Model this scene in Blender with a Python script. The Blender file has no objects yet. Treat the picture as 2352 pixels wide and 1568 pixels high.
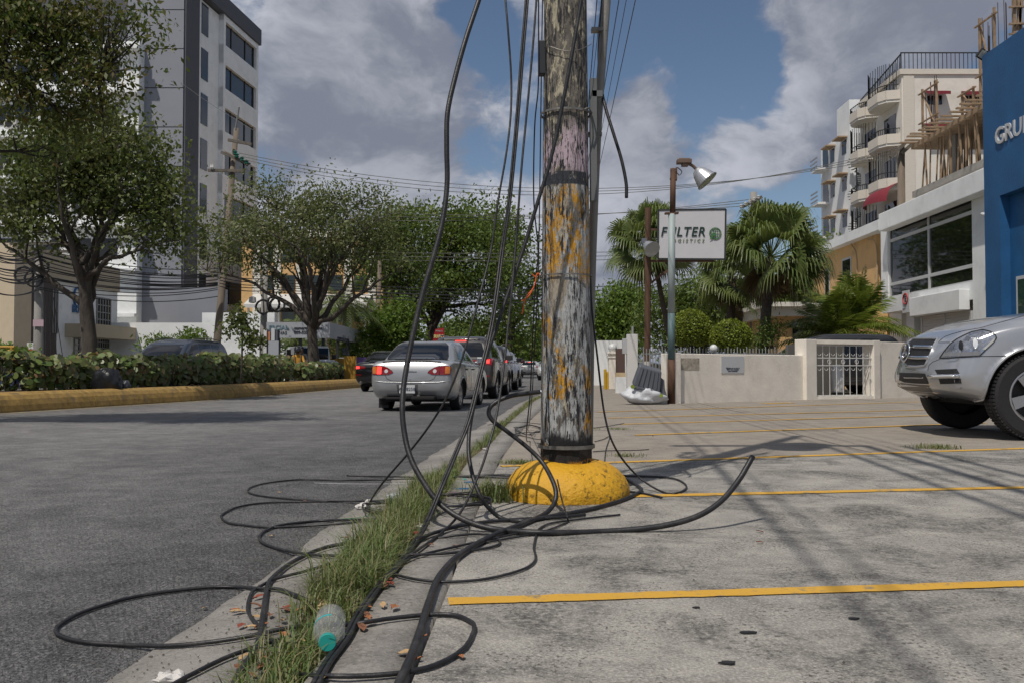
import bpy, bmesh, math, random
import numpy as np
from mathutils import Vector, Matrix, Euler
from mathutils.bvhtree import BVHTree
from mathutils.geometry import delaunay_2d_cdt
PI = math.pi
random.seed(7); rng = np.random.default_rng(7)
S = bpy.context.scene
COL = S.collection

# ------------------------------------------------------------------ camera
LENS = 32.0; FPX = 2352 * LENS / 36.0; HOR = 845.0; CAMZ = 0.74
PITCH = math.atan((HOR - 784) / FPX)
cam_d = bpy.data.cameras.new('camera'); cam = bpy.data.objects.new('camera', cam_d); COL.objects.link(cam)
cam_d.lens = LENS; cam_d.sensor_width = 36; cam_d.clip_start = 0.05; cam_d.clip_end = 3000
cam.location = (0, 0, CAMZ); cam.rotation_euler = (PI / 2 + PITCH, 0, 0)
S.camera = cam
# ------------------------------------------------------------------ sun, sky, exposure
SUN_EL = math.radians(60); SUN_AZ = math.radians(180 + 31)      # behind the camera, to the left
TO_SUN = Vector((math.sin(SUN_AZ) * math.cos(SUN_EL), math.cos(SUN_AZ) * math.cos(SUN_EL), math.sin(SUN_EL)))
sun_d = bpy.data.lights.new('sun', 'SUN'); sun = bpy.data.objects.new('sun', sun_d); COL.objects.link(sun)
sun_d.energy = 2.6; sun_d.angle = math.radians(0.6); sun_d.color = (1.0, 0.93, 0.84)
sun.rotation_euler = TO_SUN.to_track_quat('Z', 'Y').to_euler(); sun.location = (-10, -17, 40)
S.view_settings.view_transform = 'Standard'; S.view_settings.look = 'None'
S.view_settings.exposure = 0.3; S.view_settings.gamma = 1.0
S.render.engine = 'CYCLES'
S.cycles.use_denoising = True
S.cycles.max_bounces = 6; S.cycles.transparent_max_bounces = 12


class NT:
    """tiny node-tree writer"""
    def __init__(s, nt): s.nt = nt; nt.nodes.clear()
    def n(s, t, ins=None, **pr):
        nd = s.nt.nodes.new(t)
        for k, v in pr.items(): setattr(nd, k, v)
        for k, v in (ins or {}).items():
            if hasattr(v, 'is_output'): s.nt.links.new(v, nd.inputs[k])
            else: nd.inputs[k].default_value = v
        return nd
    def math(s, op, a, b=0.0, clamp=False):
        return s.n('ShaderNodeMath', {0: a, 1: b}, operation=op, use_clamp=clamp).outputs[0]
    def vmath(s, op, a, b=(0, 0, 0)):
        return s.n('ShaderNodeVectorMath', {0: a, 1: b}, operation=op).outputs[0]
    def noise(s, vec, scale, detail=4, rough=0.55, dist=0.0, out='Fac'):
        return s.n('ShaderNodeTexNoise', {'Vector': vec, 'Scale': scale, 'Detail': detail, 'Roughness': rough, 'Distortion': dist}).outputs[out]
    def ramp(s, fac, stops):
        r = s.n('ShaderNodeValToRGB', {'Fac': fac}); e = r.color_ramp.elements
        while len(e) < len(stops): e.new(0.5)
        for i, (p, c) in enumerate(stops):
            e[i].position = p; e[i].color = tuple(c) + (1,) if isinstance(c, (tuple, list)) else (c, c, c, 1)
        return r.outputs[0]
    def step(s, v, a, b):
        return s.n('ShaderNodeMapRange', {'Value': v, 'From Min': a, 'From Max': b}, interpolation_type='SMOOTHSTEP').outputs[0]
    def mix(s, f, a, b, bt='MIX'):
        m = s.n('ShaderNodeMix', None, data_type='RGBA', blend_type=bt)
        for i, v in ((0, f), (6, a), (7, b)):
            if hasattr(v, 'is_output'): s.nt.links.new(v, m.inputs[i])
            else: m.inputs[i].default_value = (tuple(v) + (1,))[:4] if i else v
        return m.outputs[2]
    def link(s, a, b): s.nt.links.new(a, b)


SKY_OFF = (5.5, 3.3, 9.1)
# world: physical sky with procedural cumulus cover
W = bpy.data.worlds.new('World'); S.world = W; W.use_nodes = True
w = NT(W.node_tree)
sky = w.n('ShaderNodeTexSky', sky_type='NISHITA', sun_disc=False, sun_elevation=SUN_EL, sun_rotation=SUN_AZ)
sky.air_density = 1.0; sky.dust_density = 0.1; sky.ozone_density = 2.0
dirn = w.n('ShaderNodeTexCoord').outputs['Generated']
cp = w.vmath('MULTIPLY', dirn, (1.0, 1.0, 1.55))
cp = w.vmath('ADD', cp, SKY_OFF)
warp = w.vmath('SUBTRACT', w.noise(cp, 5.0, 4, 0.55, out='Color'), (0.5, 0.5, 0.5))
def scaled(v, k):
    q = w.n('ShaderNodeVectorMath', {0: v}, operation='SCALE'); q.inputs['Scale'].default_value = k; return q.outputs[0]
cp2 = w.vmath('ADD', cp, scaled(warp, 0.13))
def cloud_density(v):
    big = w.noise(v, 2.6, 2, 0.5)
    fine = w.noise(v, 7.5, 9, 0.60)
    return w.math('ADD', w.math('MULTIPLY', big, 0.60), w.math('MULTIPLY', fine, 0.42))
d0 = cloud_density(cp2)
d1 = cloud_density(w.vmath('ADD', cp2, (-0.025, -0.01, 0.075)))
# openings of blue between the clouds, each a direction and a width
wdir = w.vmath('ADD', dirn, scaled(warp, 0.16))
def opening(px, py, wid, amt):
    p = math.atan((HOR - 784) / FPX)
    v = Vector((px - 1176, 0, 0)) + Vector((0, math.cos(p), math.sin(p))) * FPX + Vector((0, -math.sin(p), math.cos(p))) * (784 - py); v.normalize()
    dd = w.n('ShaderNodeVectorMath', {0: wdir, 1: tuple(v)}, operation='DISTANCE')
    return w.math('MULTIPLY', w.step(dd.outputs['Value'], wid, 0.0), amt)
hole = None
for o_ in ((1560, 110, .13, .16), (1730, 210, .08, .15), (1880, 480, .09, .16), (1480, 20, .10, .10), (600, 20, .07, .12), (1130, 30, .06, .10), (1950, 560, .06, .08),
           (1540, 250, .07, -.13), (1750, 330, .06, -.15), (1450, 330, .09, -.12), (1990, 120, .16, -.10), (850, 200, .25, -.07)):
    q_ = opening(*o_); hole = q_ if hole is None else w.math('ADD', hole, q_)
dens = w.math('SUBTRACT', d0, hole)
cover = w.step(dens, 0.425, 0.505)
lit = w.math('SUBTRACT', d0, d1)
tone = w.step(lit, -0.075, 0.10)
thick = w.step(dens, 0.50, 0.64)
ccol = w.mix(tone, (0.165, 0.182, 0.232), (0.41, 0.425, 0.475))
ccol = w.mix(w.math('MULTIPLY', thick, 0.40), ccol, (0.175, 0.193, 0.238))
skyc = w.n('ShaderNodeMix', None, data_type='RGBA', blend_type='MULTIPLY')
skyc.inputs[0].default_value = 1.0; w.link(sky.outputs[0], skyc.inputs[6]); skyc.inputs[7].default_value = (1.0, 0.98, 0.98, 1)
b_sky = w.n('ShaderNodeBackground', {'Color': skyc.outputs[2], 'Strength': 0.058})
b_cl = w.n('ShaderNodeBackground', {'Color': ccol, 'Strength': 1.0})
ms = w.n('ShaderNodeMixShader', {0: cover, 1: b_sky.outputs[0], 2: b_cl.outputs[0]})
w.link(ms.outputs[0], w.n('ShaderNodeOutputWorld').inputs[0])

# ------------------------------------------------------------------ pixel helpers (photo measured on a 2352 px wide copy)
CF = Vector((0, math.cos(PITCH), math.sin(PITCH))); CU = Vector((0, -math.sin(PITCH), math.cos(PITCH)))
def ray(x, y): return Vector((x - 1176, 0, 0)) + CF * FPX + CU * (784 - y)
def P(x, y, Y):
    d = ray(x, y); return Vector((0, 0, CAMZ)) + d * (Y / d.y)
def G(x, y, z=0.0):
    d = ray(x, y); return Vector((0, 0, CAMZ)) + d * ((z - CAMZ) / d.z)
def ZG(y, z=0.0): return G(1176, y, z).y

# ------------------------------------------------------------------ object helpers
def tag(o, label=None, cat=None, group=None, kind=None):
    if label: o['label'] = label
    if cat: o['category'] = cat
    if group: o['group'] = group
    if kind: o['kind'] = kind
    return o
def empty(name, loc, label=None, cat=None, group=None, rz=0.0):
    o = bpy.data.objects.new(name, None); COL.objects.link(o)
    o.location = loc; o.rotation_euler = (0, 0, rz); o.empty_display_size = 0.1
    return tag(o, label, cat, group)
def copy_tree(o, parent=None):
    c = o.copy(); COL.objects.link(c); c.parent = parent
    for ch in [x for x in o.children]: copy_tree(ch, c)
    return c
def fast_mesh(name, V, F):
    """V (n,3) array, F (m,k) array of equal polygons"""
    V = np.asarray(V, np.float32); F = np.asarray(F, np.int32)
    me = bpy.data.meshes.new(name); m, k = F.shape
    me.vertices.add(len(V)); me.vertices.foreach_set('co', V.ravel())
    me.loops.add(m * k); me.loops.foreach_set('vertex_index', F.ravel())
    me.polygons.add(m); me.polygons.foreach_set('loop_start', np.arange(0, m * k, k, dtype=np.int32))
    me.update(calc_edges=True)
    return me
def add(name, me, mat=None, parent=None, smooth=False, world=True, kind=None, loc=None):
    if mat is not None:
        for m_ in (mat if isinstance(mat, (list, tuple)) else [mat]): me.materials.append(m_)
    if smooth:
        me.polygons.foreach_set('use_smooth', np.ones(len(me.polygons), dtype=bool))
    o = bpy.data.objects.new(name, me); COL.objects.link(o)
    if parent is not None:
        o.parent = parent
        if world:
            M = Matrix.Identity(4); p = parent; chain = []
            while p is not None: chain.append(p); p = p.parent
            for q in reversed(chain):
                M = M @ Matrix.LocRotScale(q.location, q.rotation_euler, q.scale)
            me.transform(M.inverted())
    elif loc is not None:
        me.transform(Matrix.Translation(-Vector(loc))); o.location = loc
    if kind: o['kind'] = kind
    return o
def crom(pts, n=8, closed=False):
    P_ = np.asarray([tuple(p) for p in pts], float)
    if len(P_) < 3:
        t = np.linspace(0, 1, n + 1)[:, None]; return P_[0] * (1 - t) + P_[-1] * t
    if closed: Q = np.vstack([P_[-1], P_, P_[0], P_[1]])
    else: Q = np.vstack([2 * P_[0] - P_[1], P_, 2 * P_[-1] - P_[-2]])
    out = []
    t = np.linspace(0, 1, n, endpoint=False)[:, None]
    for i in range(1, len(Q) - 2):
        a, b, c, d = Q[i - 1], Q[i], Q[i + 1], Q[i + 2]
        out.append(0.5 * (2 * b + (c - a) * t + (2 * a - 5 * b + 4 * c - d) * t ** 2 + (3 * b - a - 3 * c + d) * t ** 3))
    out = np.vstack(out)
    return out if closed else np.vstack([out, P_[-1]])
class MB:
    def __init__(s): s.v = []; s.f = []; s.mi = []
    def addv(s, vs, fs, mi=0):
        o = len(s.v); s.v.extend([tuple(x) for x in vs]); s.f.extend([tuple(i + o for i in f) for f in fs]); s.mi.extend([mi] * len(fs)); return s
    def box(s, c, size, rz=0.0, M=None, mi=0, taper=1.0):
        x, y, z = (q / 2 for q in size)
        vs = [Vector((sx * x * (taper if sz > 0 else 1), sy * y * (taper if sz > 0 else 1), sz * z)) for sz in (-1, 1) for sx, sy in ((-1, -1), (1, -1), (1, 1), (-1, 1))]
        if rz: r = Matrix.Rotation(rz, 3, 'Z'); vs = [r @ q for q in vs]
        if M is not None: vs = [M @ q for q in vs]
        c = Vector(c)
        return s.addv([q + c for q in vs], [(3, 2, 1, 0), (4, 5, 6, 7), (0, 1, 5, 4), (1, 2, 6, 5), (2, 3, 7, 6), (3, 0, 4, 7)], mi)
    def bar(s, a, b, wd, ht=None, up=(0, 0, 1), mi=0):
        a, b = Vector(a), Vector(b); ht = ht or wd; d = (b - a); L = d.length
        if L < 1e-6: return s
        d.normalize(); u = Vector(up)
        if abs(d.dot(u)) > 0.98: u = Vector((0, 1, 0))
        x = d.cross(u).normalized(); u = x.cross(d)
        vs = [p + x * (sx * wd / 2) + u * (sy * ht / 2) for p in (a, b) for sx, sy in ((-1, -1), (1, -1), (1, 1), (-1, 1))]
        return s.addv(vs, [(0, 1, 2, 3), (7, 6, 5, 4), (0, 4, 5, 1), (1, 5, 6, 2), (2, 6, 7, 3), (3, 7, 4, 0)], mi)
    def tube(s, pts, rad, sides=8, mi=0, cap=True):
        Pn = np.asarray([tuple(p) for p in pts], float); n = len(Pn)
        R = np.full(n, rad, float) if np.isscalar(rad) else np.asarray(rad, float)
        T = np.gradient(Pn, axis=0); T /= np.maximum(np.linalg.norm(T, axis=1), 1e-9)[:, None]
        a = np.array([0, 0, 1.0]) if abs(T[0][2]) < 0.9 else np.array([1.0, 0, 0])
        u = np.cross(T[0], a); u /= np.linalg.norm(u)
        ang = np.linspace(0, 2 * PI, sides, endpoint=False); ca, sa = np.cos(ang)[:, None], np.sin(ang)[:, None]
        base = len(s.v)
        for i in range(n):
            u = u - T[i] * np.dot(u, T[i]); u /= max(np.linalg.norm(u), 1e-9); v_ = np.cross(T[i], u)
            s.v.extend(map(tuple, Pn[i] + R[i] * (ca * u + sa * v_)))
        fs = []
        for i in range(n - 1):
            for k in range(sides):
                k2 = (k + 1) % sides
                fs.append((base + i * sides + k, base + i * sides + k2, base + (i + 1) * sides + k2, base + (i + 1) * sides + k))
        if cap:
            fs.append(tuple(base + k for k in range(sides))[::-1]); fs.append(tuple(base + (n - 1) * sides + k for k in range(sides)))
        s.f.extend(fs); s.mi.extend([mi] * len(fs)); return s
    def lathe(s, prof, c=(0, 0, 0), M=None, n=20, mi=0, caps=True, ang0=0.0):
        """prof: (radius, height) pairs, axis local Z; M rotates"""
        base = len(s.v); c = Vector(c)
        for r, h in prof:
            for k in range(n):
                a = ang0 + 2 * PI * k / n; q = Vector((r * math.cos(a), r * math.sin(a), h))
                if M is not None: q = M @ q
                s.v.append(tuple(q + c))
        fs = []
        for i in range(len(prof) - 1):
            for k in range(n):
                k2 = (k + 1) % n; fs.append((base + i * n + k, base + i * n + k2, base + (i + 1) * n + k2, base + (i + 1) * n + k))
        if caps:
            fs.append(tuple(base + k for k in range(n))[::-1]); j = base + (len(prof) - 1) * n; fs.append(tuple(j + k for k in range(n)))
        s.f.extend(fs); s.mi.extend([mi] * len(fs)); return s
    def prism(s, outline, ext, mi=0):
        """outline: list of 3d points; ext: extrusion vector"""
        n = len(outline); A = [Vector(p) for p in outline]; e = Vector(ext)
        vs = A + [p + e for p in A]
        nrm = sum(((A[i] - A[0]).cross(A[(i + 1) % n] - A[0]) for i in range(1, n - 1)), Vector())
        fl = nrm.dot(e) > 0
        fs = [tuple(range(n))[::-1] if fl else tuple(range(n)), tuple(range(n, 2 * n)) if fl else tuple(range(n, 2 * n))[::-1]]
        for i in range(n):
            j = (i + 1) % n; q = (i, j, n + j, n + i); fs.append(q if fl else q[::-1])
        return s.addv(vs, fs, mi)
    def mesh(s, name='mesh'):
        me = bpy.data.meshes.new(name); me.from_pydata(s.v, [], s.f); me.update()
        if any(s.mi): me.polygons.foreach_set('material_index', s.mi)
        return me
    def build(s, name, mat, parent=None, smooth=False, world=True, kind=None, loc=None, bevel=0.0):
        o = add(name, s.mesh(name), mat, parent, smooth, world, kind, loc)
        if bevel:
            b = o.modifiers.new('bevel', 'BEVEL'); b.width = bevel; b.segments = 2; b.limit_method = 'ANGLE'
        return o
def grid_faces(nr, nc, closed_c=False):
    f = []
    for i in range(nr - 1):
        for j in range(nc - (0 if closed_c else 1)):
            j2 = (j + 1) % nc; f.append((i * nc + j, i * nc + j2, (i + 1) * nc + j2, (i + 1) * nc + j))
    return f
def text_mesh(s_, size, ext=.004, shear=0.0, align='LEFT', offset=0.0, spacing=1.0):
    cu = bpy.data.curves.new('lettering', 'FONT'); cu.body = s_; cu.size = size; cu.extrude = ext; cu.shear = shear
    cu.align_x = align; cu.offset = offset; cu.space_character = spacing; cu.resolution_u = 3
    o = bpy.data.objects.new('lettering', cu); COL.objects.link(o); bpy.context.view_layer.update()
    me = bpy.data.meshes.new_from_object(o.evaluated_get(bpy.context.evaluated_depsgraph_get()))
    bpy.data.objects.remove(o); bpy.data.curves.remove(cu); me.materials.clear()
    return me
def text(name, s_, size, loc, rot, m, parent=None, ext=0.005, shear=0.0, align='LEFT', offset=0.0, spacing=1.0, xs=1.0, world=True):
    """flat lettering as a mesh; rot is an Euler tuple or a 3x3 matrix"""
    me = text_mesh(s_, size, ext, shear, align, offset, spacing)
    R_ = rot.to_4x4() if isinstance(rot, Matrix) else Euler(rot).to_matrix().to_4x4()
    me.transform(Matrix.Translation(loc) @ R_ @ Matrix.Diagonal((xs, 1, 1, 1)))
    return add(name, me, m, parent, world=world)

# ------------------------------------------------------------------ materials
MATS = {}
def mat(name, col, rough=0.7, metal=0.0, var=0.0, vscale=3.0, bump=0.0, bscale=30.0, spec=0.5, coat=0.0, dirt=None, dscale=1.0, stretch=None, trans=0.0, alpha=1.0, emis=None, estr=0.0):
    if name in MATS: return MATS[name]
    m = bpy.data.materials.new(name); m.use_nodes = True; t = NT(m.node_tree)
    out = t.n('ShaderNodeOutputMaterial'); b = t.n('ShaderNodeBsdfPrincipled'); t.link(b.outputs[0], out.inputs[0])
    b.inputs['Base Color'].default_value = tuple(col) + (1,); b.inputs['Roughness'].default_value = rough; b.inputs['Metallic'].default_value = metal
    b.inputs['Specular IOR Level'].default_value = spec; b.inputs['Coat Weight'].default_value = coat; b.inputs['Coat Roughness'].default_value = 0.06
    b.inputs['Transmission Weight'].default_value = trans; b.inputs['Alpha'].default_value = alpha
    if emis: b.inputs['Emission Color'].default_value = tuple(emis) + (1,); b.inputs['Emission Strength'].default_value = estr
    co = t.n('ShaderNodeTexCoord').outputs['Object']
    if stretch: co = t.vmath('MULTIPLY', co, stretch)
    c = None
    if var:
        nz = t.noise(co, vscale, 6, 0.62)
        lo = tuple(max(0, x * (1 - var)) for x in col); hi = tuple(min(1, x * (1 + var * 0.8)) for x in col)
        c = t.ramp(nz, [(0.28, lo), (0.72, hi)])
    if dirt is not None:
        nz2 = t.step(t.noise(co, dscale, 8, 0.7, 0.4), 0.5, 0.72)
        c = t.mix(t.math('MULTIPLY', nz2, 0.75), c if c is not None else col, dirt)
    if c is not None: t.link(c, b.inputs['Base Color'])
    if bump:
        bp = t.n('ShaderNodeBump', {'Height': t.noise(co, bscale, 5, 0.6), 'Strength': bump, 'Distance': 0.02}); t.link(bp.outputs[0], b.inputs['Normal'])
    MATS[name] = m; return m
def leaf_mat(name, cols, trans=0.35, rough=0.5, spec=0.35, gain=1.0):
    cols = [tuple(gain * q for q in c_) for c_ in cols]; gain = 1.0
    if name in MATS: return MATS[name]
    m = bpy.data.materials.new(name); m.use_nodes = True; t = NT(m.node_tree)
    g = t.n('ShaderNodeNewGeometry')
    k = len(cols); c = t.ramp(g.outputs['Random Per Island'], [(i / max(1, k - 1), cc) for i, cc in enumerate(cols)])
    co = t.n('ShaderNodeTexCoord').outputs['Object']
    c = t.mix(t.math('MULTIPLY', t.step(t.noise(co, 0.9, 3), 0.35, 0.7), 0.35), c, cols[-1])
    b = t.n('ShaderNodeBsdfPrincipled', {'Base Color': c, 'Roughness': rough, 'Specular IOR Level': spec})
    tr = t.n('ShaderNodeBsdfTranslucent', {'Color': t.mix(0.5, c, (0.20, 0.26, 0.03))})
    mx = t.n('ShaderNodeMixShader', {0: trans, 1: b.outputs[0], 2: tr.outputs[0]})
    t.link(mx.outputs[0], t.n('ShaderNodeOutputMaterial').inputs[0])
    MATS[name] = m; return m

# ================================================================== GROUND
def ground_mat(name, base, dark, light, speck, fine=220.0, stain=None, stain_amt=0.6, bump=0.5, pit=0.6, rough=0.9):
    dark2 = tuple(q * .35 for q in dark)
    m = bpy.data.materials.new(name); m.use_nodes = True; t = NT(m.node_tree)
    co = t.n('ShaderNodeTexCoord').outputs['Object']
    big = t.noise(co, 0.55, 6, 0.6); mid = t.noise(co, 5.0, 7, 0.66); fin = t.noise(co, fine, 3, 0.6)
    c = t.mix(t.step(mid, 0.30, 0.70), dark, light)
    c = t.mix(0.5, c, t.mix(t.step(big, 0.3, 0.7), base, light))
    c = t.mix(t.math('MULTIPLY', t.step(fin, 0.42, 0.72), speck), c, light, 'SCREEN')
    vor = t.n('ShaderNodeTexVoronoi', {'Vector': co, 'Scale': fine * 0.42}, feature='F1')
    c = t.mix(t.math('MULTIPLY', t.step(vor.outputs['Distance'], 0.32, 0.05), speck), c, t.mix(vor.outputs['Color'], dark, light))
    sp2 = t.math('MULTIPLY', t.step(t.noise(co, 62, 5, 0.72), 0.51, 0.62), t.step(t.noise(co, 3.3, 6, 0.65), 0.36, 0.60))
    c = t.mix(t.math('MULTIPLY', sp2, pit), c, dark2)
    if stain:
        st = t.math('MULTIPLY', t.step(t.noise(co, 1.7, 9, 0.72, 0.6), 0.43, 0.64), t.step(t.noise(co, 38, 6, 0.7), 0.30, 0.62))
        c = t.mix(t.math('MULTIPLY', st, stain_amt), c, stain)
    b = t.n('ShaderNodeBsdfPrincipled', {'Base Color': c, 'Roughness': rough, 'Specular IOR Level': 0.25})
    h = t.math('ADD', t.math('MULTIPLY', fin, 0.6), t.math('MULTIPLY', t.noise(co, 26, 6, 0.65), 1.0))
    bp = t.n('ShaderNodeBump', {'Height': h, 'Strength': bump, 'Distance': 0.012}); t.link(bp.outputs[0], b.inputs['Normal'])
    t.link(b.outputs[0], t.n('ShaderNodeOutputMaterial').inputs[0]); MATS[name] = m; return m
M_ASPH = ground_mat('asphalt', (0.112, 0.111, 0.112), (0.066, 0.066, 0.068), (0.23, 0.227, 0.22), 0.95, 105, (0.055, 0.055, 0.058), 0.35, 1.0, 0.75)
M_CONC = ground_mat('rough_concrete', (0.265, 0.252, 0.228), (0.155, 0.148, 0.136), (0.41, 0.388, 0.345), 0.75, 120, (0.045, 0.045, 0.045), 0.9, 1.0, 0.85)
M_SIDE = ground_mat('smooth_concrete', (0.255, 0.24, 0.22), (0.20, 0.19, 0.172), (0.30, 0.285, 0.26), 0.3, 120, (0.09, 0.085, 0.078), 0.6, 0.4)
M_TAN = ground_mat('tan_concrete', (0.275, 0.24, 0.20), (0.21, 0.187, 0.16), (0.32, 0.285, 0.24), 0.3, 120, (0.13, 0.12, 0.105), 0.5, 0.4)
M_SOIL = ground_mat('soil', (0.075, 0.052, 0.035), (0.04, 0.03, 0.022), (0.14, 0.09, 0.055), 0.5, 90, (0.03, 0.025, 0.02), 0.5, 1.0)
M_PLAIN = ground_mat('town_ground', (0.16, 0.155, 0.145), (0.12, 0.12, 0.11), (0.2, 0.19, 0.175), 0.2, 40, (0.09, 0.09, 0.085), 0.5, 0.3)
ROAD_Z = -0.08
def lerp_line(pts, y):
    ys = [p[1] for p in pts]; return float(np.interp(y, ys, [p[0] for p in pts]))
EDGE = [(-1.30, -9), (-1.10, 0), (-1.05, 2.4), (-1.0, 3.2), (-.935, 4.6), (-.86, 6.3), (-.735, 8.9), (-.60, 10.9), (-.25, 15.2), (.12, 20.6), (.85, 28.1), (2.0, 40), (3.7, 63), (8, 120), (14, 200)]
GRL = [(-.88, -9), (-.72, 0), (-.66, 2.2), (-.69, 3.0), (-.67, 3.7), (-.64, 4.5), (-.61, 5.5), (-.54, 6.8), (-.38, 8.9), (-.15, 12.9), (.40, 21.5), (1.05, 28.1), (2.2, 40), (3.9, 63), (8.2, 120), (14.2, 200)]
GRR = [(-.62, -9), (-.52, 0), (-.50, 2.14), (-.45, 2.95), (-.445, 3.6), (-.415, 4.4), (-.385, 5.75), (-.345, 7.5), (-.21, 9.0), (-.05, 12.4), (.50, 20.6), (1.15, 28.1), (2.35, 40), (4.1, 63), (8.4, 120), (14.4, 200)]
JNT = [(-.36, -9), (-.27, 0), (-.25, 2.2), (-.225, 3.06), (-.206, 4.06), (-.17, 5.5), (-.10, 7.5), (.02, 9.5), (.25, 13), (.85, 20.6), (1.6, 28.1), (2.8, 40), (4.5, 63), (8.9, 120), (15, 200)]
MED = [(-13.2, -9), (-12.2, 0), (-10.7, 9), (-9.5, 16.6), (-8.85, 19.5), (-8.05, 23), (-7.3, 30), (-6.55, 39), (-5.6, 50), (-3.6, 75), (1, 120), (6, 200)]
YS = np.unique(np.concatenate([np.arange(-9, 12, 0.5), np.arange(12, 40, 1.0), np.arange(40, 201, 8.0)]))
def strip(name, A, B, z0, z1, m, jag=0.0, kind='structure'):
    """surface between two edge lines, with a skirt down to the base ground"""
    ys = YS if not jag else np.arange(-2, 60, 0.06)
    v = []
    jn_ = np.convolve(rng.normal(0, 1, len(ys) + 8), np.array([.15, .3, .5, .7, 1, .7, .5, .3, .15]) / 1.5, 'valid') * jag
    for iy, y in enumerate(ys):
        a = lerp_line(A, y) + jn_[iy]; b = lerp_line(B, y)
        v += [(a, y, -0.3), (a, y, z0), (b, y, z1), (b, y, -0.3)]
    return add(name, fast_mesh(name, v, grid_faces(len(ys), 4)[:]), m, kind=kind)
def off(L, d): return [(x + d, y) for x, y in L]
gd = MB(); gd.addv([(-900, -300, -0.32), (900, -300, -0.32), (900, 1600, -0.32), (-900, 1600, -0.32)], [(0, 1, 2, 3)])
gd.build('ground', M_PLAIN, kind='structure')
strip('road', off(MED, 0.1), off(EDGE, 0.25), ROAD_Z, ROAD_Z, M_ASPH)
strip('gutter', EDGE, off(GRL, 0.03), ROAD_Z + 0.006, -0.03, M_SIDE, jag=0.012)
strip('verge_soil', GRL, off(GRR, 0.03), -0.045, -0.03, M_SOIL)
strip('sidewalk', GRR, JNT, -0.004, -0.002, M_SIDE)
# parking lot: rough grey concrete near, tan slabs beyond the third painted line
lot = MB()
LA, LB = G(1151, 1072), G(2352, 1030)
def lotline(x): return LA.y + (LB.y - LA.y) * (x - LA.x) / (LB.x - LA.x)
ysn = [y for y in YS if y < 7.0]
jn = [(lerp_line(JNT, y) + 0.012, y) for y in ysn] + [(lerp_line(JNT, LA.y) + 0.012, lotline(lerp_line(JNT, LA.y)))]
outl = [(x, y, 0.0) for x, y in jn] + [(26, lotline(26) , 0.0), (26, -9, 0.0)]
lot.prism([(x, y, -0.3) for x, y, z in outl], (0, 0, 0.3))
lot_o = lot.build('parking_lot', M_CONC, kind='structure')
rows = [(None, 10.9), (10.9, 15.1), (15.1, 23.5), (23.5, 34), (34, 60)]
for r, (ya, yb) in enumerate(rows):
    xs = [None] + [3.1 + 4.3 * k + 0.5 * (r % 2) + 0.045 * (yb - 9) for k in range(6)] + [30]
    for i in range(len(xs) - 1):
        def xl(y): return (lerp_line(JNT, y) + 0.014) if xs[i] is None else xs[i] + 0.012 + 0.02 * (y - 9)
        def xr(y): return xs[i + 1] - 0.012 + 0.02 * (y - 9)
        y0l = lotline(xl(7)) + 0.015 if ya is None else ya + 0.014; y0r = lotline(xr(7)) + 0.015 if ya is None else ya + 0.014
        y1 = yb - 0.012
        dz = random.uniform(-0.004, 0.003)
        ol = [(xl(y0l), y0l), (xr(y0r), y0r), (xr(y1), y1)] + [(xl(q), q) for q in np.linspace(y1, y0l, 5)[:-1]]
        MB().prism([(x, y, -0.28) for x, y in ol], (0, 0, 0.28 + dz)).build('slab', M_TAN, lot_o)
# driveway strip of the median and the far carriageway
strip('median', off(MED, -2.75), off(MED, -0.32), 0.25, 0.26, M_SIDE)
strip('median_soil', off(MED, -2.35), off(MED, -0.62), 0.262, 0.268, M_SOIL)
strip('far_road', off(MED, -13), off(MED, -2.8), ROAD_Z - 0.01, ROAD_Z - 0.01, M_ASPH)
strip('far_sidewalk', off(MED, -60), off(MED, -13), 0.08, 0.08, M_SIDE)
# rounded yellow kerb in cast pieces
M_KERB = mat('kerb_paint', (0.34, 0.215, 0.06), 0.8, var=0.40, vscale=7, bump=0.45, bscale=40, dirt=(0.11, 0.095, 0.075), dscale=3.2)
kerb = empty('median_kerb', (-8.8, 20, ROAD_Z), 'thick rounded yellow painted kerb edging the planted median', 'kerb')
prof = [(-.34, -.25), (-.34, .355), (-.26, .372), (-.16, .36), (-.07, .315), (0.0, .235), (.045, .13), (.07, .03), (.08, -.2)]
yk = -2.0
while yk < 62:
    L = 3.05; ys = np.linspace(yk + 0.012, yk + L - 0.012, 6); v = []
    for y in ys:
        x0 = lerp_line(MED, y); tx = (lerp_line(MED, y + .2) - lerp_line(MED, y - .2)) / .4; nl = math.hypot(1, tx)
        for a, h in prof: v.append((x0 + a / nl, y - a * tx / nl, ROAD_Z + h))
    fs = grid_faces(6, len(prof)); n = len(prof)
    mb = MB(); mb.addv(v, fs + [tuple(range(n)), tuple(range(5 * n, 6 * n))[::-1]]); mb.build('kerb_piece', M_KERB, kerb, smooth=False)
    yk += L
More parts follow.
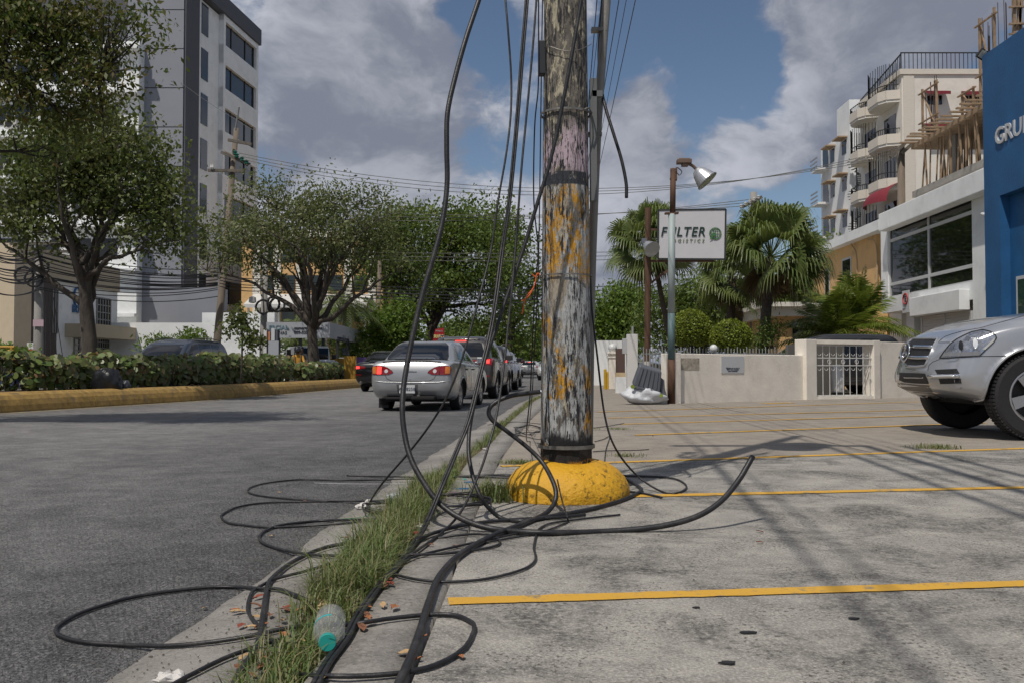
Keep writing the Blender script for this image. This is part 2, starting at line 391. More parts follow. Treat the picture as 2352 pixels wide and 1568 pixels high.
# painted bay lines
M_LINE = bpy.data.materials.new('worn_yellow_paint'); M_LINE.use_nodes = True
t = NT(M_LINE.node_tree); co = t.n('ShaderNodeTexCoord').outputs['Object']
wr = t.step(t.noise(co, 9, 9, 0.75), 0.36, 0.47)
c = t.mix(wr, (0.21, 0.18, 0.12), t.mix(t.noise(co, 3, 5), (0.56, 0.30, 0.028), (0.66, 0.38, 0.045)))
c = t.mix(t.math('MULTIPLY', t.step(t.noise(co, 60, 4, 0.7), 0.52, 0.7), 0.35), c, (0.22, 0.18, 0.11))
b = t.n('ShaderNodeBsdfPrincipled', {'Base Color': c, 'Roughness': 0.75}); t.link(b.outputs[0], t.n('ShaderNodeOutputMaterial').inputs[0])
def bay_line(p0, p1, wd, z=0.004):
    a, b_ = G(*p0, z), G(*p1, z); d = (b_ - a); n = max(6, int(d.length / 0.05)); d.normalize(); nn = Vector((-d.y, d.x, 0))
    L = (b_ - a).length; v = []
    for i in range(n + 1):
        p = a + d * (L * i / n); j1 = random.gauss(0, .0025); j2 = random.gauss(0, .0025)
        v += [p - nn * (wd / 2 + j1), p + nn * (wd / 2 + j2)]
    return add('bay_line', fast_mesh('bay_line', v, grid_faces(n + 1, 2)), M_LINE, kind='structure')
for p0, p1, wd in [((1030, 1379), (2420, 1336), .085), ((1395, 1139), (2420, 1116), .095), ((1151, 1069), (2420, 1026), .10), ((1459, 998), (2260, 970), .10),
                   ((1426, 973), (2240, 950), .10), ((1398, 959), (2200, 938), .10), ((1370, 945), (2130, 921), .10), ((1752, 925.5), (1822, 924), .22)]:
    bay_line(p0, p1, wd)
M_WHITEP = mat('road_paint', (0.42, 0.33, 0.16), 0.8, var=.3)
# thin yellow edge line beside the median kerb
v = []
for y in np.arange(4, 60, 0.5):
    x0 = lerp_line(MED, y); v += [(x0 + .32, y, ROAD_Z + .004), (x0 + .40, y, ROAD_Z + .004)]
add('edge_line', fast_mesh('edge_line', v, grid_faces(len(v) // 2, 2)), M_WHITEP, kind='structure')

# ================================================================== PAINTED POLE AND ITS CABLES
PX, PY = 0.315, 5.3
def H(y, Y=PY - .13): return P(1176, y, Y).z
def pole_material():
    m = bpy.data.materials.new('peeling_pole_paint'); m.use_nodes = True; t = NT(m.node_tree)
    co = t.n('ShaderNodeTexCoord').outputs['Object']; z = t.n('ShaderNodeSeparateXYZ', {0: co}).outputs[2]
    st = t.vmath('MULTIPLY', co, (1, 1, 0.16))
    wob = t.math('MULTIPLY', t.math('SUBTRACT', t.noise(co, 9, 5, .6), .5), .22)
    zz = t.math('ADD', z, wob)
    def band(a, b, s=.02, src=None):
        src = zz if src is None else src
        return t.math('MULTIPLY', t.step(src, a - s, a + s), t.step(src, b + s, b - s))
    base = t.mix(t.noise(st, 14, 8, .7), (0.085, 0.075, 0.062), (0.21, 0.19, 0.16))
    # creamy flakes high up
    f1 = t.vmath('MULTIPLY', co, (1, 1, 0.36)); f2 = t.vmath('MULTIPLY', t.vmath('ADD', co, (3, 1, 2)), (1, 1, 0.5))
    fl = t.step(t.noise(f1, 21, 9, .72), .53, .565)
    c = t.mix(fl, base, (0.44, 0.40, 0.29))
    # pale grey blue paint below the dark band
    pale = t.math('MULTIPLY', band(0.30, 1.80, .02), t.step(t.noise(f1, 13, 9, .75), .43, .465))
    c = t.mix(pale, c, t.mix(t.noise(co, 9, 6), (0.36, 0.37, 0.365), (0.46, 0.475, 0.475)))
    tan = t.math('MULTIPLY', band(0.30, 1.75, .05), t.step(t.noise(f2, 7.5, 9, .75), .515, .545))
    c = t.mix(tan, c, t.mix(t.noise(co, 30, 4), (0.30, 0.26, 0.20), (0.40, 0.35, 0.275)))
    pink = t.math('MULTIPLY', band(1.87, 2.12, .05), t.step(t.noise(t.vmath('MULTIPLY', co, (1, 1, .4)), 15, 9, .72), .42, .455))
    c = t.mix(pink, c, t.mix(t.noise(co, 20, 4), (0.43, 0.335, 0.38), (0.50, 0.41, 0.45)))
    # orange remnants
    og = t.step(t.noise(t.vmath('MULTIPLY', t.vmath('ADD', co, (7.3, 2.2, 5.1)), (1, 1, .60)), 6.4, 10, .80), .528, .545)
    og2 = t.step(t.noise(t.vmath('MULTIPLY', t.vmath('ADD', co, (2.1, 6.2, 1.1)), (1, 1, .5)), 19, 9, .78), .53, .55)
    low = t.math('MULTIPLY', t.math('ADD', band(0.25, 1.25, .06), band(1.92, 2.10, .03)), t.step(t.noise(t.vmath('ADD', co, (1, 9, 4)), 3.4, 3), .52, .58))
    ogm = t.math('MAXIMUM', t.math('MULTIPLY', t.math('MAXIMUM', og, og2), band(1.25, 1.79, .08)), t.math('MULTIPLY', og, low))
    c = t.mix(ogm, c, t.mix(t.noise(co, 40, 4), (0.50, 0.24, 0.018), (0.62, 0.33, 0.03)))
    # dark vertical splits
    cr = t.step(t.noise(t.vmath('MULTIPLY', co, (1, 1, 0.11)), 58, 6, .66, .3), .535, .565)
    cr2 = t.step(t.noise(t.vmath('MULTIPLY', t.vmath('ADD', co, (4, 4, 4)), (1, 1, 0.16)), 105, 5, .65), .545, .58)
    msk = t.math('ADD', t.step(t.noise(st, 6.5, 6, .65), .40, .52), .15, True)
    crk = t.math('MULTIPLY', t.math('MAXIMUM', cr, cr2), msk)
    c = t.mix(crk, c, (0.014, 0.016, 0.022))
    # stencilled dark band, tarred foot
    ring = t.math('MULTIPLY', band(1.79, 1.865, .004, z), t.step(t.noise(co, 13, 7, .7), .60, .55))
    c = t.mix(ring, c, (0.030, 0.036, 0.046))
    foot = t.math('MULTIPLY', t.step(zz, .40, .33), t.step(t.noise(co, 12, 7, .7), .63, .58))
    c = t.mix(foot, c, (0.014, 0.014, 0.015))
    foot2 = t.math('MULTIPLY', t.step(zz, .235, .20), t.step(t.noise(co, 18, 6, .7), .44, .5))
    c = t.mix(foot2, c, (0.53, 0.27, 0.012))
    b = t.n('ShaderNodeBsdfPrincipled', {'Base Color': c, 'Roughness': .78})
    h = t.math('SUBTRACT', t.math('ADD', t.math('MULTIPLY', pale, .4), t.noise(st, 40, 7, .7)), t.math('MULTIPLY', crk, 1.1))
    h = t.math('ADD', h, t.math('MULTIPLY', og, .25))
    bp = t.n('ShaderNodeBump', {'Height': h, 'Strength': .8, 'Distance': .008}); t.link(bp.outputs[0], b.inputs['Normal'])
    t.link(b.outputs[0], t.n('ShaderNodeOutputMaterial').inputs[0]); return m
M_POLE = pole_material()
M_DOME = bpy.data.materials.new('yellow_base_paint'); M_DOME.use_nodes = True
t = NT(M_DOME.node_tree); co = t.n('ShaderNodeTexCoord').outputs['Object']; z = t.n('ShaderNodeSeparateXYZ', {0: co}).outputs[2]
chip = t.math('MULTIPLY', t.step(t.noise(co, 34, 8, .75), .56, .62), t.math('ADD', t.step(t.math('ADD', z, t.math('MULTIPLY', t.noise(co, 8, 4), .08)), .12, .03), t.math('MULTIPLY', t.step(t.noise(co, 4, 4), .5, .64), .7), True))
c = t.mix(t.noise(co, 5, 5), (0.56, 0.285, 0.008), (0.68, 0.375, 0.016)); c = t.mix(chip, c, (0.05, 0.045, 0.038))
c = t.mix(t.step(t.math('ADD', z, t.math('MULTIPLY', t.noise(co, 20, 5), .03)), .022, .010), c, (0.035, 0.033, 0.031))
b = t.n('ShaderNodeBsdfPrincipled', {'Base Color': c, 'Roughness': .55})
bp = t.n('ShaderNodeBump', {'Height': t.math('SUBTRACT', t.math('ADD', t.noise(co, 46, 6, .6), t.math('MULTIPLY', t.noise(co, 11, 4), 1.4)), chip), 'Strength': .8, 'Distance': .012}); t.link(bp.outputs[0], b.inputs['Normal'])
t.link(b.outputs[0], t.n('ShaderNodeOutputMaterial').inputs[0])
M_STEEL = mat('old_steel_band', (0.23, 0.22, 0.20), .5, .7, var=.4, vscale=20)
M_RUSTP = mat('rusty_painted_pipe', (0.22, 0.215, 0.20), .6, .2, var=.3, vscale=8, bump=.3, bscale=40, dirt=(0.16, 0.055, 0.02), dscale=4.5, stretch=(1, 1, .25))
M_BLK = mat('black_cable_sheath', (0.015, 0.015, 0.017), .45, 0, var=.5, vscale=18, bump=.12, bscale=90, dirt=(.06, .055, .05), dscale=9)
M_GREYCAB = mat('weathered_cable_sheath', (0.030, 0.030, 0.032), .6, 0, var=.4, vscale=25)
M_WOOD = mat('grey_timber', (0.13, 0.115, 0.095), .85, var=.4, vscale=8, bump=.5, bscale=40, stretch=(1, 1, .2))

pole = empty('utility_pole', (PX, PY, 0), 'peeling concrete utility pole with yellow domed foot, tangled in cut cables', 'utility pole')
ro = lambda h: .1545 - .0092 * h
def octring(h, r, n=8, bev=.22):
    out = []
    for k in range(n):
        a0 = 2 * PI * k / n + .26; a1 = 2 * PI * (k + 1) / n + .26
        p0 = Vector((math.cos(a0), math.sin(a0), 0)); p1 = Vector((math.cos(a1), math.sin(a1), 0))
        for q in (bev, .5, 1 - bev): p = p0.lerp(p1, q) * r; out.append((PX + p.x, PY + p.y, h))
    return out
hs = [0.10, .3, .6, 1, 1.5, 2, 2.5, 3, 4, 6, 8, 9.5]; v = []
for h in hs: v += octring(h, ro(h) * 1.045)
n = 24
shaft = MB(); shaft.addv(v, grid_faces(len(hs), n, True) + [tuple(range((len(hs) - 1) * n, len(hs) * n))])
shaft.build('shaft', M_POLE, pole, smooth=False)
# domed foot, hand-trowelled so not quite round
dv = []; prof = [(.36, -.01), (.362, .02), (.355, .06), (.335, .105), (.295, .150), (.245, .182), (.20, .198), (.165, .205), (.10, .21)]
nd = 48
for r, h in prof:
    for k in range(nd):
        a = 2 * PI * k / nd
        w_ = 1 + .018 * math.sin(3 * a + 1) + .012 * math.sin(7 * a) + (.014 * math.sin(5 * a + h * 20) if h < .15 else 0)
        dv.append((PX + r * w_ * math.cos(a), PY + r * w_ * math.sin(a), h * (1 + .04 * math.sin(2 * a + .6))))
dm = MB(); dm.addv(dv, grid_faces(len(prof), nd, True)); dm.build('domed_foot', M_DOME, pole, smooth=True)
# strap and wire bands
for y, wd, wr in ((250, .012, .004), (630, .007, .003), (1027, .020, .004)):
    h = H(y); mb = MB(); r = ro(h) * 1.045 + wr
    mb.lathe([(r * .985, h - wd / 2), (r + wr, h - wd / 2), (r + wr, h + wd / 2), (r * .985, h + wd / 2)], (PX, PY, 0), n=32, caps=False)
    if y == 250:
        mb.tube(crom([(PX + .10, PY - .115, h), (PX + .125, PY - .10, h + .012), (PX + .145, PY - .07, h - .004), (PX + .15, PY - .02, h)], 5), .005, 6)
    mb.build('band', M_STEEL, pole, smooth=False)
# slack tie wire near the top
h = H(105); tw = [(PX - .135, PY - .02, h + .03), (PX - .10, PY - .115, h), (PX - .02, PY - .147, h - .035), (PX + .06, PY - .142, h - .03), (PX + .12, PY - .09, h + .01), (PX + .15, PY - .03, h + .045)]
MB().tube(crom(tw, 6), .002, 5).build('tie_wire', M_STEEL, pole)
# junction boxes strapped to the sides
jb = P(1250, 135, PY - .02); MB().box((jb.x - .012, jb.y, jb.z), (.045, .06, .20)).build('junction_box', mat('dark_plastic', (.02, .025, .03), .5), pole, bevel=.006)
jb = P(1361, 300, PY - .02); MB().box((jb.x + .006, jb.y + .03, jb.z - .05), (.04, .05, .72)).box((jb.x + .03, jb.y + .02, jb.z + .22), (.06, .03, .035)).build('cable_guard', mat('grey_plastic', (.14, .15, .15), .6, var=.2), pole)
# pole head, above the picture: timber crossarm, transformer and hanging coils that throw the shadows on the lot
ph = 7.3
MB().box((PX, PY - .16, ph), (1.9, .10, .12)).build('crossarm', M_WOOD, pole)
MB().lathe([(.02, -.46), (.25, -.45), (.26, .42), (.22, .46), (.1, .5)], (PX + .42, PY + .05, 6.7), n=20).build('transformer', mat('grey_enamel', (.3, .31, .32), .4), pole, smooth=False)
def ring_pts(c, r, n=22, tilt=0.0, az=0.0, loops=1, jit=.02, seed=1):
    rr = random.Random(seed); out = []
    for k in range(n * loops + 1):
        a = 2 * PI * k / n; q = Vector((r * (1 + rr.gauss(0, jit)) * math.cos(a), rr.gauss(0, jit * .6), r * (1 + rr.gauss(0, jit)) * math.sin(a)))
        out.append(tuple(Matrix.Rotation(az, 3, 'Z') @ (Matrix.Rotation(tilt, 3, 'X') @ q) + Vector(c)))
    return out
for i, (c_, r_) in enumerate((((PX + .35, PY - .2, 5.0), .27), ((PX - .38, PY - .1, 5.3), .25))):
    MB().tube(ring_pts(c_, r_, 18, 0, .4 + i, 4, .05, i), .011, 5).build('cable_coil', M_BLK, pole)
# rusty riser pipe leaning past the pole
pipe = empty('riser_pipe', (PX + .2, PY + .22, 0.0), 'rusty leaning steel riser pipe strapped to the back of the painted pole', 'pipe')
PYp = PY + .19
pp = [P(1352, 1030, PYp + .02), P(1357, 700, PYp), P(1364, 480, PYp), P(1372, 300, PYp), P(1384, 120, PYp), P(1394, -10, PYp), P(1420, -400, PYp), P(1440, -800, PYp)]
MB().tube(crom(pp, 5), .026, 12).build('pipe', M_RUSTP, pipe, smooth=True)
for y in (70, 310): 
    q = P(1380 if y > 200 else 1390, y, PYp); MB().box((q.x - .04, q.y, q.z), (.09, .05, .022)).build('clamp', M_STEEL, pipe)

def surf(x, y):
    e, g, r = lerp_line(EDGE, y), lerp_line(GRL, y), lerp_line(GRR, y)
    if x < e: return ROAD_Z
    if x < g: return ROAD_Z + .006 + (.044) * (x - e) / max(.01, g - e)
    if x < r: return -.03
    return 0.0
def gp(x, y, lift=0.0):
    z = 0.0
    for _ in range(4): q = G(x, y, z + lift); z = surf(q.x, q.y)
    return G(x, y, z + lift)
CABLE_GROUP = 'cut cables lying in loops round the painted pole'
def cable(pts, r, label, m=None, name='cable', sides=8, n=8, twin=False, group=CABLE_GROUP):
    """pts: (px, py) on the ground, (px, py, Y) in the air at distance Y, Vectors taken as they are"""
    W_ = []
    if not isinstance(pts[0], Vector) and len(pts[0]) == 3 and pts[0][1] <= -80:      # hangs from the pole head
        q0 = P(*pts[0]); W_ += [Vector((PX + .3 * (q0.x - PX), PY - .2, 6.9)), Vector((PX + .75 * (q0.x - PX), PY - .22, 5.2))]
    for p in pts:
        if isinstance(p, Vector): W_.append(p)
        elif len(p) == 2: W_.append(gp(p[0], p[1], r * 1.02 + .003))
        else: W_.append(P(*p))
    C = crom(W_, n)
    if len(C) > 30 and all(not isinstance(p, Vector) and len(p) == 2 for p in pts):   # slight kinks, so a lying cable is never a perfect arc
        k = rng.normal(0, 1, (len(C), 3)); ker = np.ones(9) / 9
        for a in range(3): k[:, a] = np.convolve(k[:, a], ker, 'same')
        C = C + k * np.array([r * .5, r * .5, 0])
    mb = MB()
    if twin:
        T = np.gradient(C, axis=0); N = np.stack([-T[:, 1], T[:, 0], 0 * T[:, 0]], 1); N /= np.maximum(np.linalg.norm(N, axis=1), 1e-6)[:, None]
        mb.tube(C + N * r * .95, r, sides); mb.tube(C - N * r * .95, r, sides)
    else: mb.tube(C, r, sides)
    a = W_[0]
    return tag(mb.build(name, m or M_BLK, None, smooth=True, loc=(a.x, a.y, a.z)), label, 'cable', group)
up = lambda x, y, Y: P(x, y, Y)
# thick cable hanging from above in a long sweep, its end rising off the lot
cable([(1145, -140, 5.1), (1100, 0, 4.95), (1070, 90, 4.85), (1045, 180, 4.8), (1028, 260, 4.75), (1026, 340, 4.72), (1027, 420, 4.7), (1018, 500, 4.66), (1000, 575, 4.62), (975, 660, 4.58), (955, 740, 4.54), (940, 810, 4.5), (928, 880, 4.45), (924, 940, 4.4), (930, 1000, 4.36), (945, 1055, 4.31), (975, 1110, 4.26), (1010, 1155, 4.22), (1060, 1190, 4.17),
       (1130, 1213), (1240, 1222), (1380, 1220, 4.12), (1500, 1210, 4.14), (1590, 1189, 4.17), (1650, 1155, 4.22), (1695, 1104, 4.3), (1729, 1047, 4.36)], .0135, 'thickest black cable sweeping down from above, its free end rising over the bay lines', sides=12)
# thick cable crossing in front of the pole and wrapping behind its foot
cable([(1352, -120, 5.0), (1335, 0, 5.0), (1311, 140, 4.98), (1286, 270, 4.97), (1264, 370, 4.96), (1235, 465, 4.94), (1205, 563, 4.92), (1162, 689, 4.86), (1135, 768, 4.8), (1107, 845, 4.75), (1089, 925, 4.7), (1077, 1000, 4.62), (1080, 1066, 4.54), (1104, 1140, 4.45), (1148, 1187), (1200, 1195), (1267, 1184), (1345, 1170), (1423, 1149), (1470, 1128), (1468, 1117), (1442, 1101), (1413, 1090), (1380, 1084)], .0105, 'black cable slanting across the painted pole and curling round the yellow foot')
# heavy stub whose cut end points at the pole
cable([(1240, 899, 5.0), (1215, 902, 4.98), (1175, 908, 4.95), (1140, 922, 4.93), (1123, 941, 4.92), (1130, 963, 4.91), (1165, 990, 4.9), (1210, 1025, 4.88), (1245, 1060, 4.84), (1268, 1100, 4.74), (1277, 1130, 4.68), (1272, 1156, 4.64), (1250, 1180), (1200, 1202), (1130, 1230), (1060, 1270), (1012, 1318), (986, 1380), (967, 1443), (944, 1508), (916, 1572), (890, 1640)], .0125, 'heavy black cable looping over the yellow foot with a bare cut end beside the pole')
MB().tube([P(1240, 899, 5.0), P(1244, 897, 5.0)], .0075, 8).build('core', mat('bare_aluminium', (.75, .76, .78), .3, .9), [o for o in COL.objects if o.name.startswith('cable')][-1])
# hanging thinner cables left of the pole
cable([(1155, -120, 5.2), (1161, 0, 5.15), (1166, 58, 5.12), (1174, 176, 5.1), (1173, 264, 5.05), (1163, 352, 5.0), (1145, 457, 4.95), (1127, 578, 4.9), (1099, 689, 4.8), (1064, 814, 4.72), (1029, 905, 4.7), (988, 974, 4.72), (940, 1037, 4.8), (875, 1113, 4.95), (845, 1162), (852, 1176), (890, 1180)], .0058, 'thin wavy cable slanting down to litter on the gutter')
cable([(1216, -120, 5.2), (1210, 0, 5.15), (1200, 120, 5.1), (1190, 250, 5.05), (1179, 373, 5.0), (1168, 476, 4.95), (1153, 578, 4.9), (1140, 680, 4.8), (1125, 768, 4.72), (1105, 850, 4.62), (1078, 960, 4.5), (1050, 1032, 4.4), (1016, 1113, 4.25), (982, 1195, 4.1), (953, 1244), (907, 1304), (865, 1351), (823, 1411, 2.72), (795, 1462, 2.5), (754, 1518, 2.3), (726, 1568, 2.13), (690, 1640, 1.9)], .0068, 'flat twin cable running down past the plastic bottle to the front edge', twin=True)
cable([(1238, -120, 5.2), (1232, 0, 5.15), (1222, 130, 5.1), (1208, 280, 5.05), (1199, 373, 5.0), (1191, 476, 4.95), (1185, 553, 4.92), (1177, 654, 4.85), (1168, 738, 4.8), (1158, 835, 4.72), (1140, 955, 4.6), (1120, 1030, 4.5), (1100, 1088, 4.4), (1060, 1172, 4.25), (1016, 1221), (968, 1256), (920, 1290), (880, 1335)], .0062, 'slim black cable hanging straight beside the pole and reaching the sidewalk')
cable([(1238, -80, 5.35), (1237, 0, 5.35), (1237, 117, 5.35), (1236, 205, 5.36), (1228, 293, 5.38), (1226, 457, 5.42), (1236, 574, 5.46), (1231, 637, 5.5), (1223, 776, 5.6), (1218, 900, 5.8), (1209, 1002, 6.2), (1217, 1013), (1240, 1017), (1262, 1016)], .0042, 'thin cable hugging the left side of the pole with an orange ribbon')
cable([(1247, -80, 5.4), (1246, 0, 5.4), (1243, 200, 5.4), (1240, 420, 5.42), (1237, 600, 5.45), (1234, 690, 5.5), (1226, 830, 5.7), (1220, 930, 6.0), (1212, 985), (1190, 1000), (1170, 998)], .0036, 'thinnest cable closest to the left edge of the pole')
rb = P(1232, 632, 5.42); ro_ = MB()
for pts_ in ([(1233, 628), (1228, 655), (1215, 680), (1198, 692)], [(1233, 630), (1226, 660), (1208, 685), (1199, 722)], [(1222, 630), (1230, 636), (1236, 628), (1242, 636)]):
    ro_.tube(crom([P(x, y, 5.42) for x, y in pts_], 5), .0035, 5)
tag(ro_.build('ribbon', mat('orange_plastic', (.75, .14, .03), .6), None, loc=rb), 'frayed orange plastic ribbon tied on a thin hanging cable', 'ribbon')
# cut cable dangling right of the riser pipe
cable([(1392, -120, 5.56), (1384, 0, 5.56), (1376, 120, 5.54), (1381, 200, 5.5), (1390, 245, 5.45), (1409, 307, 5.4), (1427, 366, 5.38), (1438, 420, 5.36), (1439, 455, 5.35)], .0105, 'short cut cable dangling in the sky right of the pole', n=10)
# thin cable down the right side, ending in a flat loop on the lot
cable([(1356, 560, 5.5), (1358, 688, 5.45), (1373, 827, 5.4), (1389, 953, 5.4), (1414, 1029, 5.4), (1464, 1092, 5.6), (1520, 1128), (1555, 1131), (1577, 1117), (1555, 1100), (1500, 1093), (1415, 1090)], .006, 'thin cable falling right of the pole into a loop across the second bay line')
# loops out on the asphalt
def loop(l, r, label, **k): return cable(l, r, label, M_GREYCAB if k.get('grey') else M_BLK, twin=k.get('twin', False))
loop([(797, 1091), (860, 1093), (1000, 1095), (1100, 1093), (1170, 1095), (1250, 1094)], .0055, 'straight cable lying across the road towards the foot of the pole')
loop([(1180, 1098), (1100, 1094), (1001, 1097), (899, 1100), (782, 1102), (694, 1100), (621, 1107), (582, 1116), (569, 1125), (582, 1134), (635, 1142), (723, 1148), (840, 1150), (900, 1146), (960, 1140)], .0058, 'farthest cable loop lying out on the asphalt')
loop([(1000, 1143), (900, 1149), (782, 1150), (690, 1151), (606, 1154), (547, 1163), (515, 1177), (508, 1187), (524, 1199), (562, 1205), (620, 1210), (694, 1207), (782, 1201), (870, 1192), (940, 1185)], .006, 'second cable loop out on the asphalt, left of the gutter litter')
loop([(990, 1175), (879, 1190), (752, 1194), (679, 1200), (635, 1207), (606, 1219), (596, 1232), (603, 1245), (635, 1258), (694, 1270), (752, 1275), (830, 1272), (900, 1262)], .0068, 'third cable loop on the asphalt, just ahead of the thick crossing cable')
loop([(930, 1196), (867, 1219), (811, 1242), (752, 1255), (708, 1271), (664, 1295), (635, 1318), (617, 1340), (610, 1369), (604, 1416), (586, 1485), (549, 1545), (530, 1590)], .0088, 'thick cable running from the grass down the gutter to the front edge')
loop([(620, 1352), (600, 1351), (540, 1347), (475, 1348), (382, 1358), (289, 1374), (197, 1402), (141, 1430), (129, 1448), (146, 1462), (197, 1474), (289, 1480), (382, 1482), (475, 1474), (568, 1460), (660, 1441), (721, 1434), (775, 1433), (823, 1430), (892, 1420), (985, 1411), (1041, 1411), (1078, 1425), (1088, 1443), (1069, 1485), (1009, 1522), (939, 1541), (846, 1550), (754, 1551), (670, 1548)], .0066, 'longest cable loop, a wide ellipse on the road nearest the camera')
loop([(600, 1351), (640, 1352), (680, 1366), (707, 1379), (722, 1398), (725, 1412), (716, 1432), (700, 1445)], .0064, 'short arc of cable behind the plastic bottle')
loop([(640, 1490), (618, 1462), (595, 1439), (572, 1411), (568, 1388), (577, 1360), (605, 1341), (637, 1327), (707, 1309), (753, 1295), (800, 1280), (850, 1268)], .0062, 'bent cable bowing round the gutter left of the grass')
loop([(690, 1455), (614, 1476), (521, 1508), (452, 1541), (400, 1570), (350, 1600)], .0066, 'cable end leaving the picture at the bottom of the gutter')
loop([(885, 1258), (934, 1247), (1045, 1229), (1118, 1226), (1145, 1237), (1145, 1249), (1104, 1260), (1016, 1270), (923, 1274), (860, 1282), (780, 1296), (735, 1312), (726, 1326), (740, 1340)], .0055, 'hairpin cable on the sidewalk slab right of the grass')
loop([(1424, 1181), (1340, 1190), (1268, 1200), (1240, 1212), (1233, 1224), (1227, 1255), (1230, 1283), (1202, 1306), (1118, 1328), (1034, 1335), (985, 1333), (940, 1326), (908, 1317), (904, 1304), (925, 1290), (962, 1274), (1055, 1252), (1150, 1232), (1200, 1222)], .0052, 'thin cable making a wide bend over the lot before the yellow foot')
loop([(1344, 1181), (1280, 1187), (1200, 1191), (1120, 1197), (1060, 1206), (1000, 1222), (955, 1240)], .0085, 'blunt cut cable lying in front of the yellow foot')
loop([(1280, 1100, 4.82), (1290, 1145, 4.75), (1301, 1180, 4.4), (1304, 1196), (1290, 1204), (1240, 1222), (1200, 1230), (1110, 1245)], .0045, 'thin wire bent upright against the front of the yellow foot')
loop([(1531, 1094), (1470, 1093), (1413, 1092), (1330, 1091)], .0065, 'cable end poking out behind the right of the yellow foot')
loop([(1520, 1141), (1470, 1131), (1418, 1125), (1400, 1120)], .0065, 'short cable stub right of the yellow foot')
loop([(1240, 1099), (1170, 1091), (1100, 1092), (1040, 1095)], .0085, 'pair of cables passing behind the foot of the pole', twin=True)
loop([(1260, 1112), (1160, 1119), (1090, 1128), (1040, 1134), (985, 1146)], .006, 'cable from behind the foot reaching into the grass')
# coils
def coil(cx, cy, rx, ry, nl, r, label, seed):
    rr = random.Random(seed); pts_ = []
    for k in range(nl * 10 + 1):
        a = 2 * PI * k / 10 + seed; s_ = 1 + rr.gauss(0, .10)
        pts_.append(gp(cx + rx * s_ * math.cos(a) + rr.gauss(0, 3), cy + ry * s_ * math.sin(a) + rr.gauss(0, 1.2), r + .003 + .012 * (k / 10) / 1.5))
    mb = MB(); mb.tube(crom(pts_, 4), r, 6)
    tag(mb.build('cable_coil', M_BLK, None, smooth=True, loc=pts_[0]), label, 'cable')
coil(1055, 1148, 72, 13, 6, .0052, 'flattened coil of cable right of the grass by the yellow foot', 3)
coil(880, 1163, 46, 11, 4, .0045, 'small tangled coil of wire on the gutter beside white litter', 5)
coil(1215, 985, 30, 9, 3, .004, 'thin wire coil on the sidewalk behind the pole', 6)
for i, (pts_, lab) in enumerate([
        ([(1120, 975), (1180, 968), (1235, 972), (1262, 976)], 'loose wire across the gutter behind the pole, farther one'),
        ([(1130, 985), (1200, 1000), (1240, 1008), (1268, 1000)], 'loose wire across the sidewalk behind the pole, nearer one'),
        ([(1362, 982), (1400, 977), (1434, 971)], 'short wire stub on the tan slabs right of the pole'),
        ([(1362, 1036), (1400, 1034), (1460, 1033), (1490, 1031)], 'straight wire on the tan slabs just right of the pole'),
        ([(1366, 1013), (1385, 1008), (1400, 1002), (1392, 1030, 8.3), (1388, 1062)], 'twisted wire standing up right of the pole')]):
    cable(pts_, .0042, lab, n=8)
# overhead service lines along the street
def sag(a, b, s, n=24):
    a, b = np.array(a, float), np.array(b, float); t_ = np.linspace(0, 1, n)[:, None]; q = a * (1 - t_) + b * t_; q[:, 2] -= (4 * s * t_ * (1 - t_))[:, 0]; return q
OH = 'service wires running overhead along the street'
far = [(5.9, 62), (5.7, 62), (5.5, 62), (5.3, 62), (5.1, 62), (4.9, 62), (3.6, 60), (3.9, 60), (4.2, 60)]
for i, (x0, h0, fx, fh, r) in enumerate([(1.62, 7.15, 3.5, 7.0, .008), (1.45, 7.1, 3.35, 6.9, .006), (1.30, 7.0, 3.25, 6.85, .008), (1.05, 7.1, 3.3, 6.7, .006), (.95, 6.9, 3.1, 6.6, .006), (.85, 7.2, 3.2, 6.5, .009),
                                         (-.35, 7.0, 3.4, 6.6, .006), (-.18, 7.1, 3.3, 6.7, .006), (-.28, 6.9, 3.2, 6.4, .005)]):
    a = (x0, 5.2, h0); b_ = (fx, 46, fh)
    mb = MB(); mb.tube(sag(a, b_, .25), r, 6); mb.tube(sag(a, (x0 - 2.6 - .12 * i, -26, h0 - .1), .3), (.035, .014, .05, .012, .02, .012, .016, .012, .012)[i], 6, cap=False)  # second tube: unseen back span, thickened so its shadow shows on the lot
    o = mb.build('overhead_wire', M_BLK, None, loc=a)
    tag(o, ('thin overhead wire right of the pole top, ' + ('outermost on the right', 'second from the right', 'third from the right', 'fourth from the right', 'fifth from the right', 'closest to the riser pipe')[i] if i < 6 else 'thin overhead wire left of the pole top, ' + ('outermost on the left', 'closest to the pole', 'middle one')[i - 6]), 'wire', OH + (' right of the pole' if i < 6 else ' left of the pole'))

# ================================================================== VEHICLES
M_TYRE = mat('tyre_rubber', (0.016, 0.016, 0.017), .75, var=.3, vscale=40, bump=.2, bscale=60)
M_RIM = mat('alloy_rim', (0.42, 0.42, 0.43), .35, .85)
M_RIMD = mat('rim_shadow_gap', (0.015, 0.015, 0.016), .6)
M_GLASS = mat('tinted_car_glass', (0.008, 0.009, 0.011), .04, 0, spec=.75)
M_BLKP = mat('black_trim_plastic', (0.012, 0.012, 0.013), .5)
M_UNDER = mat('car_underside', (0.012, 0.011, 0.011), .9)
M_CHROME = mat('chrome', (0.72, 0.73, 0.75), .1, 1.0)
M_RED = mat('red_lamp', (0.22, 0.006, 0.008), .12, coat=.6)
M_REDL = mat('lit_brake_lamp', (0.9, 0.03, 0.03), .2, emis=(1.0, .05, .04), estr=1.6)
M_ORNG = mat('amber_lamp', (0.55, 0.16, 0.015), .15, coat=.6)
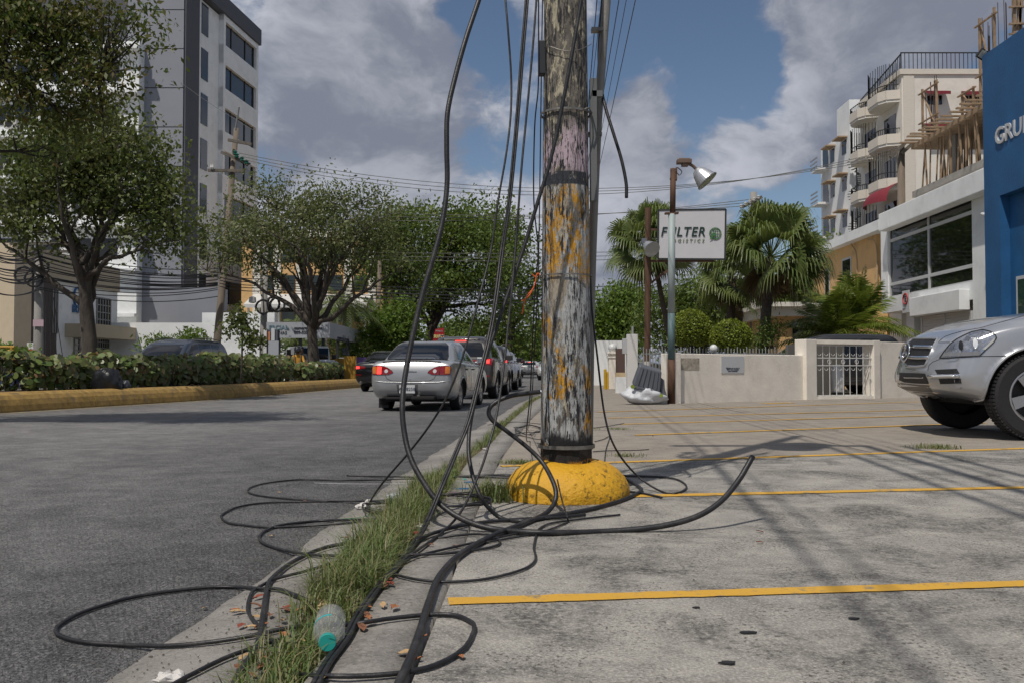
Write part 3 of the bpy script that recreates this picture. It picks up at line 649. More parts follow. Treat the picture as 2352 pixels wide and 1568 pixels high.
M_CLEAR = mat('clear_lamp', (0.55, 0.55, 0.55), .12, coat=.5)
M_PLATE = mat('number_plate', (0.55, 0.57, 0.58), .4)
M_INK = mat('plate_ink', (0.02, 0.03, 0.05), .6)
def paint(name, col, metal=.0, rough=.32):
    return mat(name, col, rough, metal, coat=.8, var=.06, vscale=1.5)
def loft_rings(st, secf, dx=.045, dn=5):
    S_ = np.array(st, float); s = S_[:, 0]; ss = np.arange(s[0], s[-1] + 1e-6, dx) if s[-1] > s[0] else s
    ss = np.unique(np.concatenate([np.linspace(a, b, max(2, int(math.ceil((b - a) / dx))) + 1) for a, b in zip(s[:-1], s[1:])]))
    # monotone-ish cubic through the stations
    def interp(col):
        m = np.gradient(col, s)
        out = []
        for q in ss:
            i = min(max(np.searchsorted(s, q) - 1, 0), len(s) - 2); h = s[i + 1] - s[i]; u = (q - s[i]) / h
            out.append((2 * u**3 - 3 * u**2 + 1) * col[i] + (u**3 - 2 * u**2 + u) * h * m[i] + (-2 * u**3 + 3 * u**2) * col[i + 1] + (u**3 - u**2) * h * m[i + 1])
        return np.array(out)
    C = [interp(S_[:, k]) for k in range(1, S_.shape[1])]
    rings = []
    for i, q in enumerate(ss):
        half = crom(secf(*[c[i] for c in C]), dn)         # (y,z) from bottom centre to top centre
        rings.append((q, half))
    return rings
def body_sec(zb, zs, zt, w):
    return [(0, zb), (.72 * w, zb), (.93 * w, zb + .05), (.995 * w, zb + .33 * (zs - zb)), (w, zb + .62 * (zs - zb)), (.982 * w, zs - .06), (.93 * w, zs), (.72 * w, zs + .62 * (zt - zs)), (.38 * w, zt - .004), (0, zt)]
def cabin_sec(zb, zt, wb, wt):
    m = (zb + zt) / 2
    return [(wb, zb - .12), (wb * .995, zb), (.52 * wb + .48 * wt, m), (wt * 1.0, zb + (zt - zb) * .86), (wt * .86, zb + (zt - zb) * .975), (.45 * wt, zt), (0, zt)]
def rings_to_mesh(rings, closed, cap=True, bulge=(0, 0)):
    n = len(rings[0][1]); V = []
    def ring(x, half, f=1.0, zc=0):
        pts = [(x, y * f, zc + (z - zc) * f if f != 1.0 else z) for y, z in half]
        mir = [(x, -y * f, zc + (z - zc) * f if f != 1.0 else z) for y, z in half[::-1]]
        return pts + (mir[1:-1] if closed else mir[1:])
    R_ = []
    if cap:
        x, h = rings[0]; zc = (h[0][1] + h[-1][1]) / 2
        for f, b in ((.02, 1), (.35, .9), (.65, .65), (.85, .3)): R_.append(ring(x - bulge[0] * b, h, f, zc))
    R_ += [ring(x, h) for x, h in rings]
    if cap:
        x, h = rings[-1]; zc = (h[0][1] + h[-1][1]) / 2
        for f, b in ((.85, .3), (.65, .65), (.35, .9), (.02, 1)): R_.append(ring(x + bulge[1] * b, h, f, zc))
    nc = len(R_[0]); V = np.array([p for r in R_ for p in r])
    return V, grid_faces(len(R_), nc, closed)
class Car:
    def __init__(s, name, label, loc, head, group=None, scale=1.0, cat='car'):
        """head: heading angle from +Y towards +X (radians)"""
        s.root = empty(name, loc, label, cat, group, rz=PI / 2 - head); s.root.scale = (scale,) * 3
        s.M = Matrix.LocRotScale(Vector(loc), Euler((0, 0, PI / 2 - head)), Vector((scale,) * 3)); s.Mi = s.M.inverted()
        s.bv = []; s.bf = []; s.bvh = None
    def shell(s, V, F, name, m, wells=None, lean=None):
        V = np.array(V, float)
        mi = np.zeros(len(F), int)
        if lean: V = lean(V)
        if wells:
            for (wx, wz, R, ymin) in wells:
                d = np.hypot(V[:, 0] - wx, V[:, 2] - wz); side = np.abs(V[:, 1]) > ymin
                nr = side & (np.abs(d - R) < .045) & (d > 1e-6)
                k = R / d[nr]; V[nr, 0] = wx + (V[nr, 0] - wx) * k; V[nr, 2] = wz + (V[nr, 2] - wz) * k
                ins = side & (d < R - .02) & ~nr
                V[ins, 1] -= np.sign(V[ins, 1]) * .24
                Fa = np.array(F); mi |= ins[Fa].any(axis=1).astype(int)
        me = fast_mesh(name, V, F)
        me.materials.append(m); me.materials.append(M_UNDER); me.polygons.foreach_set('material_index', mi.astype(np.int32))
        o = add(name, me, None, s.root, smooth=True, world=False)
        b0 = len(s.bv); s.bv += [tuple(p) for p in V]; s.bf += [tuple(i + b0 for i in f) for f in F]
        s.bvh = BVHTree.FromPolygons(s.bv, s.bf)
        return o
    def cast(s, o, d):
        h = s.bvh.ray_cast(Vector(o), Vector(d).normalized())
        if h[0] is None:
            # nearest surface point to the missed ray
            o = Vector(o); d = Vector(d).normalized(); best = None
            for k in np.linspace(.3, 1.6, 40):
                q = o + d * (k * (Vector((2, 0, .7)) - o).length); nn = s.bvh.find_nearest(q)
                if best is None or nn[3] < best[3]: best = nn
            return best[0], best[1]
        n = h[1] if h[1].dot(Vector(d)) < 0 else -h[1]
        return h[0], n
    def ray_for(s, view):
        if view == 'px':
            o = s.Mi @ Vector((0, 0, CAMZ)); R3 = s.Mi.to_3x3()
            return lambda u, v: (o, R3 @ ray(u, v))
        if view == 'rear': return lambda u, v: (Vector((-3, -u, v)), Vector((1, 0, 0)))
        if view == 'front': return lambda u, v: (Vector((9, u, v)), Vector((-1, 0, 0)))
        if view == 'right': return lambda u, v: (Vector((u, -4, v)), Vector((0, 1, 0)))
        if view == 'left': return lambda u, v: (Vector((u, 4, v)), Vector((0, -1, 0)))
        if view == 'top': return lambda u, v: (Vector((u, v, 5)), Vector((0, 0, -1)))
    def patch(s, name, outline, view, m, off=.004, parent=None, step=None, smooth=True, mirror=False):
        rf = s.ray_for(view); O = [Vector(p) for p in outline]
        xs = [p.x for p in O]; ys = [p.y for p in O]; ext = max(max(xs) - min(xs), max(ys) - min(ys)); step = step or ext / 11
        B = []
        for i in range(len(O)):
            a, b_ = O[i], O[(i + 1) % len(O)]; k = max(1, int((b_ - a).length / step))
            B += [a.lerp(b_, j / k) for j in range(k)]
        nb = len(B); pts = list(B)
        def inside(p):
            c_ = False
            for i in range(nb):
                a, b_ = B[i], B[(i + 1) % nb]
                if (a.y > p.y) != (b_.y > p.y) and p.x < (b_.x - a.x) * (p.y - a.y) / (b_.y - a.y) + a.x: c_ = not c_
            return c_
        for gx in np.arange(min(xs) + step * .5, max(xs), step):
            for gy in np.arange(min(ys) + step * .5, max(ys), step):
                p = Vector((gx, gy))
                if inside(p) and min((p - q).length for q in B) > step * .45: pts.append(p)
        V2, E2, F2, *_ = delaunay_2d_cdt(pts, [(i, (i + 1) % nb) for i in range(nb)], [], 1, 1e-7)
        V = []
        for q in V2:
            h, n_ = s.cast(*rf(q.x, q.y)); V.append(h + n_ * off)
        F2 = [f for f in F2 if inside((V2[f[0]] + V2[f[1]] + V2[f[2]]) / 3)] if len(F2) else F2
        def mk(Vx, par):
            me = bpy.data.meshes.new(name); me.from_pydata([tuple(v_) for v_ in Vx], [], [tuple(f) for f in F2]); me.update()
            return add(name, me, m, par, smooth=smooth, world=False)
        o = mk(V, parent or s.root)
        if mirror: mk([Vector((q.x, -q.y, q.z)) for q in V], parent or s.root)
        return o
    def seam(s, name, line, view, m=None, r=.004, off=.0, parent=None, closed=False, step=.05):
        rf = s.ray_for(view); L = [Vector(p) for p in line]; pts = []
        if closed: L.append(L[0])
        for a, b_ in zip(L[:-1], L[1:]):
            k = max(1, int((b_ - a).length / step)); pts += [a.lerp(b_, j / k) for j in range(k)]
        pts.append(L[-1]); W_ = []
        for q in pts:
            h, n_ = s.cast(*rf(q.x, q.y)); W_.append(h + n_ * off)
        return MB().tube(W_, r, 6).build(name, m or M_BLKP, parent or s.root, smooth=True, world=False)
    def wheel(s, x, y, r, wd, spokes=5, rimf=.66, steer=0.0, treads=0):
        sg = 1 if y > 0 else -1
        M_ = Matrix.Rotation(steer, 3, 'Z') @ Matrix.Rotation(-sg * PI / 2, 3, 'X')    # local Z points outward
        c_ = Vector((x, y, r)); h = wd / 2; mb = MB()
        rr = r * rimf
        mb.lathe([(rr, -h * .8), (r * .90, -h), (r * .965, -h * .9), (r * .997, -h * .55), (r, 0), (r * .997, h * .55), (r * .965, h * .9), (r * .90, h * 1.0), (rr * 1.06, h * .93), (rr, h * .72)], c_, M_, n=48, caps=False)
        if treads:
            for k in range(treads):
                a = 2 * PI * k / treads
                for z0, z1 in ((-.55, -.15), (-.1, .3), (.42, .93)):
                    R2 = M_ @ Matrix.Rotation(a, 3, 'Z')
                    rad = r * (1.0 if z1 < .8 else .988)
                    mb.box(c_ + R2 @ Vector((rad, 0, h * (z0 + z1) / 2)), (.014, 2 * PI * r / treads * .62, h * (z1 - z0)), M=R2)
        wo = empty('wheel', (0, 0, 0)); wo.parent = s.root
        mb.build('tyre', M_TYRE, wo, smooth=not treads, world=False)
        rm = MB(); rm.lathe([(rr * 1.0, h * .72), (rr * 1.03, h * .88), (rr * .97, h * .90), (rr * .90, h * .72), (rr * .88, 0)], c_, M_, n=40, caps=False)
        for k in range(spokes):
            a = 2 * PI * k / spokes + .3; R2 = M_ @ Matrix.Rotation(a, 3, 'Z')
            rm.prism([c_ + R2 @ Vector(q) for q in ((rr * .12, -rr * .16, h * .62), (rr * .93, -rr * .22, h * .74), (rr * .93, rr * .22, h * .74), (rr * .12, rr * .16, h * .62))], R2 @ Vector((0, 0, h * .14)))
        rm.lathe([(rr * .24, h * .5), (rr * .24, h * .80), (rr * .12, h * .86)], c_, M_, n=16)
        rm.build('rim', M_RIM, wo, smooth=False, world=False)
        MB().lathe([(rr * .97, h * .28), (rr * .5, h * .30)], c_, M_, n=32).build('brake_disc', M_RIMD, wo, world=False)  # near-black disc, shade between the spokes put into its colour
        return wo
    def box(s, name, c_, size, m, rz=0, parent=None, bevel=0, taper=1.0):
        return MB().box(c_, size, rz, taper=taper).build(name, m, parent or s.root, world=False, bevel=bevel)
def rear_text(car, s_, size, y, z, m, parent=None, off=.012, xo=None):
    h, n_ = car.cast(Vector((-3, -y, z)), Vector((1, 0, 0)))
    return text('lettering', s_, size, (h.x - off if xo is None else xo, -y, z), (PI / 2, 0, -PI / 2), m, parent or car.root, .001, align='CENTER', offset=.0012, world=False)

# ---------------------------------------------------------------- generic saloon / estate bodies
def sedan(name, label, loc, head, col, group=None, scale=1.0, lights='corolla', m=None, rim_y=.70, details=True):
    c = Car(name, label, loc, head, group, scale)
    m = m or paint(name + '_' + '_'.join('%02d' % int(100 * q) for q in col), col, .35)
    st = [(0.0, .40, .76, .82, .70), (.05, .33, .88, .935, .76), (.16, .27, .925, .975, .79), (.5, .22, .945, .99, .825), (.95, .19, .935, .985, .85), (2.1, .18, .905, .95, .85), (3.15, .19, .88, .93, .84), (3.75, .2, .80, .85, .83), (4.1, .24, .70, .74, .79), (4.28, .32, .58, .60, .68)]
    V, F = rings_to_mesh(loft_rings(st, body_sec), True, True, (.03, .04))
    c.shell(V, F, 'body', m, [(.93, .30, .335, .55), (3.40, .30, .335, .55)])
    cs = [(.52, .94, .985, .70, .62), (.80, .94, 1.15, .735, .60), (1.10, .94, 1.30, .745, .575), (1.35, .94, 1.355, .75, .565), (1.8, .93, 1.385, .75, .56), (2.25, .92, 1.375, .75, .555), (2.6, .91, 1.27, .745, .565), (2.95, .90, 1.08, .73, .60), (3.22, .89, .935, .70, .62)]
    V, F = rings_to_mesh(loft_rings(cs, cabin_sec, .05, 4), False, False)
    c.shell(V, F, 'cabin', m)
    for sx in (.93, 3.40):
        for sy in (-1, 1): c.wheel(sx, sy * rim_y, .30, .19)
    c.box('underside', (2.1, 0, .24), (3.6, 1.3, .12), M_UNDER)
    g = c.patch('rear_window', [(-.60, .985), (.60, .985), (.60, 1.05), (.52, 1.26), (.44, 1.315), (-.44, 1.315), (-.52, 1.26), (-.60, 1.05)], 'rear', M_GLASS, .014)
    for side in ('right', 'left'):
        c.patch('side_window', [(1.02, 1.0), (1.72, .985), (1.72, 1.30), (1.5, 1.305), (1.3, 1.27)], side, M_GLASS)
        c.patch('side_window', [(1.78, .985), (2.78, .975), (2.35, 1.285), (1.78, 1.31)], side, M_GLASS)
        c.seam('door_seam', [(1.75, .98), (1.75, .36), (2.75, .36), (2.82, .90)], side, r=.004)
        c.seam('door_seam', [(1.1, .92), (1.12, .70), (1.3, .40), (1.75, .36)], side, r=.004)
        sg = -1 if side == 'right' else 1
        for hx in (1.25, 2.0):
            MB().box((hx, sg * .855, .80), (.17, .03, .03)).build('door_handle', M_BLKP, c.root, world=False, bevel=.008)
        MB().box((2.62, sg * .93, .99), (.10, .20, .13)).box((2.64, sg * .82, .95), (.05, .1, .03)).build('mirror', m, c.root, world=False, bevel=.03)
        MB().box((2.565, sg * .935, .99), (.012, .16, .095)).build('mirror_glass', M_CHROME, c.root, world=False)
    c.patch('windscreen', [(-.58, .97), (.58, .97), (.48, 1.31), (-.48, 1.31)], 'front', M_GLASS)
    return c, m

M_SILV = mat('silver_car_paint', (0.40, 0.41, 0.42), .34, .55, coat=.7, var=.05, vscale=2)
zr = 18.0; rr_ = gp(1048, 940)
hd = math.radians(7.5)
fx, fy = math.sin(hd), math.cos(hd)
# rear right wheel contact at rr_: wheel is .93 ahead of the bumper, .70 right of the centre line
org = Vector((rr_.x - fx * .93 - fy * .70, rr_.y - fy * .93 + fx * .70, ROAD_Z))
cor, mcor = sedan('silver_sedan', 'silver sedan waiting in traffic with plate A468258, nearest car on the road', (org.x, org.y, ROAD_Z), hd, (0.4, 0.41, 0.42), 'cars queued on the road', m=M_SILV)
def tail_lamp(c, sg):
    o = [(sg * .335, .735), (sg * .36, .775), (sg * .46, .835), (sg * .55, .862), (sg * .66, .868), (sg * .755, .862), (sg * .765, .80), (sg * .75, .70), (sg * .70, .693), (sg * .42, .70)]
    L = c.patch('tail_lamp', o if sg > 0 else o[::-1], 'rear', M_RED, .006)
    a = [(sg * .665, .72), (sg * .745, .722), (sg * .752, .845), (sg * .665, .85)]; c.patch('indicator', a if sg > 0 else a[::-1], 'rear', M_ORNG, .010, L)
    if sg < 0:
        a = [(sg * .565, .712), (sg * .655, .712), (sg * .655, .85), (sg * .565, .845)]; c.patch('brake_light', a[::-1], 'rear', M_REDL, .011, L)
    cc = [(sg * .47 + .036 * math.cos(q), .765 + .036 * math.sin(q)) for q in np.linspace(0, 2 * PI, 14, endpoint=False)]
    c.patch('reverse_light', cc, 'rear', M_CLEAR, .012, L)
    c.seam('lamp_edge', o, 'rear', r=.004, off=.006, closed=True, parent=L)
    c.seam('lamp_divider', [(sg * .56, .70), (sg * .56, .86)], 'rear', r=.004, off=.010, parent=L)
for sg in (-1, 1): tail_lamp(cor, sg)
cor.seam('boot_seam', [(-.53, .93), (-.51, .72), (-.45, .62), (-.36, .585), (0, .575), (.36, .585), (.45, .62), (.51, .72), (.53, .93)], 'rear', r=.005)
cor.seam('boot_lip', [(-.56, .935), (-.3, .955), (0, .96), (.3, .955), (.56, .935)], 'rear', r=.014, off=.004)
cor.seam('bumper_crease', [(-.79, .585), (-.5, .558), (0, .553), (.5, .558), (.79, .585)], 'rear', m=mcor, r=.010)
cor.patch('plate_recess', [(-.25, .33), (.13, .33), (.15, .52), (-.27, .52)], 'rear', mat('recess_grey', (.10, .10, .105), .6), .003)
pl = cor.box('number_plate', (-.032, .06, .425), (.012, .305, .155), M_PLATE, bevel=.004)
rear_text(cor, 'A468258', .088, -.06, .397, M_INK, pl, xo=-.0405)
rear_text(cor, 'COROLLA', .045, 0.02, .742, mat('badge_grey', (.20, .205, .21), .3, .8), off=.004)
MB().tube([(-.005, -.15, .30), (.1, -.15, .30), (.3, -.15, .31)], .028, 12).build('exhaust', M_STEEL, cor.root, world=False)
MB().box((.05, -.25, .26), (.25, .45, .07)).box((.12, .35, .25), (.2, .3, .05)).build('rear_beam', M_UNDER, cor.root, world=False, bevel=.02)
MB().box((.72, .72, .15), (.015, .2, .22)).build('mud_flap', M_BLKP, cor.root, world=False)
MB().tube([(1.25, -.02, 1.36), (1.24, -.02, 1.40)], .012, 6).build('antenna', M_BLKP, cor.root, world=False)

def suv(name, label, loc, head, col, group='cars queued on the road', style=0, scale=1.0, roof=1.68, L=4.7, hw=.93, m=None, cat='car'):
    c = Car(name, label, loc, head, group, scale, cat)
    m = m or paint('paint_' + name + '_%d' % style, col, .4 if max(col) > .2 else .0)
    st = [(0.0, .44, .80, .86, .80), (.04, .38, .96, 1.02, .87), (.15, .33, 1.04, 1.08, .905), (.6, .27, 1.06, 1.09, hw), (2.0, .26, 1.02, 1.07, hw), (3.3, .27, 1.0, 1.06, hw - .01), (4.0, .28, .95, 1.02, .91), (4.45, .32, .84, .90, .86), (L, .42, .70, .74, .70)]
    V, F = rings_to_mesh(loft_rings(st, body_sec), True, True, (.03, .05))
    c.shell(V, F, 'body', m, [(.95, .36, .395, .6), (3.75, .36, .395, .6)])
    k = roof / 1.68
    cs = [(.06, 1.02, 1.06, .80, .74), (.16, 1.02, 1.30 * k, .82, .72), (.28, 1.02, 1.52 * k, .83, .70), (.42, 1.02, 1.615 * k, .835, .69), (.9, 1.02, 1.665 * k, .84, .68), (1.7, 1.01, 1.68 * k, .84, .67), (2.4, 1.0, 1.64 * k, .83, .665), (2.8, 1.0, 1.52 * k, .82, .67), (3.2, 1.0, 1.26 * k, .80, .70), (3.5, .99, 1.06, .76, .70)]
    V, F = rings_to_mesh(loft_rings(cs, cabin_sec, .05, 4), False, False)
    c.shell(V, F, 'cabin', m)
    for sx in (.95, 3.75):
        for sy in (-1, 1): c.wheel(sx, sy * (hw - .14), .36, .235)
    c.box('underside', (2.3, 0, .30), (4.0, 1.4, .14), M_UNDER)
    zt = 1.50 * k
    c.patch('rear_window', [(-.66, 1.12), (.66, 1.12), (.66, 1.2), (.57, zt - .02), (.5, zt), (-.5, zt), (-.57, zt - .02), (-.66, 1.2)], 'rear', M_GLASS)
    for side in ('right', 'left'):
        c.patch('side_window', [(.55, 1.13), (1.35, 1.11), (1.35, 1.54 * k), (.85, 1.53 * k)], side, M_GLASS)
        c.patch('side_window', [(1.42, 1.11), (2.2, 1.09), (2.2, 1.535 * k), (1.42, 1.54 * k)], side, M_GLASS)
        c.patch('side_window', [(2.27, 1.09), (3.1, 1.08), (2.62, 1.49 * k), (2.27, 1.53 * k)], side, M_GLASS)
        c.seam('door_seam', [(1.38, 1.09), (1.38, .45), (2.24, .42), (2.24, 1.08)], side, r=.005)
        c.seam('sill_trim', [(1.36, .38), (2.3, .36), (3.35, .38)], side, r=.03)
        c.seam('arch_trim', [(.95 + .405 * math.cos(q), .36 + .405 * math.sin(q)) for q in np.linspace(.1, PI - .1, 16)], side, r=.018, off=.003)
        c.seam('arch_trim', [(3.75 + .405 * math.cos(q), .36 + .405 * math.sin(q)) for q in np.linspace(.1, PI - .1, 16)], side, r=.018, off=.003)
        sg = -1 if side == 'right' else 1
        MB().box((2.95, sg * (hw + .09), 1.13), (.12, .20, .15)).box((2.98, sg * (hw - .05), 1.08), (.05, .12, .03)).build('mirror', m, c.root, world=False, bevel=.03)
        if style != 2: MB().tube(crom([(.55, sg * .62, 1.63 * k), (.65, sg * .625, 1.69 * k), (1.5, sg * .63, 1.715 * k), (2.35, sg * .62, 1.68 * k), (2.45, sg * .615, 1.63 * k)], 6), .017, 6).build('roof_rail', M_STEEL, c.root, world=False)
    c.patch('windscreen', [(-.64, 1.12), (.64, 1.12), (.54, 1.5 * k), (-.54, 1.5 * k)], 'front', M_GLASS)
    c.seam('tailgate_seam', [(-.74, .98), (-.70, .62), (0, .60), (.70, .62), (.74, .98)], 'rear', r=.005)
    c.patch('bumper_trim', [(-.72, .40), (.72, .40), (.70, .52), (-.70, .52)], 'rear', M_BLKP, .004)
    c.seam('spoiler', [(-.5, 1.575 * k), (0, 1.59 * k), (.5, 1.575 * k)], 'rear', m=m, r=.03)
    h, n_ = c.cast((-3, 0, 1.545 * k), (1, 0, 0)); c.box('high_brake_light', (h.x - .012, 0, h.z), (.03, .30, .028), M_REDL)
    for sg in (-1, 1):
        if style == 0:
            o = [(sg * .52, .93), (sg * .86, .90), (sg * .88, 1.08), (sg * .80, 1.085), (sg * .52, 1.035)]; b_ = [(sg * .68, .955), (sg * .80, .95), (sg * .80, 1.05), (sg * .68, 1.045)]
        elif style == 1:
            o = [(sg * .70, .80), (sg * .86, .80), (sg * .88, 1.10), (sg * .82, 1.12), (sg * .74, 1.10)]; b_ = [(sg * .75, .88), (sg * .84, .86), (sg * .83, 1.08), (sg * .77, 1.09)]
        else:
            o = [(sg * .55, .93), (sg * .86, .88), (sg * .87, 1.02), (sg * .6, 1.0)]; b_ = None
        L_ = c.patch('tail_lamp', o if sg > 0 else o[::-1], 'rear', M_RED, .008)
        if b_: c.patch('brake_light', b_ if sg > 0 else b_[::-1], 'rear', M_REDL, .014, L_)
        o = [(sg * .62, .60), (sg * .80, .60), (sg * .80, .64), (sg * .62, .64)]; c.patch('reflector', o if sg > 0 else o[::-1], 'rear', M_RED, .006)
    if style == 0: c.patch('lamp_bar', [(-.52, 1.0), (.52, 1.0), (.52, 1.035), (-.52, 1.035)], 'rear', M_RED, .008)
    pl = c.box('number_plate', (-.045, 0, .80), (.012, .31, .155), M_PLATE)
    return c
def at_rr(px, py, head, back, half):
    q = gp(px, py); a, b_ = math.sin(head), math.cos(head)
    return (q.x - a * back - b_ * half, q.y - b_ * back + a * half, ROAD_Z)
h1 = math.radians(6.0); suv('grey_suv', 'dark grey SUV with roof rails and lit brake lights just ahead of the silver sedan', at_rr(1133, 914, h1, .95, .79), h1, (.034, .031, .029), style=0, scale=1.0)
h2 = math.radians(5.5); suv('black_suv', 'black crossover third in the queue with a tall lit tail lamp', at_rr(1166, 899, h2, .95, .79), h2, (.012, .0115, .012), style=1, roof=1.62)
h3 = math.radians(5.0); suv('maroon_car', 'maroon crossover fourth in the queue behind the black one', at_rr(1180, 889.5, h3, .95, .79), h3, (.055, .010, .013), style=2, roof=1.55)
h4 = math.radians(4.5); suv('white_van', 'white van fifth in the queue, partly hidden by the maroon car', (-.75, 50.5, ROAD_Z), h4, (.62, .63, .64), style=2, roof=1.75, cat='van')
# oncoming and far traffic
suv('white_suv', 'white SUV coming towards the camera beside the left edge of the pole', (3.05, 66, ROAD_Z), PI + .1, (.66, .67, .68), style=2, group='far traffic')
suv('pale_car', 'pale car far down the road between the queue and the pole', (1.55, 82, ROAD_Z), .05, (.45, .46, .46), style=2, group='far traffic', roof=1.5)
# black hatchback in the left lane
hb = math.radians(7.5)
M_BLKCAR = paint('black_car_paint', (.010, .010, .012), .2, .2)
q = gp(838, 897.5); a_, b_ = math.sin(hb), math.cos(hb)
bk, mbk = sedan('black_hatchback', 'glossy black hatchback in the left lane with lit tail lamps', (q.x - a_ * .93 + b_ * .74, q.y - b_ * .93 - a_ * .74, ROAD_Z), hb, (.01, .01, .012), 'cars queued on the road', m=M_BLKCAR, scale=1.06)
for sg in (-1, 1):
    o = [(sg * .42, .77), (sg * .78, .73), (sg * .80, .84), (sg * .70, .86), (sg * .44, .83)]; L_ = bk.patch('tail_lamp', o if sg > 0 else o[::-1], 'rear', M_RED, .008)
    o = [(sg * .62, .765), (sg * .74, .755), (sg * .74, .835), (sg * .62, .83)]; bk.patch('brake_light', o if sg > 0 else o[::-1], 'rear', M_REDL, .014, L_)
    o = [(sg * .55, .55), (sg * .76, .55), (sg * .76, .575), (sg * .55, .575)]; bk.patch('reflector', o if sg > 0 else o[::-1], 'rear', M_RED, .006)
    MB().lathe([(.05, -.02), (.05, .05), (.036, .05), (.036, 0)], (-.02, -sg * .55, .32), Matrix.Rotation(-PI / 2, 3, 'Y'), n=14).build('exhaust', M_CHROME, bk.root, world=False)
bk.seam('high_brake_light', [(-.30, 1.315), (.30, 1.315)], 'rear', m=M_REDL, r=.012)
bk.box('number_plate', (-.045, 0, .66), (.012, .31, .155), M_PLATE)

# ---------------------------------------------------------------- silver SUV parked at the right edge
M_GLP = mat('silver_suv_paint', (0.46, 0.475, 0.50), .30, .6, coat=.9, var=.04, vscale=2)
M_MESH = mat('black_honeycomb_grille', (0.012, 0.012, 0.013), .55, bump=.6, bscale=160)
GS = 1.13
wc = G(2373, 1009); gh = math.radians(-86)          # nose to the left
ga, gb = math.sin(gh), math.cos(gh)
# near front wheel sits 4.21 ahead of the tail and .82 left of the centre line (car's own left is towards the camera)
FWX, HALF = 4.33, .80
go = Vector((wc.x - GS * (ga * FWX - gb * HALF), wc.y - GS * (gb * FWX + ga * HALF), 0))
gl = Car('silver_suv', 'big silver luxury SUV with round star grille emblem parked at the right edge', (go.x, go.y, 0), gh, None, GS)
def gl_sec(zb, zs, zt, w):
    return [(0, zb), (.80 * w, zb), (.965 * w, zb + .05), (.998 * w, zb + .33 * (zs - zb)), (w, zb + .62 * (zs - zb)), (.985 * w, zs - .07), (.935 * w, zs - .005), (.76 * w, zs + .70 * (zt - zs)), (.40 * w, zt - .004), (0, zt)]
st = [(0.0, .5, .95, 1.05, .78), (.08, .42, 1.1, 1.16, .88), (.4, .34, 1.16, 1.22, .92), (1.5, .32, 1.16, 1.22, .93), (2.6, .32, 1.15, 1.24, .93), (3.3, .33, 1.14, 1.245, .93), (3.85, .33, 1.115, 1.215, .93), (4.25, .33, 1.08, 1.175, .93), (4.6, .335, 1.03, 1.12, .915), (4.78, .34, .985, 1.065, .89), (4.90, .35, .94, 1.01, .85), (4.97, .37, .89, .95, .79)]
V, F = rings_to_mesh(loft_rings(st, gl_sec, .03, 7), True, True, (.03, .10))
def gl_lean(V):
    # upright, slightly stepped nose: grille leans back, bumper pushed forward
    k = np.clip((V[:, 0] - 4.55) / .4, 0, 1); k = k * k * (3 - 2 * k)
    V[:, 0] += k * (.05 * np.exp(-((V[:, 2] - .56) / .12) ** 2) - .05 * np.clip(V[:, 2] - .70, 0, 1) / .25)
    V[:, 0] -= k * .20 * np.clip(.46 - V[:, 2], 0, 1) / .14
    return V
glb = gl.shell(V, F, 'body', M_GLP, [(FWX, .40, .445, .62), (1.1, .40, .445, .62)], gl_lean)
cs = [(.12, 1.12, 1.2, .82, .76), (.35, 1.14, 1.6, .85, .73), (.6, 1.14, 1.76, .86, .72), (1.5, 1.14, 1.84, .86, .71), (2.4, 1.13, 1.80, .86, .70), (2.8, 1.12, 1.65, .85, .70), (3.2, 1.12, 1.40, .83, .73), (3.55, 1.11, 1.2, .80, .74)]
V, F = rings_to_mesh(loft_rings(cs, cabin_sec, .05, 4), False, False); gl.shell(V, F, 'cabin', M_GLP)
for side in ('left', 'right'):
    gl.patch('side_window', [(2.2, 1.22), (3.0, 1.2), (2.6, 1.62), (2.2, 1.70)], side, M_GLASS); gl.patch('side_window', [(.7, 1.24), (2.1, 1.22), (2.1, 1.7), (.95, 1.68)], side, M_GLASS)
gl.patch('windscreen', [(-.68, 1.24), (.68, 1.24), (.58, 1.66), (-.58, 1.66)], 'front', M_GLASS)
for sx in (FWX, 1.1):
    for sy in (-1, 1): gl.wheel(sx, sy * HALF, .40, .25, 5, .62, treads=(72 if sx == FWX and sy == 1 else 0))
gl.box('underside', (2.6, 0, .36), (4.0, 1.5, .12), M_UNDER)
def K(*pts): return [(1998.3 + a * .2491 - (3 if a < 620 else 0), 666.1 + b_ * .2491) for a, b_ in pts]
M_HEAD = mat('headlamp_reflector', (0.50, 0.51, 0.53), .16, .85, var=.5, vscale=22, coat=1.0)
M_LENS = mat('headlamp_lens', (0.86, 0.88, 0.9), .05, .3, coat=1.0)
M_DKCH = mat('dull_chrome', (0.34, 0.345, 0.36), .28, .9)
M_GRTRIM = mat('grey_bumper_trim', (0.10, 0.10, 0.105), .45)
hl_out = [(645, 625), (690, 560), (740, 500), (800, 455), (860, 425), (940, 388), (1040, 368), (1110, 385), (1155, 415), (1165, 440), (1140, 480), (1070, 545), (1010, 605), (900, 612), (750, 622)]
hl = gl.patch('headlamp', K(*hl_out), 'px', M_HEAD, .004, step=6, mirror=True)
gl.seam('lamp_edge', K(*hl_out), 'px', r=.006, off=.004, closed=True, step=6, parent=hl)
def ell(cx, cy, rx, ry, n=16): return [(cx + rx * math.cos(q), cy + ry * math.sin(q)) for q in np.linspace(0, 2 * PI, n, endpoint=False)]
gl.patch('projector', K(*ell(975, 490, 24, 46)), 'px', M_LENS, .012, hl, step=4); gl.seam('projector_ring', K(*ell(970, 490, 30, 54)), 'px', m=M_CHROME, r=.005, off=.012, closed=True, step=4, parent=hl)
gl.patch('projector', K(*ell(842, 512, 18, 42)), 'px', M_BLKP, .010, hl, step=4)
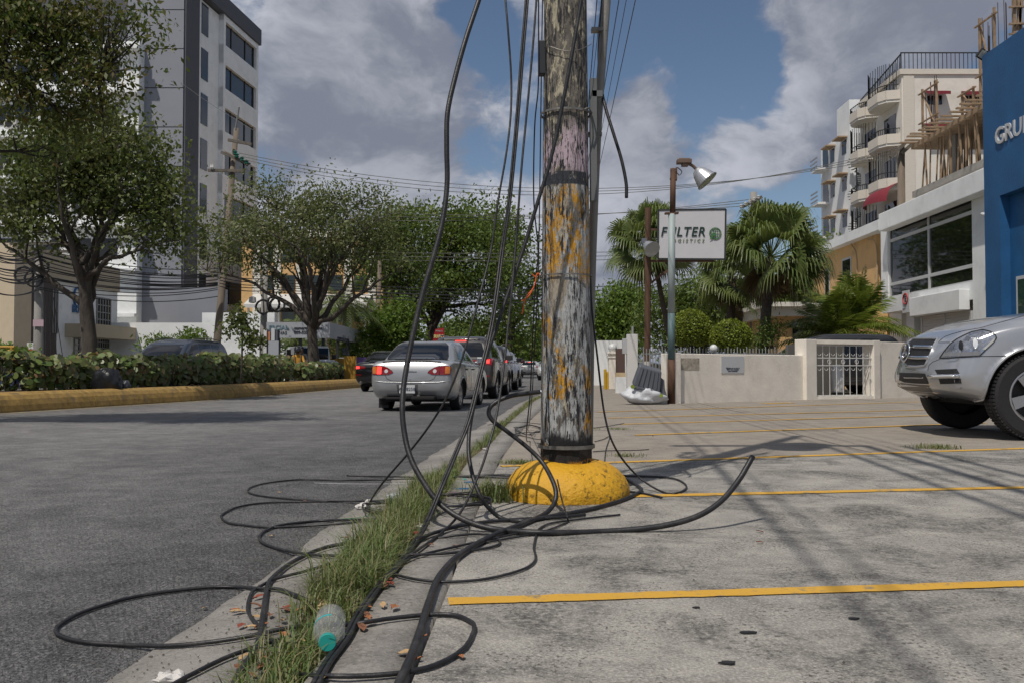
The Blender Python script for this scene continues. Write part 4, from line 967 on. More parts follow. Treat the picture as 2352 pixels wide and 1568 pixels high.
gl.patch('indicator', K((672, 608), (690, 585), (830, 575), (1020, 560), (1010, 598), (900, 606)), 'px', mat('smoked_lens', (.22, .22, .23), .15, .2, coat=1), .008, hl, step=6)
gl.patch('indicator', K((1035, 545), (1140, 450), (1155, 440), (1140, 478), (1065, 548)), 'px', mat('pale_lens', (.5, .5, .46), .2, .1, coat=1), .008, hl, step=6)
for q in ((760, 520), (900, 450), (1040, 410), (930, 560), (1050, 470)):
    gl.patch('reflector_facet', K((q[0] - 26, q[1] + 16), (q[0] - 8, q[1] - 26), (q[0] + 22, q[1] - 14), (q[0] + 12, q[1] + 22)), 'px', M_CHROME if q[0] % 20 else M_DKCH, .007, hl, step=6)
gr = gl.patch('grille', K((322, 472), (352, 456), (622, 458), (602, 505), (562, 602), (522, 690), (440, 697), (360, 692), (325, 652), (316, 560)), 'px', M_MESH, .003, step=6)
for ln, r_ in ((((412, 527), (500, 531), (596, 532)), .022), (((388, 622), (470, 627), (562, 624)), .022), (((318, 530), (336, 526), (350, 522)), .016), (((298, 622), (318, 620), (332, 618)), .016)):
    gl.seam('grille_bar', K(*ln), 'px', m=M_CHROME, r=r_, off=.012, step=5, parent=gr)
gl.seam('grille_surround', K((322, 474), (350, 448), (628, 450), (606, 508), (566, 606), (524, 697), (440, 706), (352, 700)), 'px', m=M_GLP, r=.014, off=.004, step=6)
h, n_ = gl.cast(*gl.ray_for('px')(*K((366, 576))[0])); n_ = (n_ + Vector((1.2, .2, 0))).normalized()
Rm = n_.to_track_quat('Z', 'Y').to_matrix(); em = MB()
em.tube([h + n_ * .035 + Rm @ Vector((.098 * math.cos(q), .098 * math.sin(q), 0)) for q in np.linspace(0, 2 * PI, 33)], .010, 6)
zup = Rm.inverted() @ Vector((0, 0, 1)); a0 = math.atan2(zup.y, zup.x)
for k in range(3):
    a = a0 + 2 * PI * k / 3; t_ = Vector((math.cos(a), math.sin(a), 0)); p_ = Vector((-t_.y, t_.x, 0))
    em.addv([h + n_ * .035 + Rm @ q for q in (t_ * .098, p_ * .026 + t_ * .012, Vector((0, 0, .02)), -p_ * .026 + t_ * .012)], [(0, 1, 2), (0, 2, 3), (0, 3, 1), (1, 3, 2)])
em.build('emblem', M_CHROME, gr, world=False, smooth=True)
gl.patch('lower_intake', K((286, 758), (520, 765), (556, 862), (420, 856), (330, 847), (282, 826)), 'px', M_MESH, .003, step=6)
gl.patch('side_vent', K((612, 732), (800, 722), (828, 768), (622, 772)), 'px', M_MESH, .004, step=6)
gl.patch('side_vent', K((636, 814), (838, 810), (846, 856), (650, 862)), 'px', M_MESH, .004, step=6)
dr = gl.seam('running_light', K((562, 794), (700, 792), (826, 789)), 'px', m=M_CHROME, r=.019, off=.012, step=5)
gl.seam('running_light_glass', K((606, 796), (700, 794), (790, 792)), 'px', m=M_CLEAR, r=.012, off=.026, step=5, parent=dr)
gl.patch('bumper_insert', K((270, 852), (420, 868), (558, 876), (592, 940), (420, 928), (272, 905)), 'px', M_GRTRIM, .003, step=6)
gl.patch('skid_plate', K((282, 925), (420, 938), (592, 948), (650, 990), (700, 1034), (560, 1026), (400, 985), (320, 950)), 'px', M_DKCH, .004, step=6)
gl.patch('lower_trim', K((705, 1040), (1042, 1036), (1030, 1072), (940, 1080), (800, 1070)), 'px', M_GRTRIM, .004, step=6)
gl.seam('bumper_seam', K((1018, 608), (1120, 608), (1282, 604)), 'px', r=.004, step=6)
gl.seam('bumper_seam', K((640, 636), (590, 660), (556, 690), (545, 740)), 'px', r=.003, step=6)
gl.seam('bonnet_seam', K((628, 482), (736, 482)), 'px', r=.004, step=6)
gl.seam('bonnet_seam', K((640, 470), (690, 430), (760, 405), (860, 378), (1010, 352), (1200, 300), (1416, 240)), 'px', r=.004, step=6)
gl.seam('arch_lip', [(FWX + .45 * math.cos(q), .40 + .45 * math.sin(q)) for q in np.linspace(-.1, PI + .1, 40)], 'left', m=M_GLP, r=.014, off=.002)
gl.patch('parking_sensor', K(*ell(838, 900, 9, 10, 10)), 'px', M_DKCH, .004, step=3)
gl.patch('washer_cap', K((740, 632), (826, 628), (790, 655), (716, 658)), 'px', M_GLP, .004, step=6)

# ================================================================== RIGHT SIDE
M_WALL = mat('cream_wall', (0.80, 0.75, 0.66), .85, var=.10, vscale=2.5, bump=.25, bscale=18, dirt=(0.62, 0.57, 0.49), dscale=1.6)
M_WALLS = mat('stained_wall_patch', (0.42, 0.38, 0.31), .9, var=.5, vscale=9, dirt=(.10, .09, .08), dscale=8)
M_WHITEI = mat('white_iron', (0.62, 0.62, 0.60), .5, var=.1)
M_GREYI = mat('grey_iron', (0.28, 0.29, 0.28), .55, var=.2)
M_ALU = mat('white_aluminium', (0.55, 0.56, 0.57), .4, .1)
M_DKWIN = mat('dark_window', (0.012, 0.014, 0.013), .03, 0, spec=.8)
M_WHITEW = mat('white_render', (0.78, 0.80, 0.80), .85, var=.08, vscale=1.2, bump=.15, bscale=20, dirt=(.62, .64, .64), dscale=.8)
M_YELW = mat('ochre_render', (0.66, 0.42, 0.19), .88, var=.10, vscale=1.0, bump=.2, bscale=14, dirt=(.42, .28, .14), dscale=.9)
M_BLUE = mat('blue_render', (0.014, 0.095, 0.24), .6, var=.18, vscale=1.4, bump=.35, bscale=16)
# --- low boundary wall.  corners measured on the ground line
WA, WB, WC, WD_ = G(1530, 926), G(1845, 917), G(2008, 914), G(2100, 911)
wall_h = P(1700, 813, (WA.y + WB.y) / 2).z
bw = empty('boundary_wall', (WA.x, WA.y, 0), 'low cream rendered wall with a pasted notice and a barred gate recess', 'wall')
def slab_wall(mb, a, b_, h, th=.16, z0=-.02):
    a, b_ = Vector((a.x, a.y, 0)), Vector((b_.x, b_.y, 0)); d = (b_ - a).normalized(); n = Vector((-d.y, d.x, 0))
    mb.prism([a + Vector((0, 0, z0)), b_ + Vector((0, 0, z0)), b_ + n * th + Vector((0, 0, z0)), a + n * th + Vector((0, 0, z0))], (0, 0, h - z0)); return mb
slab_wall(MB(), WA, WB, wall_h).build('wall_panel', M_WALL, bw, bevel=.015)
nW = (WB - WA).normalized(); nN = Vector((-nW.y, nW.x, 0))
def along(px):
    d = ray(px, 900); o = Vector((0, 0, CAMZ)); q_ = o + d * ((WA - o).dot(nN) / d.dot(nN)); return Vector((q_.x, q_.y, 0))
pl_ = along(1543) - nN * .10; pr_ = along(1557) - nN * .10
slab_wall(MB(), pl_, pr_, wall_h + .015, .099).build('pilaster', M_WALL, bw, bevel=.012)
hi = P(1925, 779, WB.y).z
pW = .38
slab_wall(MB(), WB - nN * .10, WB + nW * pW - nN * .10, hi, .34).build('gate_pier', M_WALL, bw, bevel=.012)
slab_wall(MB(), WC - nW * .13 - nN * .10, WC + nW * .12 - nN * .10, hi, .34).build('gate_pier', M_WALL, bw, bevel=.012)
ga_ = WB + nW * pW; gb_ = WC - nW * .13
hb_ = P(1925, 789, WB.y).z
m_ = MB(); m_.prism([Vector((ga_.x, ga_.y, hb_)) - nN * .097, Vector((gb_.x, gb_.y, hb_)) - nN * .097, Vector((gb_.x, gb_.y, hb_)) + nN * .24, Vector((ga_.x, ga_.y, hb_)) + nN * .24], (0, 0, hi - hb_ - .003)); m_.build('lintel', M_WALL, bw)
slab_wall(MB(), WC + nW * .12, WC + nW * 6.5, hi - .03).build('wall_panel', M_WALL, bw, bevel=.012)
# meter niche: back wall coloured dark, shade of the shallow recess put into it
slab_wall(MB(), ga_ + nN * .75, gb_ + nN * .75, hb_, .1).build('recess_back', mat('recess_shade_render', (.13, .125, .115), .9), bw)
MB().prism([ga_ + nN * .1 + Vector((0, 0, .0)), gb_ + nN * .1, gb_ + nN * .1 + Vector((0, 0, .07)), ga_ + nN * .1 + Vector((0, 0, .07))], nN * -.18).build('sill', M_WALL, bw)
# gate
gt = empty('iron_gate', ((ga_.x + gb_.x) / 2, ga_.y, 0), 'small white wrought iron gate with ring ornament in the cream wall', 'gate')
gd_ = gb_ - ga_; gL = gd_.length; gu = gd_.normalized()
def gpt(u, z): return Vector((ga_.x, ga_.y, 0)) + gu * (u * gL) - nN * .02 + Vector((0, 0, z))
z0, z1 = .09, hb_ - .03; zm1 = z0 + (z1 - z0) * .60; zm2 = z0 + (z1 - z0) * .75
for u in np.linspace(.03, .97, 9): MB().tube([gpt(u, z0), gpt(u, z1)], .010, 6).build('bar', M_WHITEI, gt)
for z_ in (z0, zm1, zm2, z1): MB().bar(gpt(.0, z_), gpt(1, z_), .022, .022).build('rail', M_WHITEI, gt)
for u in (.26, .5, .74):
    c_ = gpt(u, (zm1 + zm2) / 2); MB().tube([c_ + gu * (.052 * math.cos(q)) + Vector((0, 0, .052 * math.sin(q))) for q in np.linspace(0, 2 * PI, 19)], .007, 5).build('ring', M_WHITEI, gt)
for u in np.linspace(.03, .97, 9)[:-1] + .0587:
    for zz, sg in ((zm2 + .10, 1), (zm1 - .07, -1)):
        c_ = gpt(u, zz)
        MB().tube([c_ + gu * (.05 * math.cos(q)) + Vector((0, 0, .045 * math.sin(q))) for q in np.linspace(PI * (1.0), PI * 2.0, 9)], .006, 5).build('scroll', M_WHITEI, gt)
MB().box(gpt(.97, .5), (.05, .04, .05)).build('latch', M_WHITEI, gt)
tk = gpt(.62, 0) + nN * .36
tank = empty('water_tank', tk, 'upright silver pressure tank behind the white iron gate', 'tank')
MB().lathe([(.02, .12), (.12, .13), (.15, .20), (.15, .72), (.12, .80), (.04, .84)], tk, n=20).build('cylinder', mat('tank_steel', (.62, .63, .64), .4, .25), tank, smooth=True)
MB().lathe([(.16, 0.0), (.15, .14)], tk, n=16).build('stand', M_BLKP, tank)
# notices on the wall
def on_wall(px, py, off_=.012):
    d = ray(px, py); o = Vector((0, 0, CAMZ)); k = (WA - o).dot(nN) / d.dot(nN); return o + d * k - nN * off_
def wall_panel(name, x0, y0, x1, y1, m, label=None, cat=None, th=.010, parent=None):
    q = [on_wall(x0, y0, .002), on_wall(x1, y0, .002), on_wall(x1, y1, .002), on_wall(x0, y1, .002)]
    return MB().prism(q, -nN * th)
ns = empty('notice_board', on_wall(1681, 843), 'white notice pasted on the cream wall warning about towed vehicles', 'sign')
wall_panel('n', 1656, 818, 1708, 856, None).build('board', mat('notice_white', (.52, .54, .56), .5, var=.05), ns)
Rw = Matrix(((nW.x, 0, -nN.x), (nW.y, 0, -nN.y), (0, 1, 0)))
for i, tx in enumerate(('Vehículos que no sean de', 'VISITA de la compañía', 'serán remolcados')):
    q = on_wall(1682, 845.5 + i * 3.6, .015); text('lettering', tx, .042, q, Rw, M_INK, ns, .001, align='CENTER', offset=.0008)
st_ = wall_panel('s', 1562, 822, 1606, 849, None, th=.003).build('poster_scar', M_WALLS, bw)
# --- picket fence behind the wall
fn = empty('picket_fence', P(1540, 880, WA.y + 1.2), 'grey iron picket fence behind the low cream wall', 'fence')
FY0, FY1 = WA.y + .55, WB.y + .75
for i, x in enumerate(np.arange(1478, 1800, 7.2)):
    Y = FY0 + (FY1 - FY0) * i / 45; zt_ = P(x, 800 - (4 if i % 3 == 0 else 0), Y).z
    p = P(x, 870, Y); MB().bar((p.x, p.y, -.02), (p.x, p.y, zt_), .018).build('picket', M_GREYI, fn)
for yy in (812, 868):
    a = P(1474, yy, FY0 + .012); b_ = P(1802, yy, FY1 + .012); MB().bar(a, b_, .04, .03).build('rail', M_GREYI, fn)
# globe lamps on the fence line
def globe_lamp(px, py, Y, rpx, label):
    c_ = P(px, py, Y); r = rpx / FPX * Y; e = empty('globe_lamp', (c_.x, c_.y, 0), label, 'lamp', 'white globe lamps along the fence')
    MB().lathe([(r * .2 , -r), (r * .6, -r * .8), (r * .92, -r * .4), (r, 0), (r * .92, r * .4), (r * .6, r * .8), (r * .15, r * .98)], c_, n=16).build('globe', mat('opal_glass', (.62, .63, .62), .3), e, smooth=True)
    MB().tube([(c_.x, c_.y, 0), (c_.x, c_.y, c_.z - r)], .03, 8).build('post', M_GREYI, e)
globe_lamp(1639, 800, WA.y + 1.6, 9.5, 'white globe lamp behind the fence above the notice')
# --- entrance gateway at the end of the fence
ew = empty('gateway_pillars', P(1438, 880, 27), 'pale stone gate pillar with a globe on top beside the driveway', 'gate pillar')
q = G(1407, 893, 0); hp = P(1407, 812, q.y).z
MB().box((q.x, q.y, hp / 2), (.28, .28, hp)).box((q.x, q.y, hp + .03), (.40, .40, .07)).box((q.x, q.y, hp - .12), (.34, .34, .05)).build('pillar', M_WALL, ew, bevel=.01)
c_ = P(1407, 799, q.y); MB().lathe([(.03, -.16), (.1, -.13), (.15, -.05), (.16, .02), (.13, .1), (.06, .15), (.01, .16)], c_, n=16).build('globe', mat('opal_glass', (.6, .6, .6)), ew, smooth=True)
ew2 = empty('gateway_pillar', P(1425, 890, 25), 'brown and cream painted gate post wound with ivy', 'gate pillar')
q = G(1425, 898, 0); hp = P(1425, 800, q.y).z
MB().box((q.x, q.y, hp * .22), (.30, .30, hp * .44)).build('plinth', mat('cream_paint', (.58, .45, .27), .8), ew2)
MB().box((q.x, q.y, hp * .72), (.27, .27, hp * .56)).build('post', mat('brown_paint', (.10, .06, .05), .7), ew2)
wp = empty('white_post', P(1449, 905, 24), 'tall white pillar carrying a meter box at the end of the picket fence', 'post')
q = G(1452, 905, 0); hp = P(1452, 768, q.y).z
MB().box((q.x, q.y, hp / 2), (.30, .25, hp)).build('pillar', mat('white_stucco', (.62, .61, .58), .85, var=.06), wp, bevel=.01)
MB().box((q.x - .20, q.y - .05, P(1436, 795, q.y).z), (.16, .14, .42)).build('meter_box', mat('box_grey', (.45, .46, .46), .5), wp, bevel=.01)
MB().tube([(q.x + .02, q.y, hp), (q.x + .02, q.y, hp + .22)], .035, 8).build('conduit', M_GREYI, wp)
for i, x in enumerate((1390, 1396, 1401)):
    q = G(x, 893 - i * 0, 0); e = MB().lathe([(.05, 0), (.05, P(x, 848 + 6 * (i > 0), q.y).z), (.01, P(x, 846 + 6 * (i > 0), q.y).z)], (q.x, q.y, 0), n=10)
    tag(e.build('bollard', mat('bollard_yellow', (.5, .31, .03), .6, var=.2), None, loc=(q.x, q.y, 0)), 'short yellow bollard by the driveway, ' + ('tallest and leftmost', 'middle one', 'rightmost one')[i], 'bollard', 'yellow bollards by the driveway')
ww = empty('white_garden_wall', P(1440, 890, 26), 'white garden wall far back behind the yellow bollards', 'wall')
MB().box(P(1400, 850, 40) - Vector((0, 0, .3)), (2.2, .2, 3.2)).build('wall_panel', M_WHITEW, ww)
MB().box(P(1448, 880, 27.5) - Vector((0, 0, .35)), (.9, .2, 1.1)).build('wall_panel', M_WHITEW, ww)
# grey car nosing out of the driveway
suv('grey_parked_suv', 'silver grey SUV standing in the driveway right of the pole', (2.4, 41.0, 0), math.radians(82), (.25, .26, .28), None, 2, roof=1.62)
# dark car behind the low wall
p = P(1700, 812, 23.6)
dk = suv('black_parked_suv', 'black SUV parked behind the low cream wall', (11.3, 26.6, 0), math.radians(-88), (.012, .013, .015), None, 2, roof=1.72)
# --- wheelie bin tipped over on a white sack
bn = empty('wheelie_bin', G(1490, 915), 'grey plastic wheelie bin tipped over on a white sack', 'bin')
M_BIN = mat('grey_bin_plastic', (0.10, 0.11, 0.13), .5, var=.15, vscale=4, bump=.1)
BY = 18.62
def bq(x, y, Y=BY): return P(x, y, Y)
q0, q1, q2, q3 = bq(1452, 885), bq(1469, 838), bq(1520, 852), bq(1516, 903)
ns_ = 6; rib = MB(); dep = Vector((0.05, .45, .05))
bd = MB(); bd.prism([q0, q1, q2, q3], dep); bd.build('body', M_BIN, bn, bevel=.03)
for k in range(1, ns_):
    f_ = k / ns_; a = q0.lerp(q3, f_); b_ = q1.lerp(q2, f_); MB().bar(a.lerp(b_, .06) - Vector((0, .012, 0)), a.lerp(b_, .94) - Vector((0, .012, 0)), .022, .03, up=(0, 1, 0)).build('rib', M_BIN, bn)
MB().bar(q0 + Vector((-.02, -.02, 0)), q3 + Vector((.02, -.02, 0)), .05, .05).build('rim', M_BIN, bn, bevel=.01)
lid = MB(); lid.prism([bq(1518, 905, BY + .1), bq(1517, 865, BY + .1), bq(1526, 872, BY + .12), bq(1529, 912, BY + .1)], Vector((.03, .35, 0))); lid.build('lid', M_BIN, bn, bevel=.01)
for x, y in ((1453, 887), (1518, 907)): MB().lathe([(.04, -.03), (.04, .03)], bq(x, y, BY - .03), Matrix.Rotation(PI / 2, 3, 'X'), n=10).build('hinge_cap', mat('lime_plastic', (.22, .30, .03), .6), bn)
sk = MB(); SY = BY - .02
# sack: a crumpled lobed bag
sc = G(1480, 928); cols_, rows_ = 40, 18; V = []
for i in range(rows_):
    ph_ = i / (rows_ - 1) * PI
    for j in range(cols_):
        th_ = 2 * PI * j / cols_; r_ = math.sin(ph_) ** .7; z_ = (1 - math.cos(ph_)) / 2
        nz = .05 * math.sin(3 * th_ + 2 * ph_) + .035 * abs(math.sin(5 * th_ - 3 * ph_)) + .03 * math.sin(2 * th_ + 5 * ph_) + .018 * math.sin(11 * th_ + 3 * ph_)
        V.append((sc.x + .02 + (.46 + nz - .10 * z_) * r_ * math.cos(th_) , sc.y + .14 + (.27 + nz * .6) * r_ * math.sin(th_), max(0.0, (z_ * .36 + nz * .6 * z_) * (1 - .38 * max(0, math.cos(th_)) * r_))))
sk.addv(V, grid_faces(rows_, cols_, True))
tag(sk.build('white_sack', mat('white_sack_plastic', (.55, .57, .60), .45, bump=1.0, bscale=9), None, smooth=True, loc=sc), 'crumpled white plastic sack squashed under the wheelie bin', 'sack')
# --- lamp post in front of the sign
lp = empty('lamp_post', G(1542, 925), 'rusty and pale blue lamp post with a bell floodlight in front of the sign', 'lamp post')
M_LP = mat('pale_blue_post', (0.34, 0.40, 0.40), .6, .1, var=.2, vscale=3, dirt=(.12, .06, .035), dscale=1.2, stretch=(1, 1, .4))
M_LPB = mat('blue_post_foot', (0.10, 0.16, 0.17), .6, .1, var=.25, vscale=4, dirt=(.12, .06, .035), dscale=2.0, stretch=(1, 1, .5))
M_RUST = mat('rusted_steel', (0.115, 0.062, 0.038), .8, .2, var=.45, vscale=7, stretch=(1, 1, .3))
LY = G(1542, 926).y
def lpt(x, y, Y=None): return P(x, y, Y or LY)
w1 = 17 / FPX * LY / 2
MB().tube([lpt(1542, 928), lpt(1542, 825)], w1, 14).build('post_foot', M_RUST, lp, smooth=True)
MB().tube([lpt(1542, 824), lpt(1542, 720)], w1 * .97, 14).build('post_shaft', M_LPB, lp, smooth=True)
MB().tube([lpt(1542, 719), lpt(1543, 492)], w1 * .95, 14).build('post_shaft', M_LP, lp, smooth=True)
MB().tube([lpt(1545, 494), lpt(1546, 388)], w1 * .78, 12).build('post_top', M_RUST, lp, smooth=True)
MB().bar(lpt(1527, 491), lpt(1558, 490), .12, .035).build('spur_bracket', M_RUST, lp)
MB().bar(lpt(1539, 411), lpt(1555, 411), .08, .03).bar(lpt(1540, 393), lpt(1553, 393), .08, .03).bar(lpt(1553, 416), lpt(1554, 385), .03).build('clamp', M_RUST, lp)
b0 = lpt(1571, 372); 
MB().box(b0, (.30, .2, .09)).box(b0 + Vector((0, 0, .05)), (.24, .16, .03)).box(b0 - Vector((-.02, 0, .07)), (.14, .15, .06)).build('ballast_box', mat('brown_enamel', (.14, .095, .07), .6, var=.2), lp, bevel=.012)
MB().tube([lpt(1583, 377), lpt(1592, 382), lpt(1600, 390)], .035, 8).build('arm', mat('brown_enamel', (.14, .095, .07)), lp)
def bell(px, py, Y, L, R_, tilt_dir, name, par):
    ax = Vector(tilt_dir).normalized(); c_ = P(px, py, Y); Mq = ax.to_track_quat('Z', 'Y').to_matrix()
    o = MB().lathe([(R_ * .16, 0), (R_ * .42, L * .10), (R_ * .62, L * .30), (R_ * .80, L * .62), (R_ * .96, L * .95), (R_ * 1.02, L)], c_, Mq, n=28).build(name, mat('spun_aluminium', (.55, .56, .57), .38, .75, var=.1), par, smooth=False)
    MB().lathe([(R_ * 1.03, L * .97), (R_ * 1.03, L * 1.02)], c_, Mq, n=28, caps=False).build('bell_rim', M_DKCH, par)
    MB().lathe([(R_ * .99, L * 1.005), (R_ * .5, L * 1.012)], c_, Mq, n=28).build('lamp_glass', mat('dusty_glass', (.35, .36, .34), .15, coat=.5), par)
bell(1598, 389, LY, .36, .245, (.62, -.18, -.72), 'bell', lp)
MB().tube(crom([lpt(1556, 385), lpt(1566, 395), lpt(1560, 403), lpt(1556, 398)], 5), .010, 5).build('flex', M_BLKP, lp)
# --- sign board with second post
SGY = LY + 2.2
sg_ = empty('sign_board', P(1488, 870, SGY), 'white FULTER LOGISTICS sign board on a rusty post', 'sign')
a, b_, c_, d_ = P(1512, 483, SGY), P(1667, 481, SGY), P(1665, 596, SGY), P(1511, 595, SGY)
MB().prism([a, b_, c_, d_], (0, .14, 0)).build('board', mat('sign_white', (.58, .58, .60), .45, var=.04), sg_)
fr = MB(); Q = [a, b_, c_, d_]
for i in range(4): MB().bar(Q[i] + Vector((0, -.004, 0)), Q[(i + 1) % 4] + Vector((0, -.004, 0)), .04, .016, up=(0, 1, 0)).build('frame', mat('sign_frame', (.03, .035, .033), .5), sg_)
k_ = SGY / FPX
M_DKG = mat('sign_dark_green', (.012, .040, .032), .5); M_LTG = mat('sign_green', (.05, .17, .055), .5); M_OLV = mat('sign_olive', (.13, .17, .06), .5)
RS = Matrix(((1, 0, 0), (0, 0, -1), (0, 1, 0)))
q = P(1517, 543, SGY - .012)
text('lettering', 'FULTER', 30.5 * k_, q, RS, M_DKG, sg_, .004, shear=.22, offset=.005, spacing=1.14, xs=.90)
q = P(1534, 557, SGY - .012); text('lettering', 'LOGISTICS', 11 * k_, q, RS, M_OLV, sg_, .004, shear=.2, offset=0.0, spacing=1.7)
cg = P(1643, 537, SGY - .012); rg = 13.5 * k_; gm = MB()
for q in np.linspace(-.7, .7, 4):
    rr2 = math.sqrt(1 - q * q); gm.tube([cg + Vector((rg * rr2 * math.cos(t2), -.002, rg * q + rg * .18 * rr2 * math.sin(t2))) for t2 in np.linspace(PI, 2 * PI, 11)], .006, 4)
for q in np.linspace(-.8, .8, 5): gm.tube([cg + Vector((rg * q * math.cos(t2), -.002, rg * math.sin(t2))) for t2 in np.linspace(-PI / 2, PI / 2, 11)], .006, 4)
gm.tube([cg + Vector((rg * math.cos(t2), -.002, rg * math.sin(t2))) for t2 in np.linspace(0, 2 * PI, 25)], .007, 4, cap=False)
gm.build('globe_logo', M_LTG, sg_)
am = MB(); am.prism([cg + Vector((rg * x, -.012, rg * y)) for x, y in ((-1.0, -1.05), (-.62, -.25), (-.95, -.28), (.05, .30), (.02, -.62), (-.28, -.38), (-.62, -.95))], (0, -.006, 0)); am.build('arrow_logo', M_LTG, sg_)
pX = P(1487, 870, SGY + .05); pT = P(1488.5, 478, SGY + .05)
MB().tube([(pX.x, pX.y, -.02), (pX.x, pX.y, .9)], .075, 10).build('post_foot', mat('whitewash', (.5, .48, .44), .8, var=.4, vscale=6), sg_)
MB().tube([(pX.x, pX.y, .9), pT], .075, 10).build('post', M_RUST, sg_)
for yy in (528, 600): MB().bar(P(1488, yy, SGY + .05), P(1516 if yy < 560 else 1640, yy, SGY + .05), .05).build('arm', M_RUST, sg_)
MB().bar(P(1488, 655, SGY + .05), P(1536, 620, SGY + .05), .05).build('brace', M_RUST, sg_)
e = empty('floodlight', P(1490, 575, SGY), 'small bell floodlight fixed to the rusty sign post', 'lamp')
bell(1484, 560, SGY - .1, .30, .19, (.35, -.75, -.55), 'bell', e)
MB().box(P(1479, 553, SGY - .05), (.12, .1, .1)).build('bracket', M_DKCH, e)

# ---------------------------------------------------------------- buildings on the right of the street
SL = .0234                                     # the street front runs slightly to the right
def dep(px, X0): return X0 / ((px - 1176) / FPX - SL)
def fx_(y, X0): return X0 + SL * y
def fbox(X0, ya, yb, za, zb, d0, d1):
    """box on a street front: along the front ya..yb, up za..zb, from d0 (towards the road, negative) to d1 behind the front"""
    return [(fx_(ya, X0) + d0, ya, za), (fx_(yb, X0) + d0, yb, za), (fx_(yb, X0) + d1, yb, za), (fx_(ya, X0) + d1, ya, za)], (0, 0, zb - za)
def fb(mb, X0, ya, yb, za, zb, d0, d1, mi=0): return mb.prism(*fbox(X0, ya, yb, za, zb, d0, d1), mi=mi)
def fz(px, py, X0): y = dep(px, X0); return P(px, py, y).z
# --- blue building
XB = 13.6
bl = empty('blue_building', (XB + 4, 24, 0), 'bright blue rendered shop building with GRU letters at the right edge', 'building')
yE = dep(2266, XB); yR = dep(2302, XB); top = P(2268, 130, yE).z; rz_ = fz(2310, 447, XB)
mb = MB(); fb(mb, XB, yR, yE, -.1, top, 0, 10); fb(mb, XB, 10, yR - .002, rz_, top - .001, 0, 9.9); mb.build('wall', M_BLUE, bl)
fb(MB(), XB, 10, yR - .004, -.1, rz_ - .002, .28, 9.8).build('recessed_wall', M_BLUE, bl)
for i, (za, zb) in enumerate(((.2, 1.75), (1.85, 3.35))):
    w_ = MB(); ya, yb = dep(2352 + 60, XB), dep(2317, XB)
    fb(MB(), XB, ya, yb, za, zb, .24, .279).build('window_frame', M_ALU, bl)
    fb(MB(), XB, ya + .1, yb - .12, za + .1, zb - .1, .22, .239).build('pane', mat('green_glass', (.02, .05, .045), .05, spec=.7), bl)
text('sign_letters', 'GRUPO', .68, (fx_(dep(2297, XB), XB) - .02, dep(2297, XB), fz(2300, 333, XB)), Matrix(((SL, 0, -1), (-1, 0, -SL), (0, 1, 0))), mat('raised_grey_letters', (.50, .51, .52), .45), bl, .05, offset=.012)
q = P(2257, 126, yE + .15); fl_ = empty('floodlight', q, 'square floodlight on the corner of the blue building', 'lamp')
Mq = Matrix.Rotation(.5, 3, 'X') @ Matrix.Rotation(.5, 3, 'Y')
MB().box(q, (.30, .09, .30), M=Mq).build('housing', M_BLKP, fl_, bevel=.01); MB().box(q - Mq @ Vector((0, .05, 0)), (.24, .012, .22), M=Mq).build('glass', mat('lamp_face', (.42, .42, .36), .2), fl_)
MB().bar(q, (fx_(yE, XB) + .1, yE - .1, q.z + .05), .04).build('arm', M_GREYI, fl_)
q = P(2263, 493, yE + .1); cm_ = empty('security_camera', q, 'small white bullet camera on the edge of the blue wall', 'camera')
MB().lathe([(.05, -.1), (.06, 0), (.06, .09), (.04, .1)], q + Vector((-.05, 0, 0)), Matrix.Rotation(PI / 2 + .3, 3, 'X'), n=12).build('barrel', M_WHITEI, cm_)
MB().tube([q, q + Vector((.12, -.05, .06)), (fx_(yE, XB) + .04, yE - .02, q.z + .06)], .025, 8).build('bracket', M_WHITEI, cm_)
# --- white building with the big windows
XW = 14.2
wb = empty('white_building', (XW + 3, 33, 0), 'white two storey building with a wide dark window front next to the blue one', 'building')
yL, yM, yQ = dep(2042, XW), dep(2132, XW), dep(2236, XW)
y0, y1 = yE + .02, dep(2026, XW)
z_gb, z_b2, z_b1, z_gt = 3.54, 4.06, 5.80, 6.33
mb = MB()
fb(mb, XW, y0, yQ - .02, -.1, 6.7, .0, 8)
fb(mb, XW, yQ - .018, y1, 2.95, z_gb - .01, 0, 8)         # band under glass
fb(mb, XW, yL + .02, y1, z_gb - .012, 6.7, 0, 8)
fb(mb, XW, yQ - .018, yL + .018, z_gt, 6.7, 0, 8)
mb.build('wall', M_WHITEW, wb)
fb(MB(), XW, y0, 36.1, 6.15, 6.85, -.45, -.002).build('fascia', M_WHITEW, wb, bevel=.03)
fb(MB(), XW, y0, y1, 6.705, 6.84, 0, 8).build('roof_slab', M_WHITEW, wb)
for za, zb in ((z_gb + .05, z_b2 - .06), (z_b2 + .06, z_b1 - .06), (z_b1 + .06, z_gt - .02)):
    for ya, yb in ((yQ + .05, yM - .06), (yM + .06, yL - .05)):
        fb(MB(), XW, ya, yb, za, zb, .10, .13).build('pane', M_DKWIN, wb)
for za, zb in ((z_gb - .005, z_gb + .05), (z_b2 - .06, z_b2 + .06), (z_b1 - .06, z_b1 + .06), (z_gt - .02, z_gt + .0)):
    fb(MB(), XW, yQ - .015, yL + .015, za, zb, .06, .16).build('rail', M_ALU, wb)
for yy in (yQ + .02, yM, yL - .02): fb(MB(), XW, yy - .06, yy + .06, z_gb + .0, z_gt, .055, .165).build('mullion', M_ALU, wb)
fb(MB(), XW, y0, y1, -.1, 2.948, 1.7, 7.9).build('ground_floor_wall', M_WHITEW, wb)
fb(MB(), XW, yM + 1.9, yM + 2.6, -.1, 2.945, .3, 1.69).build('porch_pier', M_WHITEW, wb)
ysA, ysB = dep(2230, XW), dep(2112, XW)
